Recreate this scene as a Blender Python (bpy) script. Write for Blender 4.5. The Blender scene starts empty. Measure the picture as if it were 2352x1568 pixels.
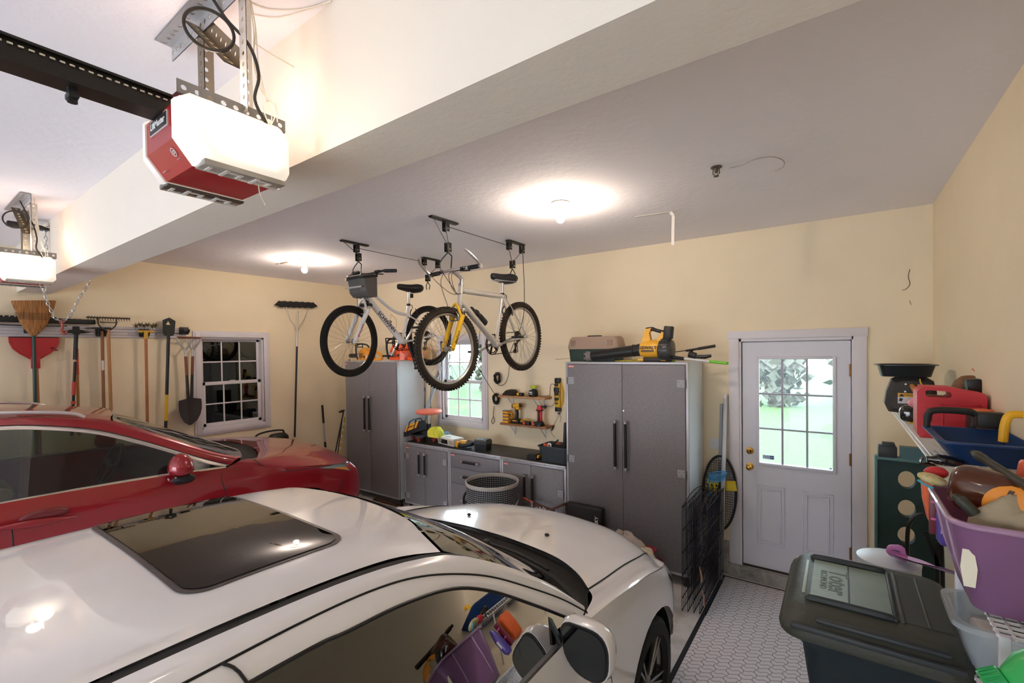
import bpy, bmesh, math, random
from mathutils import Vector as V, Matrix, Euler
random.seed(7)
S=bpy.context.scene; COL=S.collection
PI=math.pi
sin,cos,rad=math.sin,math.cos,math.radians
# ------------------------------------------------------------------ camera
F=1055.6; YAW=.62187; PITCH=-.01575; ROLL=-.01359; SH=36.63; H=2.10
_f=V((-sin(YAW)*cos(PITCH),cos(YAW)*cos(PITCH),sin(PITCH))); _r=V((cos(YAW),sin(YAW),0)); _u=_r.cross(_f)
RR=cos(ROLL)*_r+sin(ROLL)*_u; UU=-sin(ROLL)*_r+cos(ROLL)*_u; FF=_f
cam=bpy.data.cameras.new('camera'); co=bpy.data.objects.new('camera',cam); COL.objects.link(co)
m=Matrix((RR,UU,-FF)).transposed().to_4x4(); m.translation=V((0,0,H)); co.matrix_world=m
cam.sensor_width=36; cam.lens=F/2352*36; cam.shift_y=SH/2352; cam.clip_start=.02; cam.clip_end=200
S.camera=co
# ------------------------------------------------------------------ world, sky and exposure
w=bpy.data.worlds.new('world'); S.world=w; w.use_nodes=True
nt=w.node_tree; bg=nt.nodes['Background']; bg.inputs[1].default_value=3.8
tc=nt.nodes.new('ShaderNodeTexCoord'); sx=nt.nodes.new('ShaderNodeSeparateXYZ'); cr=nt.nodes.new('ShaderNodeValToRGB')
nt.links.new(tc.outputs['Generated'],sx.inputs[0]); nt.links.new(sx.outputs[2],cr.inputs[0]); nt.links.new(cr.outputs[0],bg.inputs[0])
cr.color_ramp.elements[0].color=(.86,.92,1,1); cr.color_ramp.elements[1].color=(.55,.74,1,1); cr.color_ramp.elements[1].position=.8
sun=bpy.data.lights.new('sun','SUN'); sun.energy=1.5; sun.angle=rad(6); sun.color=(1,.95,.88)
so=bpy.data.objects.new('sun',sun); COL.objects.link(so); so.rotation_euler=(rad(32),0,rad(8))
S.view_settings.view_transform='Standard'; S.view_settings.look='None'; S.view_settings.exposure=1.45; S.view_settings.gamma=1
S.view_settings.use_curve_mapping=False
# ------------------------------------------------------------------ measuring helpers (survey of the photograph: ray through a point, met with a real plane)
def ray(x,y): return (x-1176)/F*RR-(y-784-SH)/F*UU+FF
def onX(x,y,X): d=ray(x,y); return V((0,0,H))+X/d.x*d
def onY(x,y,Y): d=ray(x,y); return V((0,0,H))+Y/d.y*d
def onZ(x,y,Z): d=ray(x,y); return V((0,0,H))+(Z-H)/d.z*d
# ------------------------------------------------------------------ materials
def lin(h):
    h=h.lstrip('#'); c=[int(h[i:i+2],16)/255 for i in (0,2,4)]
    return tuple((x/12.92 if x<=.04045 else ((x+.055)/1.055)**2.4) for x in c)+(1,)
_m={}
def M(h,rough=.5,metal=0,coat=0,em=0,alpha=1,trans=0,bump=0,bs=40,var=0,vs=6,ior=1.45,sss=0,wave=None,emc=None,coatr=.03):
    key=(h,rough,metal,coat,em,alpha,trans,bump,bs,var,vs,ior,sss,wave,emc)
    if key in _m: return _m[key]
    m=bpy.data.materials.new('mat_%d'%len(_m)); m.use_nodes=True; t=m.node_tree; b=t.nodes['Principled BSDF']
    c=lin(h); b.inputs['Base Color'].default_value=c; b.inputs['Roughness'].default_value=rough; b.inputs['Metallic'].default_value=metal
    b.inputs['Coat Weight'].default_value=coat; b.inputs['Coat Roughness'].default_value=coatr; b.inputs['Alpha'].default_value=alpha
    b.inputs['Transmission Weight'].default_value=trans; b.inputs['IOR'].default_value=ior
    if sss: b.inputs['Subsurface Weight'].default_value=sss
    if em: b.inputs['Emission Color'].default_value=lin(emc or h); b.inputs['Emission Strength'].default_value=em
    o=t.nodes.new('ShaderNodeTexCoord')
    if True:
        n=t.nodes.new('ShaderNodeTexNoise'); n.inputs['Scale'].default_value=vs; n.inputs['Detail'].default_value=5
        t.links.new(o.outputs['Object'],n.inputs['Vector'])
        mx=t.nodes.new('ShaderNodeMix'); mx.data_type='RGBA'; v=max(var,.03)
        mx.inputs[6].default_value=tuple(x*(1-v) for x in c[:3])+(1,); mx.inputs[7].default_value=tuple(min(1,x*(1+v)) for x in c[:3])+(1,)
        t.links.new(n.outputs[0],mx.inputs[0]); t.links.new(mx.outputs[2],b.inputs['Base Color'])
    if bump:
        n=t.nodes.new('ShaderNodeTexNoise'); n.inputs['Scale'].default_value=bs; n.inputs['Detail'].default_value=4
        t.links.new(o.outputs['Object'],n.inputs['Vector']); bu=t.nodes.new('ShaderNodeBump'); bu.inputs['Strength'].default_value=bump
        bu.inputs['Distance'].default_value=.01; t.links.new(n.outputs[0],bu.inputs['Height']); t.links.new(bu.outputs[0],b.inputs['Normal'])
    _m[key]=m; return m
def ramp_mat(name,cols,scale,rough=.6,kind='noise',bump=0,stretch=(1,1,1),pos=None,detail=6):
    m=bpy.data.materials.new(name); m.use_nodes=True; t=m.node_tree; b=t.nodes['Principled BSDF']; b.inputs['Roughness'].default_value=rough
    o=t.nodes.new('ShaderNodeTexCoord'); mp=t.nodes.new('ShaderNodeMapping'); mp.inputs['Scale'].default_value=stretch
    n=t.nodes.new('ShaderNodeTexNoise' if kind=='noise' else 'ShaderNodeTexVoronoi'); n.inputs['Scale'].default_value=scale
    if kind=='noise': n.inputs['Detail'].default_value=detail
    r=t.nodes.new('ShaderNodeValToRGB'); el=r.color_ramp.elements
    for i,c in enumerate(cols):
        p=(pos[i] if pos else .3+.4*i/max(1,len(cols)-1))
        if i<2: e=el[i]; e.position=p
        else: e=el.new(p)
        e.color=lin(c)
    t.links.new(o.outputs['Object'],mp.inputs[0]); t.links.new(mp.outputs[0],n.inputs['Vector']); t.links.new(n.outputs[0],r.inputs[0]); t.links.new(r.outputs[0],b.inputs['Base Color'])
    if bump:
        bu=t.nodes.new('ShaderNodeBump'); bu.inputs['Strength'].default_value=bump; bu.inputs['Distance'].default_value=.01
        t.links.new(n.outputs[0],bu.inputs['Height']); t.links.new(bu.outputs[0],b.inputs['Normal'])
    return m
def glass(name,tint='#ffffff',refl=1.0,trans=1.0):
    m=bpy.data.materials.new(name); m.use_nodes=True; t=m.node_tree; t.nodes.clear()
    out=t.nodes.new('ShaderNodeOutputMaterial'); mix=t.nodes.new('ShaderNodeMixShader'); tr=t.nodes.new('ShaderNodeBsdfTransparent'); gl=t.nodes.new('ShaderNodeBsdfGlossy')
    gl.inputs['Roughness'].default_value=.0; c=lin(tint); tr.inputs[0].default_value=c
    fr=t.nodes.new('ShaderNodeFresnel'); fr.inputs[0].default_value=1.5; mu=t.nodes.new('ShaderNodeMath'); mu.operation='MULTIPLY_ADD'; mu.inputs[1].default_value=refl; mu.inputs[2].default_value=.02*refl; mu.use_clamp=True
    t.links.new(fr.outputs[0],mu.inputs[0]); t.links.new(mu.outputs[0],mix.inputs[0]); t.links.new(tr.outputs[0],mix.inputs[1]); t.links.new(gl.outputs[0],mix.inputs[2]); t.links.new(mix.outputs[0],out.inputs[0])
    return m
BLK=M('#17171a',.45); BLKR=M('#1b1b1c',.8); DK=M('#2b2c30',.5); WHT=M('#e6e3e0',.5); STEEL=M('#c0c0c2',.3,.9); CHROME=M('#e0e0e0',.12,1); GALV=M('#a9abb0',.42,.75,var=.15,vs=30)
YEL=M('#f2b418',.45); ORG=M('#ef6a35',.45); RED=M('#c3202a',.45); WOOD=M('#a8713e',.6,var=.2,vs=12); RUB=M('#131314',.75)
# ------------------------------------------------------------------ mesh builder
class B:
    def __init__(s): s.bm=bmesh.new()
    def face(s,pts):
        try: return s.bm.faces.new([s.bm.verts.new(V(p)) for p in pts])
        except ValueError: return None
    def quadgrid(s,G,close_u=False,close_v=False):
        vs=[[s.bm.verts.new(V(p)) for p in r] for r in G]; n=len(vs); m=len(vs[0])
        for i in range(n if close_u else n-1):
            for j in range(m if close_v else m-1):
                q=[vs[i][j],vs[(i+1)%n][j],vs[(i+1)%n][(j+1)%m],vs[i][(j+1)%m]]
                try: s.bm.faces.new(q)
                except ValueError: pass
        return vs
    def loft(s,rings,cap=True):
        vs=s.quadgrid(rings,close_v=True)
        if cap:
            for r in (vs[0],vs[-1]):
                try: s.bm.faces.new(r)
                except ValueError: pass
        return s
    def box(s,c,d,rot=None,bev=0,seg=2):
        b=bmesh.new(); bmesh.ops.create_cube(b,size=1)
        for v in b.verts: v.co=V((v.co.x*d[0],v.co.y*d[1],v.co.z*d[2]))
        if bev: bmesh.ops.bevel(b,geom=b.edges[:]+b.verts[:],offset=min(bev,min(d)*.49),segments=seg,affect='EDGES',profile=.5)
        R=Euler(rot).to_matrix() if rot is not None and not isinstance(rot,Matrix) else (rot or Matrix.Identity(3))
        mp={}
        for v in b.verts: mp[v]=s.bm.verts.new(R@v.co+V(c))
        for f in b.faces: s.bm.faces.new([mp[v] for v in f.verts])
        b.free(); return s
    def b2(s,p,q,bev=0,seg=2):
        p,q=V(p),V(q); d=q-p; return s.box((p+q)/2,(abs(d.x),abs(d.y),abs(d.z)),None,bev,seg)
    def bar(s,p,q,w,h,up=(0,0,1),bev=0):
        p,q=V(p),V(q); z=(q-p); L=z.length; z.normalize(); x=V(up).cross(z)
        if x.length<1e-4: x=V((1,0,0)).cross(z)
        x.normalize(); y=z.cross(x); R=Matrix((x,y,z)).transposed()
        return s.box((p+q)/2,(w,h,L),R,bev)
    def cyl(s,p,q,r,r2=None,n=16,cap=True):
        p,q=V(p),V(q); z=(q-p).normalized(); x=z.orthogonal().normalized(); y=z.cross(x); r2=r if r2 is None else r2
        rg=lambda c,R:[c+R*(cos(2*PI*i/n)*x+sin(2*PI*i/n)*y) for i in range(n)]
        s.loft([rg(p,r),rg(q,r2)],cap); return s
    def tube(s,pts,r,n=8,closed=False,cap=True,sm=0):
        pts=[V(p) for p in pts]
        if sm: pts=cat(pts,sm,closed)
        N=len(pts); rr=r if isinstance(r,(list,tuple)) else [r]*N
        if len(rr)!=N: rr=[rr[min(len(rr)-1,int(round(i/(N-1)*(len(rr)-1))))] for i in range(N)]
        rings=[]; x=None
        for i,p in enumerate(pts):
            a=pts[(i-1)%N] if (closed or i>0) else p; b=pts[(i+1)%N] if (closed or i<N-1) else p
            t=(b-a)
            if t.length<1e-9: t=V((0,0,1))
            t.normalize()
            if x is None: x=t.orthogonal().normalized()
            else:
                x=x-t*x.dot(t)
                x=x.normalized() if x.length>1e-6 else t.orthogonal().normalized()
            y=t.cross(x); rings.append([p+rr[i]*(cos(2*PI*k/n)*x+sin(2*PI*k/n)*y) for k in range(n)])
        if closed: s.quadgrid(rings,True,True)
        else: s.loft(rings,cap)
        return s
    def lathe(s,prof,c=(0,0,0),ax=(0,0,1),n=24,arc=1.0):
        c=V(c); z=V(ax).normalized(); x=z.orthogonal().normalized() if abs(z.z)<.99 else V((1,0,0)); y=z.cross(x); G=[]
        for r,h in prof: G.append([c+z*h+max(r,1e-4)*(cos(2*PI*arc*i/n)*x+sin(2*PI*arc*i/n)*y) for i in range(n if arc==1 else n+1)])
        s.quadgrid(G,False,arc==1); return s
    def sph(s,c,r,n=16,rot=None):
        r=(r,r,r) if not hasattr(r,'__len__') else r; R=Euler(rot).to_matrix() if rot else Matrix.Identity(3)
        G=[[V(c)+R@V((r[0]*max(sin(PI*i/(n//2)),1e-3)*cos(2*PI*j/n),r[1]*max(sin(PI*i/(n//2)),1e-3)*sin(2*PI*j/n),r[2]*cos(PI*i/(n//2)))) for j in range(n)] for i in range(n//2+1)]
        s.quadgrid(G,False,True); return s
    def prism(s,poly,o,u,v,d):
        # polygon (a,b) in frame o,u,v extruded by vector d
        o,u,v,d=V(o),V(u),V(v),V(d); A=[o+a*u+b*v for a,b in poly]; Bq=[p+d for p in A]
        va=[s.bm.verts.new(p) for p in A]; vb=[s.bm.verts.new(p) for p in Bq]; n=len(A)
        s.bm.faces.new(va); s.bm.faces.new(vb[::-1])
        for i in range(n): s.bm.faces.new([va[i],va[(i+1)%n],vb[(i+1)%n],vb[i]])
        return s
    def tor(s,c,ax,R,r,n=32,k=8):
        z=V(ax).normalized(); x=z.orthogonal().normalized(); y=z.cross(x)
        return s.tube([V(c)+R*(cos(2*PI*i/n)*x+sin(2*PI*i/n)*y) for i in range(n)],r,k,closed=True)
    def xf(s,M4):
        bmesh.ops.transform(s.bm,matrix=M4,verts=s.bm.verts[:]); return s
def cat(P,k=6,closed=False):
    P=[V(p) for p in P]; n=len(P); out=[]
    for i in range(n if closed else n-1):
        g=(lambda j:P[j%n]) if closed else (lambda j:P[max(0,min(n-1,j))])
        a,b,c,d=g(i-1),g(i),g(i+1),g(i+2)
        for t in range(k):
            t=t/k; out.append(.5*((2*b)+(c-a)*t+(2*a-5*b+4*c-d)*t*t+(3*b-a-3*c+d)*t**3))
    if not closed: out.append(P[-1])
    return out
def bic(G,ku=4,kv=4):
    rows=[cat(r,kv) for r in G]; cols=[cat([r[j] for r in rows],ku) for j in range(len(rows[0]))]
    return [[cols[j][i] for j in range(len(cols))] for i in range(len(cols[0]))]
def base(o):
    t=o
    while t.parent: t=t.parent
    return t.location.copy() if t.get('world') else V((0,0,0))
def obj(name,b,mat,parent=None,ang=35,weld=0,label=None):
    if weld: bmesh.ops.remove_doubles(b.bm,verts=b.bm.verts[:],dist=weld)
    bmesh.ops.recalc_face_normals(b.bm,faces=b.bm.faces[:])
    me=bpy.data.meshes.new(name)
    if parent:
        bo=base(parent)
        if bo.length: bmesh.ops.translate(b.bm,vec=-bo,verts=b.bm.verts[:])
    b.bm.to_mesh(me); b.bm.free(); me.materials.append(mat)
    for p in me.polygons: p.use_smooth=True
    me.set_sharp_from_angle(angle=rad(ang))
    o=bpy.data.objects.new(name,me); COL.objects.link(o)
    if parent: o.parent=parent
    if label: o['label']=label
    return o
def thing(name,label,cat_,loc=(0,0,0),rot=(0,0,0),group=None,world=True):
    o=bpy.data.objects.new(name,None); COL.objects.link(o); o.empty_display_size=.05; o.location=loc; o.rotation_euler=rot
    o['label']=label; o['category']=cat_
    if world: o['world']=1
    if group: o['group']=group
    return o
def single(name,b,mat,label,cat_,group=None,loc=None,ang=35):
    if loc is not None: bmesh.ops.translate(b.bm,vec=-V(loc),verts=b.bm.verts[:])
    o=obj(name,b,mat,None,ang); o['label']=label; o['category']=cat_
    if group: o['group']=group
    if loc is not None: o.location=loc
    return o
def struct(name,b,mat,parent=None,ang=35):
    o=obj(name,b,mat,parent,ang)
    if not parent: o['kind']='structure'
    return o
def text(name,txt,size,o,u,v,mat,parent,ext=.0006,label=None,bold=0):
    cu=bpy.data.curves.new('t','FONT'); cu.body=txt; cu.size=size; cu.align_x='CENTER'; cu.align_y='CENTER'; cu.extrude=ext; cu.resolution_u=2; cu.offset=bold
    to=bpy.data.objects.new('t',cu); COL.objects.link(to); dg=bpy.context.evaluated_depsgraph_get(); me=bpy.data.meshes.new_from_object(to.evaluated_get(dg))
    bpy.data.objects.remove(to); b=B(); b.bm.from_mesh(me); u=V(u).normalized(); v=V(v).normalized(); n=u.cross(v)
    R=Matrix((u,v,n)).transposed().to_4x4(); R.translation=V(o); b.xf(R)
    return obj(name,b,mat,parent,label=label)
def rotz(a): return Matrix.Rotation(a,4,'Z')
def grid_pts(n,m,f): return [[f(i/(n-1),j/(m-1)) for j in range(m)] for i in range(n)]
def copy_tree(o,parent=None):
    c=o.copy(); COL.objects.link(c); c.parent=parent
    for ch in [x for x in bpy.data.objects if x.parent==o and x!=c]: copy_tree(ch,c)
    return c
# ================================================================== SETTING
XL,XR,YB,YF,ZC=-6.37,.556,4.622,-4.8,3.145
WALL=M('#f0dfc0',.85,bump=.12,bs=60,var=.05,vs=3); CEIL=M('#f7f3f8',.9,bump=.25,bs=22,var=.03,vs=2); BEAM=M('#efe4d6',.8,bump=.12,bs=40,var=.03,vs=3)
FLOOR=ramp_mat('concrete',['#b3adab','#d6d2d1','#c6c0be'],5,.7,bump=.1); CONC=ramp_mat('stem',['#7c7671','#a8a29c','#8f8984'],9,.85,bump=.3)
TRIM=M('#dcd6da',.45,bump=.05,bs=50,var=.04,vs=9); DOORM=M('#d9d7e0',.4,bump=.03,bs=80,var=.02)
T=.14
b=B(); b.b2((XL-T,YF-.2,-.12),(XR+T,YB+T,0)); struct('floor',b,FLOOR)
b=B(); b.b2((XL-T,YF-.2,ZC),(XR+T,YB+T,ZC+.12)); struct('ceiling',b,CEIL)
def wall_holes(axis,pos,th,a0,a1,z0,z1,holes):
    b=B(); xs=sorted({a0,a1,*[h[0] for h in holes],*[h[1] for h in holes]}); zs=sorted({z0,z1,*[h[2] for h in holes],*[h[3] for h in holes]})
    for i in range(len(xs)-1):
        for j in range(len(zs)-1):
            cx,cz=(xs[i]+xs[i+1])/2,(zs[j]+zs[j+1])/2
            if any(h[0]<cx<h[1] and h[2]<cz<h[3] for h in holes): continue
            if axis=='x': b.b2((pos,xs[i],zs[j]),(pos+th,xs[i+1],zs[j+1]))
            else: b.b2((xs[i],pos,zs[j]),(xs[i+1],pos+th,zs[j+1]))
    return b
W1=(2.345,3.10,1.18,2.31); W2=[*(onY(1000,990,YB).x+.02,onY(1122,990,YB).x-.075),onY(1122,988,YB).z+.085,onY(1122,766,YB).z-.08]; W2[0]=W2[1]-.74
struct('wall_left',wall_holes('x',XL,-T,YF,YB,0,ZC,[W1]),WALL,ang=1)
struct('wall_back',wall_holes('y',YB,T,XL-T,XR+T,0,ZC,[(-.75,.075,.0,2.16),tuple(W2)]),WALL,ang=1)
b=B(); b.b2((XR,YF,0),(XR+T,YB,ZC)); struct('wall_right',b,WALL)
struct('wall_front',wall_holes('y',YF,-T,XL-T,XR+T,0,ZC,[(-6.1,-3.35,0,2.15),(-2.95,-.15,0,2.15)]),WALL,ang=1)
b=B(); b.b2((XL,.822,2.715),(XR,1.043,ZC)); struct('trim_1',b,BEAM)     # dropped beam across the ceiling
b=B(); b.b2((-4.5,.70,2.74),(-4.42,.822,ZC)) 
b=B()
for (x0,x1) in ((-1.08,-.853),): b.b2((x0,YB-.028,0),(x1,YB+.01,.30))
b.b2((-.85,YB-.05,0),(.173,YB+.02,.105)); b.b2((.18,YB-.028,0),(XR,YB,.3)); struct('baseboard_back',b,CONC)
b=B(); b.b2((XR-.028,YF,0),(XR,YB-.03,.3)); struct('baseboard_right',b,CONC)
b=B(); b.b2((XL,YF,0),(XL+.028,YB-.03,.3)); struct('baseboard_left',b,CONC)
# --- door
dl,dr,db,dt=-.735,.062,.115,2.143; y0=YB+.012
gb=[onY(1742,824,YB),onY(1914,1078,YB)]; gx0,gx1,gz0,gz1=gb[0].x,gb[1].x,onY(1742,1062,YB).z,gb[0].z
door=thing('door_1','white exterior door with nine-pane window beside the grey cabinets','door',(dl,YB,db)); door['kind']='structure'
b=B(); 
for q in ((dl,gx0,db,dt),(gx1,dr,db,dt),(gx0,gx1,db,gz0),(gx0,gx1,gz1,dt)): b.b2((q[0],y0,q[2]),(q[1],y0+.044,q[3]))
obj('door_panel',b,DOORM,door,weld=1e-4)
b=B()
for a0,a1,z0,z1,w_,p in ((gx0-.022,gx1+.022,gz0-.022,gz1+.022,.026,.014),):
    b.b2((a0,y0-p,z0),(a0+w_,y0,z1),.005); b.b2((a1-w_,y0-p,z0),(a1,y0,z1),.005); b.b2((a0+w_,y0-p,z0),(a1-w_,y0,z0+w_),.005); b.b2((a0+w_,y0-p,z1-w_),(a1-w_,y0,z1),.005)
obj('glass_frame',b,DOORM,door)
b=B()
for i in (1,2):
    x=gx0+(gx1-gx0)*i/3; b.b2((x-.008,y0-.004,gz0+.002),(x+.008,y0+.012,gz1-.002),.003)
    z=gz0+(gz1-gz0)*i/3; b.b2((gx0+.002,y0-.003,z-.008),(gx1-.002,y0+.011,z+.008),.003)
obj('muntins',b,M('#a9a7b2',.5),door)
GL=glass('window_glass','#f4fbf8',.35); b=B(); b.b2((gx0,y0+.02,gz0),(gx1,y0+.024,gz1)); obj('glass',b,GL,door)
b=B()
for px0,px1,pz0,pz1 in ((1737,1803,1115,1252),(1842,1915,1130,1268)):
    A=onY(px0,pz0-4,YB); Cc=onY(px1,pz1,YB); x0,x1,z1=A.x,Cc.x,1.005-.115+.12; z1=A.z; z0=.33
    for k,(ins,dp) in enumerate(((0,.006),(.028,.009))):
        X0,X1,Z0,Z1=x0+ins,x1-ins,z0+ins,z1-ins; w_=.012
        b.b2((X0,y0-dp,Z0),(X0+w_,y0,Z1),.004); b.b2((X1-w_,y0-dp,Z0),(X1,y0,Z1),.004); b.b2((X0,y0-dp,Z0),(X1,y0,Z0+w_),.004); b.b2((X0,y0-dp,Z1-w_),(X1,y0,Z1),.004)
obj('raised_panel',b,DOORM,door)
BRASS=M('#d8a850',.22,.9)
for px,pz,nm in ((1722,1035,'deadbolt'),(1722,1071,'door_knob')):
    p=onY(px,pz,YB); b=B(); b.lathe([(.0,-.0),(.032,0),(.032,.006),(.014,.012),(.014,.03)],(p.x,y0,p.z),(0,-1,0))
    if nm=='door_knob': b.sph((p.x,y0-.055,p.z),(.027,.027,.027))
    else: b.box((p.x,y0-.036,p.z),(.008,.018,.034),bev=.003)
    obj(nm,b,BRASS,door)
for z in (1.90,1.17,.40):
    b=B(); b.cyl((dr+.006,y0-.006,z-.05),(dr+.006,y0-.006,z+.05),.007,n=8); b.b2((dr-.012,y0-.003,z-.05),(dr+.012,y0-.001,z+.05)); obj('hinge',b,M('#7d5b36',.35,.8),door)
b=B(); b.b2((dl,y0-.012,db-.012),(dr,y0+.05,db+.004)); obj('door_sweep',b,M('#2c2320',.7),door)
b=B(); p=onY(1764,1051,YB); b.b2((p.x-.045,y0+.014,p.z-.018),(p.x+.045,y0+.0175,p.z+.018)); st=obj('sticker',b,M('#b9c6dd',.5),door)
b=B(); b.b2((p.x+.012,y0+.0128,p.z-.014),(p.x+.043,y0+.0142,p.z+.014)); obj('sticker_logo',b,M('#1d3f87',.5),st)
text('lettering','ADT',.017,(p.x+.0275,y0+.0122,p.z),(1,0,0),(0,0,1),M('#ffffff',.5),st); text('lettering','Monitored by',.009,(p.x-.018,y0+.0132,p.z),(1,0,0),(0,0,1),M('#27416e',.5),st)
# casing
b=B(); b.b2((-.852,YB-.028,2.176),(.172,YB,2.244),.002)
b.b2((-.842,YB-.022,.06),(-.758,YB,2.176),.002); b.b2((.078,YB-.022,.06),(.165,YB,2.176),.002)
b.b2((-.758,YB-.012,.06),(-.742,YB+.05,2.176)); b.b2((.068,YB-.012,.06),(.078,YB+.05,2.176)); b.b2((-.758,YB-.012,2.150),(.078,YB+.05,2.176)); b.b2((-.75,YB+.058,.06),(-.715,YB+.09,2.17)); b.b2((.045,YB+.058,.06),(.078,YB+.09,2.17)); b.b2((-.75,YB+.058,2.12),(.078,YB+.09,2.17)); struct('trim_2',b,TRIM)
b=B(); b.b2((-.742,YB-.03,.06),(.068,YB+.12,.103),.004); struct('trim_3',b,M('#6f675f',.7,var=.2,vs=20))
# --- windows
def window(n,ax,hole,label,dark=False):
    a0,a1,z0,z1=hole; P=(lambda a,d,z:(XL+d,a,z)) if ax=='x' else (lambda a,d,z:(a,YB-d,z))
    if not dark: P=(lambda a,d,z:(a,YB-d,z))
    r=thing('window_%d'%n,label,'window',P(a0,0,z0)); r['kind']='structure'
    def bx(b,q,bev=0): b.b2(P(q[0],q[4],q[2]),P(q[1],q[5],q[3]),bev)
    W=.078; b=B()
    for ins,d in ((0,.018),(.022,.026)):
        o=W-ins; 
        bx(b,(a0-o,a0-.0,z0-o,z1+o,0,d),.004); bx(b,(a1,a1+o,z0-o,z1+o,0,d),.004); bx(b,(a0,a1,z1,z1+o,0,d),.004); bx(b,(a0,a1,z0-o,z0,0,d),.004)
    obj('casing',b,TRIM,r)
    b=B()
    for q in ((a0,a0+.02,z0,z1),(a1-.02,a1,z0,z1),(a0,a1,z0,z0+.02),(a0,a1,z1-.02,z1)): bx(b,(*q,-.12,0))
    obj('jamb',b,TRIM,r)
    zm=(z0+z1)/2-.01
    for k,(s0,s1,d,a) in enumerate(((zm-.02,z1-.02,-.07,a0+.022),(z0+.02,zm+.02,-.035,a0+.022))):
        e=a1-(a-a0); fw=.042 if k else .034; b=B()
        bx(b,(a,a+fw,s0,s1,d-.025,d),.003); bx(b,(e-fw,e,s0,s1,d-.025,d),.003); bx(b,(a,e,s0,s0+fw,d-.025,d),.003); bx(b,(a,e,s1-fw,s1,d-.025,d),.003)
        sash=obj('sash',b,TRIM,r); b=B(); A0,A1,Z0,Z1=a+fw,e-fw,s0+fw,s1-fw
        for i in (1,2): x=A0+(A1-A0)*i/3; bx(b,(x-.008,x+.008,Z0,Z1,d-.018,d-.006))
        z=(Z0+Z1)/2; bx(b,(A0,A1,z-.008,z+.008,d-.0175,d-.0065)); obj('muntins',b,TRIM,sash)
        b=B(); bx(b,(A0,A1,Z0,Z1,d-.0155,d-.0125)); obj('pane',b,(glass('dark_pane','#9fb0aa',1.6) if dark else GL),sash)
        if k:
            b=B(); bx(b,((a+e)/2-.03,(a+e)/2+.03,s1,s1+.01,d-.02,d+.006),.002); obj('latch',b,TRIM,sash)
    return r
window(1,'x',W1,'white six-over-six window on the side wall showing dark panes',True)
window(2,'y',tuple(W2),'white six-over-six window behind the bicycles with daylight outside')
b=B(); b.b2((XL-T-.9,W1[0]-.5,.8),(XL-T-.85,W1[1]+.5,2.8)); b.b2((XL-T-.9,W1[0]-.55,.8),(XL-T,W1[0]-.5,2.8)); b.b2((XL-T-.9,W1[1]+.5,.8),(XL-T,W1[1]+.55,2.8)); b.b2((XL-T-.9,W1[0]-.5,2.8),(XL-T,W1[1]+.5,2.85)); b.b2((XL-T-.9,W1[0]-.5,.75),(XL-T,W1[1]+.5,.8)); struct('wall_dark_backing',b,M('#23211f',.9))  # near-black box added behind the side window to keep its panes dark
# ================================================================== OUTSIDE
LAWN=ramp_mat('lawn',['#4a5a34','#5e6f44','#53643b'],14,.9,bump=.3); 
b=B(); b.b2((-60,YB+T+.02,-.35),(50,60,-.3)); struct('ground_lawn',b,LAWN)
b=B(); b.b2((-30,-40,-.12),(30,YF-.2,-.005)); struct('ground_driveway',b,M('#d6d3cd',.8,var=.1))
BARK=M('#4a4540',.9,bump=.5,bs=12,var=.25)
tr=thing('tree','thick leaning tree trunk on the lawn outside the door window','tree',(.9,11,-.3)); b=B()
b.tube([(2.6,12,-.3),(1.6,12,1.6),(.7,12,3.3),(-.7,12,5),(-2,12,6.2)],[.42,.36,.3,.2,.1],12,sm=4); obj('trunk',b,BARK,tr)
LEAF=[M('#4b5742',.9,var=.2),M('#42523a',.9,var=.2),M('#5b594e',.9,var=.2)]
LBL=['leftmost','second','third','fourth','fifth','sixth','seventh','eighth','ninth','tenth','eleventh','twelfth','thirteenth','fourteenth','fifteenth','last']
for i in range(16):
    x=-22+i*2.5+random.uniform(-.1,.1); y=24+random.uniform(-3,5); hgt=random.uniform(2.8,5)
    t=thing('shrub','pale leafy shrub in the hedgerow across the lawn, %s from the left'%LBL[i],'shrub',(x,y,-.3),group='hedgerow shrubs outside the windows'); b=B()
    for k in range(16): b.tube([(x+random.uniform(-.4,.4),y,-.3),(x+random.uniform(-.9,.9),y+random.uniform(-.5,.5),hgt*random.uniform(.6,1.2))],[.05,.02],4)
    obj('stems',b,BARK,t); b=B()
    for k in range(420):
        a=random.uniform(0,6.28); r=random.uniform(0,1.0); c=V((x+r*cos(a),y+r*sin(a)*.6,-.2+hgt*random.random()**.8)); s=random.uniform(.08,.2); n=V((random.uniform(-1,1),random.uniform(-1,1),random.uniform(-1,1))); u=n.orthogonal().normalized()*s; v=n.cross(u).normalized()*s
        b.face([c-u-v,c+u-v,c+u+v,c-u+v])
    obj('foliage',b,LEAF[i%3],t)
ff=thing('wire_fence','thin wire picket fence on the lawn outside the door','fence',(-3,6.4,-.3)); b=B()
for i in range(110): x=-1.9+i*.03; b.tube([(x,6.3,-.3),(x,6.3,.62)],.0025,4)
for z in (.0,.3,.6): b.tube([(-1.9,6.3,z),(1.4,6.3,z)],.0025,4)
obj('pickets',b,M('#4f5a52',.6),ff); b=B()
for x in (-1.4,-.1,1.3): b.cyl((x,6.3,-.3),(x,6.3,.72),.011,n=6)
obj('posts',b,BLK,ff)
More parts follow.
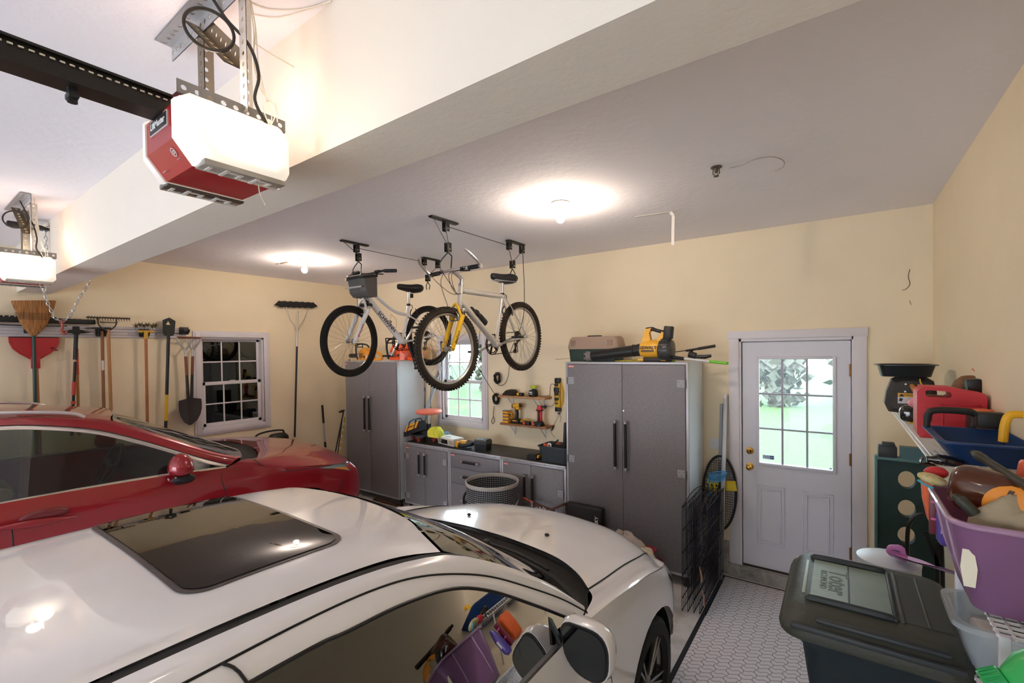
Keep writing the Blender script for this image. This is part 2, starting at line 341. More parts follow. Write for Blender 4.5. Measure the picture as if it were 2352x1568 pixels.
# ================================================================== CEILING THINGS
BULB=M('#fff1dc',.4,em=205,emc='#ffebd6')
for i,(x,y,lb) in enumerate(((-1.623,2.88,'bare bulb fixture on the ceiling nearer the white door'),(-4.907,2.863,'bare bulb fixture on the ceiling nearer the left wall'))):
    t=thing('ceiling_light',lb,'light',(x,y,ZC),group='bare bulb fixtures on the ceiling'); b=B()
    b.lathe([(.0,-.002),(.062,-.002),(.066,-.008),(.06,-.014),(.035,-.03),(.024,-.036),(.024,-.058),(.02,-.06),(0,-.06)],(x,y,ZC)); obj('socket',b,M('#e8dccb',.5),t)
    b=B(); b.lathe([(.013,-.058),(.014,-.07),(.024,-.088),(.031,-.108),(.029,-.125),(.017,-.14),(0,-.145)],(x,y,ZC)); obj('bulb',b,BULB,t)
b=B(); p=V((-5.22,2.80,ZC)); b.sph((p.x,p.y,ZC-.004),(.10,.02,.004)); b.sph((p.x-.12,p.y-.02,ZC-.003),(.03,.01,.004)); single('patched_hole',b,M('#9b8878',.9),'small torn paper patch on the ceiling beside the far bulb','patch')
b=B(); b.tube([onZ(*q,ZC-.002) for q in ((1675,386),(1700,380),(1735,366),(1775,360),(1800,370),(1798,384),(1780,393))],.0022,4,sm=4); single('ceiling_scar',b,M('#b9aca6',.9),'faint curved crack on the ceiling beside the sprinkler stub','crack')
t=thing('ceiling_hook','small bare metal sprinkler stub on the ceiling above the cabinet','hook',(-.587,2.874,ZC)); x,y=-.587,2.874
b=B(); b.lathe([(0,0),(.03,0),(.03,-.006),(.012,-.01),(.01,-.035),(0,-.035)],(x,y,ZC)); b.tube([(x-.016,y,ZC-.012),(x-.018,y,ZC-.04),(x,y,ZC-.052),(x+.018,y,ZC-.04),(x+.016,y,ZC-.012)],.003,6); b.lathe([(0,-.052),(.014,-.052),(.014,-.056),(0,-.056)],(x,y,ZC)); obj('body',b,M('#6b6156',.5,.6),t)
b=B(); s0=V((-1.322,3.551,ZC-.004)); s1=V((-1.06,3.584,ZC-.006)); b.bar(s0,s1,.022,.003); pts=[s1,s1+V((.02,.005,-.03)),s1+V((.015,.01,-.12)),s1+V((.012,.012,-.25))]
for a_,c_ in zip(pts[:-1],pts[1:]): b.bar(a_,c_,.022,.0025,up=(0,1,0))
single('drywall_tape',b,M('#d9d2cc',.8),'loose strip of white tape hanging from the ceiling','tape')
def lamp(x,y,z,w_,r=.04,col=(1,.86,.70)):
    l=bpy.data.lights.new('lamp','POINT'); l.energy=w_; l.shadow_soft_size=r; l.color=col; o=bpy.data.objects.new('lamp_light',l); COL.objects.link(o); o.location=(x,y,z); return o
def angle_iron(b,p,q,n1,n2,w=.035,th=.0025,step=.03,hole=.0055):
    """slotted angle: two flanges along n1 and n2 with a row of round holes"""
    p,q,n1,n2=V(p),V(q),V(n1).normalized(),V(n2).normalized(); z=(q-p); L=z.length; z.normalize(); k=max(1,int(L/step)); st=L/k
    for a_,c_ in ((n1,n2),(n2,n1)):
        for i in range(k):
            o=p+z*st*i; N=8; ci=o+z*st/2+a_*w/2; hs=[ci+hole*1.3*(cos(2*PI*j/N+PI/8)*z*1.2+sin(2*PI*j/N+PI/8)*a_) for j in range(N)]
            co_=[o+z*st+a_*w*.5+z*0,o+z*st+a_*w,o+z*st/2+a_*w,o+a_*w,o+a_*w*.5,o,o+z*st/2,o+z*st]
            # ring order matched by angle
            ring=[o+z*st+a_*w,o+z*st/2+a_*w,o+a_*w,o+a_*w/2,o,o+z*st/2,o+z*st,o+z*st+a_*w/2]
            ring=[ring[j] for j in range(8)]; hs2=[ci+hole*1.3*(cos(PI/4+2*PI*j/8)*z+sin(PI/4+2*PI*j/8)*a_) for j in range(8)]
            for sgn in (0,1):
                off=c_*th*sgn
                for j in range(8): b.face([ring[j]+off,ring[(j+1)%8]+off,hs2[(j+1)%8]+off,hs2[j]+off])
            for j in range(8): b.face([hs2[j],hs2[(j+1)%8],hs2[(j+1)%8]+c_*th,hs2[j]+c_*th])
    return b
def opener(X,Y,zb,label,dim=1):
    r=thing('garage_door_opener',label,'garage door opener',(X,Y,zb),group='garage door openers')
    hl,z1,rw,hw=.138,zb+.172,.094,.18
    def ring(x,i=0,c=.058,zt=0): 
        y0,y1,Z0,Z1=Y-hl+i,Y+hl-i,zb+i*.6,z1-i-zt; return [(x,y0,Z0+c),(x,y0+c*.75,Z0),(x,y1-c*.5,Z0),(x,y1,Z0+c*.5),(x,y1,Z1-c*.4),(x,y1-c*.4,Z1),(x,y0+c*.6,Z1),(x,y0,Z1-c*.45)]
    b=B(); b.loft([ring(x) for x in (X-rw,X+rw)]); obj('red_cover',b,M('#a81d24',.28,coat=.3),r,label='glossy red centre cover')
    for s in (-1,1):
        b=B(); b.loft([ring(X+s*(rw+.001),-.004),ring(X+s*(rw+.02),-.004),ring(X+s*(hw-.03),.006,zt=.012),ring(X+s*(hw-.006),.022,.055,zt=.02),ring(X+s*hw,.04,.05,zt=.02)])
        obj('light_cover',b,M('#fff6ea',.4,em=.22*dim,emc='#fff2e2') if s>0 else M('#efecee',.4,em=.08*dim,emc='#ffe9cf'),r,ang=55,label='lit white translucent light cover' if s>0 else 'white light cover')
        b=B(); x0,x1=sorted((X+s*(rw+.002),X+s*(hw-.022))); b.b2((x0,Y-hl+.045,zb-.009),(x1,Y+hl-.022,zb+.006),.003)
        ln=obj('lens',b,M('#4a4642',.2,coat=.5) if s<0 else M('#a39c94',.15,coat=.5),r,label='ribbed clear lens')
        b=B()
        for k in range(5):
            y=Y-hl+.065+k*.038; b.box(((x0+x1)/2,y,zb-.0095),(.050 if k%2 else .034,.009,.003)); b.box(((x0+x1)/2+(.014 if k%2 else -.014),y+.016,zb-.0095),(.008,.026,.003))
        obj('lens_rib',b,M('#e9e2da',.2),ln)
    yf=Y-hl; b=B(); b.b2((X-.06,yf-.003,zb+.098),(X+.062,yf,zb+.138)); pl=obj('badge',b,M('#d8d4d2',.3),r); b=B(); b.b2((X-.057,yf-.0042,zb+.101),(X+.059,yf-.003,zb+.135)); obj('badge_field',b,M('#2b2728',.4),pl)
    text('badge_lettering','LiftMaster',.024,(X+.001,yf-.005,zb+.118),(1,0,0),(0,0,1),M('#f2f2f2',.4),pl,bold=.0006)
    b=B(); q=(X+.05,yf+.014,zb+.036); b.tor(q,(0,-.8,-.6),.010,.0013,16,4); b.tor(q,(0,-.8,-.6),.004,.0012,10,4); b.box((X+.052,yf+.025,zb+.022),(.018,.001,.004),(-.93,0,0)); b.box((X-.052,yf+.03,zb+.016),(.022,.001,.014),(-.93,0,0)); obj('print',b,M('#e8dede',.5),r)
    zr=zb+.172; Ye=yf+.03; b=B(); b.b2((X-.012,-2.9,zr-.03),(X+.012,Ye,zr+.025)); b.b2((X-.034,-2.9,zr-.036),(X+.034,Ye,zr-.028)); b.b2((X-.024,-2.9,zr+.02),(X+.024,Ye,zr+.026)); rl=obj('rail',b,M('#26221d',.4,.3),r)
    b=B()
    for i in range(190): y=Ye-.02-i*.0165; b.b2((X+.012,y-.005,zr+.008),(X+.017,y+.005,zr+.013),.0015)
    obj('chain',b,M('#d9d3c5',.3,.7),rl)
    b=B(); b.cyl((X,Ye-.20,zr-.07),(X,Ye-.20,zr-.036),.010,n=8); b.box((X,Ye-.20,zr-.055),(.04,.02,.016),bev=.004); obj('trolley_bolt',b,BLK,rl)
    b=B(); angle_iron(b,(X+.10,Y-.13,z1+.002),(X+.10,Y+.15,z1+.002),(0,0,1),(-1,0,0)); obj('mounting_strap',b,M('#8a8580',.4,.8),r)
    b=B(); angle_iron(b,(X-.17,Y+.02,z1),(X-.17,Y+.02,ZC-.03),(1,0,0),(0,1,0),w=.045); obj('hanger',b,M('#857d70',.4,.8),r)
    b=B(); angle_iron(b,(X+.085,Y+.03,z1+.01),(X+.085,Y+.03,ZC-.03),(1,0,0),(-.3,1,0),w=.04); obj('hanger',b,M('#d4cdc4',.4,.5),r)
    b=B(); angle_iron(b,(X-.37,Y+.02,ZC-.004),(X+.22,Y+.02,ZC-.004),(0,-1,0),(0,0,-1),w=.05); obj('ceiling_angle',b,M('#c3c3c6',.4,.6),r)
    b=B(); angle_iron(b,(X-.15,Y+.02,ZC-.03),(X+.07,Y+.04,z1+.15),(0,-1,0),(.6,0,.8),w=.045); obj('diagonal_brace',b,M('#8d7e66',.4,.8),r)
    b=B(); c=V((X+.045,Y-.03,z1+.235)); b.tube([c+V((.0+.02*cos(a_),.055*cos(a_),.055*sin(a_))) for a_ in [i*.42 for i in range(15)]],.0045,6,closed=True,sm=3)
    b.tube([(X-.02,Y+.0,ZC),(X+.03,Y+.02,z1+.30),(X+.12,Y+.04,z1+.20),(X+.15,Y+.05,z1+.11),(X+.125,Y+.05,z1+.05),(X+.13,Y+.08,z1-.01)],.0045,6,sm=6); obj('power_cord',b,M('#2b2622',.5),r)
    b=B()
    for k in range(3):
        j=lambda: random.uniform(-.010,.010)
        b.tube([(X+.10,Y+.05,ZC),(X+.11+j(),Y+.06,z1+.26),(X+.115+j(),Y+.06+j(),z1+.17),(X+.135+j()*2,Y+.07,z1+.09),(X+.15+j()*2,Y+.09,z1+.03),(X+.13,Y+.09,z1-.01)],.0016,5,sm=5)
    b.tube([(X+.14,Y+.08,z1-.01),(X+.13,Y+.07,z1+.04),(X+.155,Y+.09,z1+.05),(X+.15,Y+.10,z1)],.0016,5,sm=5)
    b.tube([(X+.11,Y+.06,z1+.22),(X+.13,Y+.10,z1+.2),(X+.14,Y+.16,z1+.19)],.002,5,sm=4)
    b.tube([(X+.115,Y+.06,zb-.006),(X+.10,Y+.07,zb-.03),(X+.112,Y+.08,zb-.065)],.0016,5,sm=4); obj('wire',b,M('#ece2cc',.6),r)
    lamp(X+.02,Y+.0,z1+.10,.9); lamp(X+hw+.06,Y+.02,zb+.10,.4)
    return r
opener(-1.47,.597,2.594,'garage door opener with red centre band and lit cover, nearest the camera')
opener(-4.43,.60,2.59,'far garage door opener at the left edge, beside the hanging chain')
# staple wires on ceiling/beam joint
b=B(); b.tube([onZ(560,0,ZC-.004),onZ(620,22,ZC-.004),onZ(700,20,ZC-.004),onZ(760,2,ZC-.004)],.0022,5,sm=4); b.tube([onZ(565,30,ZC-.004),onZ(640,40,ZC-.004),onZ(740,12,ZC-.004)],.0018,5,sm=4); single('bell_wire',b,M('#efe6d8',.6),'thin white wires stapled to the ceiling beside the near opener','wire')
# hanging chain looped beneath the beam
ch=thing('hanging_chain','galvanised steel chain hanging in a loop below the beam','chain',(-4.95,.9,2.35)); b=B(); cl=[]
path=cat([(-4.95,.80,ZC-.06),(-4.95,.80,2.8),(-4.95,.785,2.6),(-4.95,.83,2.42),(-4.95,.875,2.375),(-4.95,.925,2.42),(-4.95,.975,2.55),(-4.95,1.06,2.76),(-4.95,1.075,ZC-.02)],30)
d=0; last=path[0]; pts=[last]; 
for p in path[1:]:
    d+=(p-last).length; last=p
    if d>=.027: pts.append(p); d=0
for i in range(len(pts)-1):
    a_,c_=pts[i],pts[i+1]; z=(c_-a_).normalized(); sd=V((1,0,0)) if i%2 else z.cross(V((1,0,0))).normalized(); mid=(a_+c_)/2
    b.tube([mid+z*(.021*cos(q)) + sd*(.0085*sin(q)) for q in [k*PI/4 for k in range(8)]],.003,5,closed=True)
obj('links',b,STEEL,ch)
b=B(); b.b2((-5.0,.60,ZC-.08),(-4.93,.815,ZC-.05),.003); obj('support_bar',b,BLK,ch)
b=B(); z0=2.36; b.tube([(-4.95,.875,z0+.01),(-4.95,.878,z0-.04),(-4.95,.87,z0-.06),(-4.95,.885,z0-.085),(-4.95,.90,z0-.07),(-4.95,.898,z0-.05)],[.007,.009,.009,.008,.006],8,sm=4); b.tor((-4.95,.876,z0+.012),(1,0,0),.012,.005,16,6); single('snap_hook',b,M('#9b4a3e',.5),'rusty red hook hanging at the bottom of the chain','hook')
# bicycle hoists
def hoist(X,label,ya,yb,zc,group='bicycle hoists'):
    y0,y1,y2,y3=ya[0],ya[1],yb[0],yb[1]
    t=thing('bicycle_hoist',label,'hoist',(X,y0,ZC),group=group)
    for s,e in ((y0,y1),(y2,y3)):
        b=B(); b.b2((X-.022,s,ZC-.012),(X+.022,e,ZC-.002),.002); b.b2((X-.02,s+.005,ZC-.016),(X+.02,e-.005,ZC-.012)); obj('mounting_plate',b,BLK,t)
    def pulley(y,z,nm='pulley'):
        b=B(); 
        for sx in (-.018,.018): b.box((X+sx,y,z),(.004,.045,.075),bev=.0018)
        b.cyl((X-.02,y,z-.015),(X+.02,y,z-.015),.006,n=10); b.cyl((X-.012,y,z-.012),(X+.012,y,z-.012),.018,n=14); o=obj(nm,b,M('#1c1b1b',.4),t)
        b=B(); b.cyl((X+.02,y,z-.015),(X+.0235,y,z-.015),.006,n=10); obj('axle',b,M('#c9b9a0',.3,.8),o)
    ym=(y0+y1)/2+.02; pulley(ym,ZC-.055); pulley(y2+.03,ZC-.055); pulley(y3-.03,ZC-.055)
    zf,zr=zc; R=B(); r=.0028
    fy=ym+.02; pulley(fy,zf+.14,'hook_block'); ry=(y2+.1); pulley(ry-.02,zr+.12,'hook_block')
    b=R; b.tube([(X,y0+.03,ZC-.015),(X,fy-.012,zf+.17)],r,5); b.tube([(X,ym,ZC-.08),(X,fy+.01,zf+.17)],r,5)
    b.tube([(X,ym+.02,ZC-.05),(X,y2+.02,ZC-.055)],r,5); b.tube([(X,y2+.03,ZC-.08),(X,ry-.03,zr+.15)],r,5); b.tube([(X,y3-.04,ZC-.08),(X,ry-.01,zr+.15)],r,5)
    obj('rope',b,BLK,t)
    for pts in (((X,fy,zf+.10),(X-.06,fy,zf+.06),(X-.09,fy,zf+.03),(X-.09,fy,zf-.02)),((X,fy,zf+.10),(X+.03,fy+.01,zf+.07),(X+.04,fy,zf+.05),(X+.03,fy,zf-.03)),((X,ry-.02,zr+.08),(X+.03,ry-.02,zr+.03),(X+.02,ry-.02,zr-.01)),((X,ry-.02,zr+.08),(X-.03,ry-.02,zr+.03),(X-.02,ry-.02,zr-.01))): b=B(); b.tube(pts,.005,6); obj('hook',b,BLK,t)
    return t
h1=hoist(-3.76,'black ceiling hoist holding the white bicycle with the handlebar bag',(2.553,2.852),(3.569,3.84),(2.87,2.80))
h2=hoist(-2.56,'black ceiling hoist holding the silver bicycle with the yellow fork',(2.521,2.821),(3.519,3.794),(2.79,2.80))
# ================================================================== CABINETS
CAB=ramp_mat('speckled_grey',['#6f6b70','#7d797e','#8a868b'],260,.5,detail=1); CASE=M('#e2e9f0',.4,bump=.02); RIMM=M('#b5b4b9',.35,.3); PLATE=M('#a5a4aa',.5)
def handle(par,x,y,z,L=.30,hor=False):
    b=B(); a_=(x,y-.045,z-L/2); c_=(x,y-.045,z+L/2)
    if hor: a_=(x-L/2,y-.045,z); c_=(x+L/2,y-.045,z)
    a_,c_=V(a_),V(c_); d=(c_-a_).normalized(); b.cyl(a_+d*.025,c_-d*.025,.0135,n=14); h=obj('handle',b,BLK,par,label='black bar handle')
    for e,s in ((a_,1),(c_,-1)): b=B(); b.cyl(e,e+d*.026*s,.0145,n=14); b.cyl(e+d*.012*s,e+d*.012*s+V((0,.0385,0)),.008,n=8); obj('handle_end',b,STEEL,h)
def cabinet(x0,x1,z0,z1,yf,label,doors=(),drawers=(),legs=True,round_side=None,top=True,badge=True,hz=(.25,.78),hl=.30,hzc=None,lock=True,plates=True):
    t=thing('storage_cabinet' ,label,'cabinet',(x0,yf,z0)); yb=YB-.03; b=B()
    b.b2((x0,yf+.022,z0),(x0+.018,yb,z1)); b.b2((x1-.018,yf+.022,z0),(x1,yb,z1)); b.b2((x0+.018,yf+.022,z0),(x1-.018,yb,z0+.018)); b.b2((x0+.018,yb-.01,z0),(x1-.018,yb,z1))
    if top: b.b2((x0+.018,yf+.022,z1-.018),(x1-.018,yb,z1))
    obj('body',b,CASE,t)
    b=B(); w_=.022
    for q in ((x0,x0+w_,z0,z1),(x1-w_,x1,z0,z1),(x0+w_,x1-w_,z1-w_,z1),(x0+w_,x1-w_,z0,z0+w_)): b.b2((q[0],yf-.002,q[2]),(q[1],yf+.022,q[3]),.002)
    obj('frame',b,RIMM,t)
    n=len(doors); X0=x0+w_+.003
    edges=[X0]+list(doors); 
    for i in range(len(edges)-1):
        a_,c_=edges[i]+.0015,edges[i+1]-.0015; b=B(); b.b2((a_,yf-.006,z0+w_+.003),(c_,yf+.012,z1-w_-.003),.002); d=obj('door',b,CAB,t)
        left=(i%2==0) if len(edges)==3 else True
        hx=c_-.055 if left else a_+.045; zc_=hzc if hzc else (z0+z1)/2; handle(d,hx,yf-.006,zc_,hl)
        if plates:
            for f in hz:
                z=z0+(z1-z0)*f; b=B(); px=a_+.035 if left else c_-.035; b.box((px,yf-.0075,z),(.068,.003,.07),bev=.0012); hp=obj('hinge_plate',b,PLATE,d)
                b=B(); 
                for q in ((.015,.015),(-.015,.015),(.0,-.012)): b.cyl((px+q[0],yf-.0105,z+q[1]),(px+q[0],yf-.0085,z+q[1]),.0045,n=8)
                b.cyl((a_-.004 if left else c_+.004,yf-.012,z-.035),(a_-.004 if left else c_+.004,yf-.012,z+.035),.006,n=8); obj('screws',b,M('#6b6a70',.4,.6),hp)
        if not left and lock: b=B(); b.cyl((a_+.012,yf-.009,zc_+hl/2+.09),(a_+.012,yf-.005,zc_+hl/2+.09),.008,n=12); obj('lock',b,STEEL,d)
    for (a_,c_) in drawers:
        b=B(); b.b2((x0+w_+.003,yf-.006,a_+.0015),(x1-w_-.003,yf+.012,c_-.0015),.002); d=obj('drawer',b,CAB,t); handle(d,(x0+x1)/2-.03,yf-.006,(a_+c_)/2+.01,.26,True)
    if badge: b=B(); b.b2((x0+.035,yf-.0085,z1-.055),(x0+.10,yf-.006,z1-.035)); k=obj('badge',b,M('#d8766e',.4),t); b=B(); b.b2((x0+.045,yf-.0092,z1-.049),(x0+.092,yf-.0084,z1-.042)); obj('badge_mark',b,M('#f6dcd6',.4),k)
    if legs:
        for x in (x0+.04,x1-.04):
            for y in (yf+.06,yb-.06): b=B(); b.cyl((x,y,0),(x,y,z0),.02,n=10); b.cyl((x,y,0),(x,y,.012),.03,n=12); obj('foot',b,BLK,t)
    return t
zt=1.975
tc_=cabinet(-2.272,-1.072,.10,zt,4.10,'tall wide grey two-door cabinet with bar handles beside the white door',doors=(-1.672,-1.097),hzc=1.20,hl=.46,hz=(.48,.90))
cl_=onZ(912,828,zt); yL=4.115; xr=onY(912,828,yL).x+.008; xl=onY(791.4,828,yL).x; xm=onY(847.4,850,yL).x
tl_=cabinet(xl,xr,.10,zt,yL,'tall grey two-door cabinet in the far corner under the chainsaws',doors=(xm,xr-.025),hzc=1.23,hl=.50,hz=(.10,.93),plates=False)
yB=4.10; zB=.885; e=[onY(928.6,1013.6,yB).x,onY(1031,1032,yB).x,onY(1151,1052,yB).x,-2.28]
m1=onY(976,1100,yB).x; m3=onY(1220,1100,yB).x
cabinet(e[0],e[1]-.003,.10,zB,yB,'grey base cabinet with two doors next to the corner cabinet, under the stool',top=False,doors=(m1,e[1]-.028),hl=.30,hzc=.66,hz=(.14,.80))
z3=[.885-.022,.69,.50,.12]
cabinet(e[1]+.003,e[2]-.003,.10,zB,yB,'middle grey base cabinet with drawers behind the mesh hamper',top=False,drawers=((.69,.86),(.50,.69),(.124,.50)))
cabinet(e[2]+.003,e[3]-.003,.10,zB,yB,'grey base cabinet with two doors beneath the open black tool box',top=False,doors=(m3,e[3]-.028),hl=.30,hzc=.62,hz=(.66,))
WT=M('#26292c',.45,bump=.05,var=.1)
for i,(a_,c_,nm) in enumerate(((e[0],e[1],'left'),(e[1],e[2],'middle'),(e[2],e[3],'right'))):
    t=thing('worktop','black worktop slab over the %s base cabinet'%('two-door corner-side','drawer','two-door wide-cabinet-side')[i],'worktop',(a_,yB,zB),group='black worktops on the base cabinets')
    b=B(); b.b2((a_+.002,yB+.012,zB),(c_-.002,YB-.004,zB+.022)); obj('slab',b,WT,t)
    b=B(); b.b2((a_+.001,yB-.012,zB+.001),(c_-.001,yB+.012,zB+.024),.003); ed=obj('edge_trim',b,RIMM,t)
    b=B(); 
    for k in range(5): x=a_+(c_-a_)*(k+.5)/5; b.cyl((x,yB-.0135,zB+.01),(x,yB-.0115,zB+.01),.005,n=8)
    obj('screws',b,M('#45454a',.4,.6),ed)
# ================================================================== CARS
def wheel(b_t,b_r,cx,cy,cz,r,side,spokes=10,w=.22):
    """tyre profile and spoked alloy rim; side=+1 faces +x"""
    ax=(side,0,0); c=(cx-side*w/2,cy,cz)
    b_t.lathe([(r-.115,.0),(r-.03,.0),(r-.004,.02),(r,.05),(r,w-.05),(r-.004,w-.02),(r-.03,w),(r-.085,w+.002),(r-.115,w-.02)],c,ax,48)
    for k in range(3): b_t.tor((cx-side*w/2+side*(.06+.05*k),cy,cz),ax,r+.0005,.003,48,4)
    b_r.lathe([(r-.09,w-.012),(r-.10,w-.03),(r-.125,w-.05),(r-.13,.03)],c,ax,48); b_r.lathe([(.0,w-.03),(.045,w-.03),(.055,w-.04),(.06,w-.08),(0,w-.09)],c,ax,20)
    for k in range(spokes):
        a=2*PI*k/spokes+(.10 if k%2 else -.10)*(2 if spokes==10 else 0); d=V((0,cos(a),sin(a))); t=V((0,-sin(a),cos(a))); o=V((cx-side*w/2,cy,cz))+V((side,0,0))*(w-.035)
        p0,p1=o+d*.045,o+d*(r-.10)+V((side,0,0))*.012; b_r.bar(p0,p1,.014,.026,up=(side,0,0),bev=.003)
def poly_at(c,t):
    """point at fraction t of arc length"""
    L=[0]
    for a,b_ in zip(c[:-1],c[1:]): L.append(L[-1]+(b_-a).length)
    s=t*L[-1]
    for i in range(1,len(c)):
        if s<=L[i]+1e-9:
            f=(s-L[i-1])/max(1e-9,L[i]-L[i-1]); return c[i-1].lerp(c[i],f)
    return c[-1]
def res(c,n,k=6):
    c=cat(c,k); return [poly_at(c,i/(n-1)) for i in range(n)]
def car(cx,label,cat_,D,paint,blackroof=False):
    """D holds the measured feature lines as (y,u,z), u to the right of the centre line"""
    P=lambda q,s=1: V((cx+s*q[1],q[0],q[2]))
    t=thing('car',label,cat_,(cx,D['yc'],0))
    def patch(name,G,mat,ku=4,kv=4,mirror=True,parent=t,ang=40,weld=1e-3,flat=False,cut=None,snap=None,label=None,keep=None):
        b=B()
        for s in ((1,-1) if mirror else (1,)):
            g=[[P(q,s) for q in r] for r in G]; g=bic(g,ku,kv) if not flat else g
            b.quadgrid(g)
        if cut:
            for (yy,zz,R) in cut:
                dl=[f for f in b.bm.faces if (lambda c:(c.y-yy)**2+(c.z-zz)**2<R*R or (abs(c.y-yy)<R and c.z<zz))(f.calc_center_median())]
                bmesh.ops.delete(b.bm,geom=dl,context='FACES')
                for v in b.bm.verts:
                    if v.is_boundary or any(e.is_boundary for e in v.link_edges):
                        d=V((0,v.co.y-yy,v.co.z-zz)); L=d.length
                        if R*.75<L<R*1.3 and v.co.z>zz-.02 and abs(v.co.x-cx)>.5: v.co.y=yy+d.y/L*R; v.co.z=zz+d.z/L*R
                        elif v.co.z<=zz and abs(abs(v.co.y-yy)-R)<.06 and abs(v.co.x-cx)>.5: v.co.y=yy+math.copysign(R,v.co.y-yy)
        return obj(name,b,mat,parent,ang=ang,weld=weld,label=label)
    def line(name,pts,r,mat,mirror=True,parent=t,sm=5,off=(0,0,0),label=None,n=6):
        for s in ((1,-1) if mirror else (1,)): b=B(); b.tube([P((q[0]+off[0],q[1]+off[1],q[2]+off[2]),s) for q in pts],r,n,sm=sm); o=obj(name,b,mat,parent,label=label)
        return o
    patch('body',D['side'],paint,6,7,cut=[(w_[0],w_[1],w_[3]) for w_ in D['wheels']])
    patch('hood',D['hood'],paint,6,6)
    patch('roof',D['roof'],paint,5,5)
    GAP=M('#0d0d0e',.6)
    # roof channel, side rail, door frame, glass
    def strip(name,c0,c1,mat,n=40,mid=None,parent=t,label=None,mirror=True):
        a=res([V(q) for q in c0],n); c=res([V(q) for q in c1],n); rows=[]
        for p,q in zip(a,c):
            if mid is not None: m_=(p+q)/2+V((0,mid[0],mid[1])); rows.append([p,m_,q])
            else: rows.append([p,q])
        for s in ((1,-1) if mirror else (1,)):
            b=B(); g=[[V((cx+s*p.y,p.x,p.z)) for p in r] for r in rows]
            if mid is not None: g=[cat(r,4) for r in g]
            b.quadgrid(g); o=obj(name,b,mat,parent,ang=50,label=label)
        return o
    strip('roof_channel',D['ditch_in'],D['ditch_out'],D.get('ditchmat',GAP),label='black roof channel strip')
    strip('side_rail',D['ditch_out'],D['cut'],paint,mid=D.get('railmid',(.006,.006)))
    line('door_gap',D['cut'],.0035,GAP)
    strip('door_frame',D['cut'],D['gtop'],D.get('framemat',paint),mid=(.004,.002))
    GW=D['glassmat']
    strip('side_glass',D['gtop2'],D['belt2'],GW,label='dark side window glass')
    line('window_seal',D['gtop2'],.006,D.get('sealmat',BLK)); line('belt_moulding',D['beltline'],D.get('beltr',.007),D.get('sealmat',BLK))
    patch('windshield',D['ws'],D.get('wsmat',GW),5,5,label='windshield glass')
    patch('cowl',D['cowl'],M('#1a1817',.7,bump=.6,bs=300),3,3,label='black plastic cowl under the windshield')
    if 'rearglass' in D: patch('rear_window',D['rearglass'],GW,4,4)
    for nm,l in D['lines']: line(nm,l,.0035,GAP)
    for w_ in D['wheels']:
        for s in (1,-1):
            bt,br=B(),B(); wheel(bt,br,cx+s*w_[4],w_[0],w_[2],w_[2],s,D['spokes']); o=obj('wheel',bt,RUB,t,label='black tyre'); obj('rim',br,D['rim'],o,label='alloy rim')
            b=B(); R=w_[3]; N=20; b.quadgrid([[V((cx+s*x,w_[0]+R*cos(PI*k/N),w_[1]+R*sin(PI*k/N))) for k in range(N+1)] for x in (w_[4]+.10-.015,w_[4]-.25)]); b.face([V((cx+s*(w_[4]-.25),w_[0]+R*cos(PI*k/N),w_[1]+R*sin(PI*k/N))) for k in range(N+1)]); obj('wheel_well',b,M('#101010',.9),t)
    b=B(); b.b2((cx-.72,D['yr']+.3,.2),(cx+.72,D['yf']-.5,.32)); b.b2((cx-.60,D['ydash'],.30),(cx+.60,D['ydash']+.5,D['zdash']-.14)); obj('floor_pan',b,M('#141414',.9),t)
    # interior: dashboard, steering wheel, seats, rear-view mirror
    dk=M('#25262a',.7); b=B(); b.box((cx,D['ydash'],D['zdash']),(1.42,.45,.20),bev=.06); obj('dashboard',b,dk,t)
    sw=V((cx-.36,D['ydash']-.30,D['zdash']+.02)); axw=V((0,-.9,.42)); b=B(); b.tor(sw,axw,.185,.016,36,8); b.bar(sw-V((.17,0,0)),sw+V((.17,0,0)),.05,.02); b.bar(sw,sw+V((0,-.07,-.16)),.05,.02); b.sph(sw,(.06,.03,.06)); b.cyl(sw,sw+V((0,.25,-.08)),.03); obj('steering_wheel',b,M('#2f3034',.4),t)
    for s in (-1,1):
        sc=D.get('seatcol','#3b3833'); y=D['ydash']-.95
        b=B(); b.box((cx+s*.36,y+.08,.62),(.50,.54,.20),bev=.06); b.box((cx+s*.36,y-.22,.92),(.48,.16,.62),(-.22,0,0),bev=.06); st=obj('seat',b,M(sc,.6),t); b=B(); b.box((cx+s*.36,y-.31,1.30 if D['zdash']>1 else 1.25),(.26,.10,.17),(-.15,0,0),bev=.045); obj('headrest',b,M(sc,.6),st)
    b=B(); b.box((cx,D['ydash']-1.75,.70),(1.25,.5,.25),bev=.08); b.box((cx,D['ydash']-2.02,1.02),(1.25,.16,.55),(-.3,0,0),bev=.07); obj('rear_seat',b,M(D.get('seatcol','#3b3833'),.6),t)
    b=B(); q=D['rvm']; b.box((cx,q[0],q[1]),(.24,.03,.07),bev=.02); b.cyl((cx,q[0]+.01,q[1]),(cx,q[0]+.10,q[1]+.05),.008); obj('rear_view_mirror',b,M('#3a3f45',.2,.3),t)
    return t,P
GC=glass('car_glass','#2c332c',1.7); GCr=glass('red_car_glass','#bcc6ba',1.1); GWS=glass('windshield_glass','#56615c',1.8)
WP=M('#f3f0f1',.22,coat=1,coatr=.02,var=.01); 
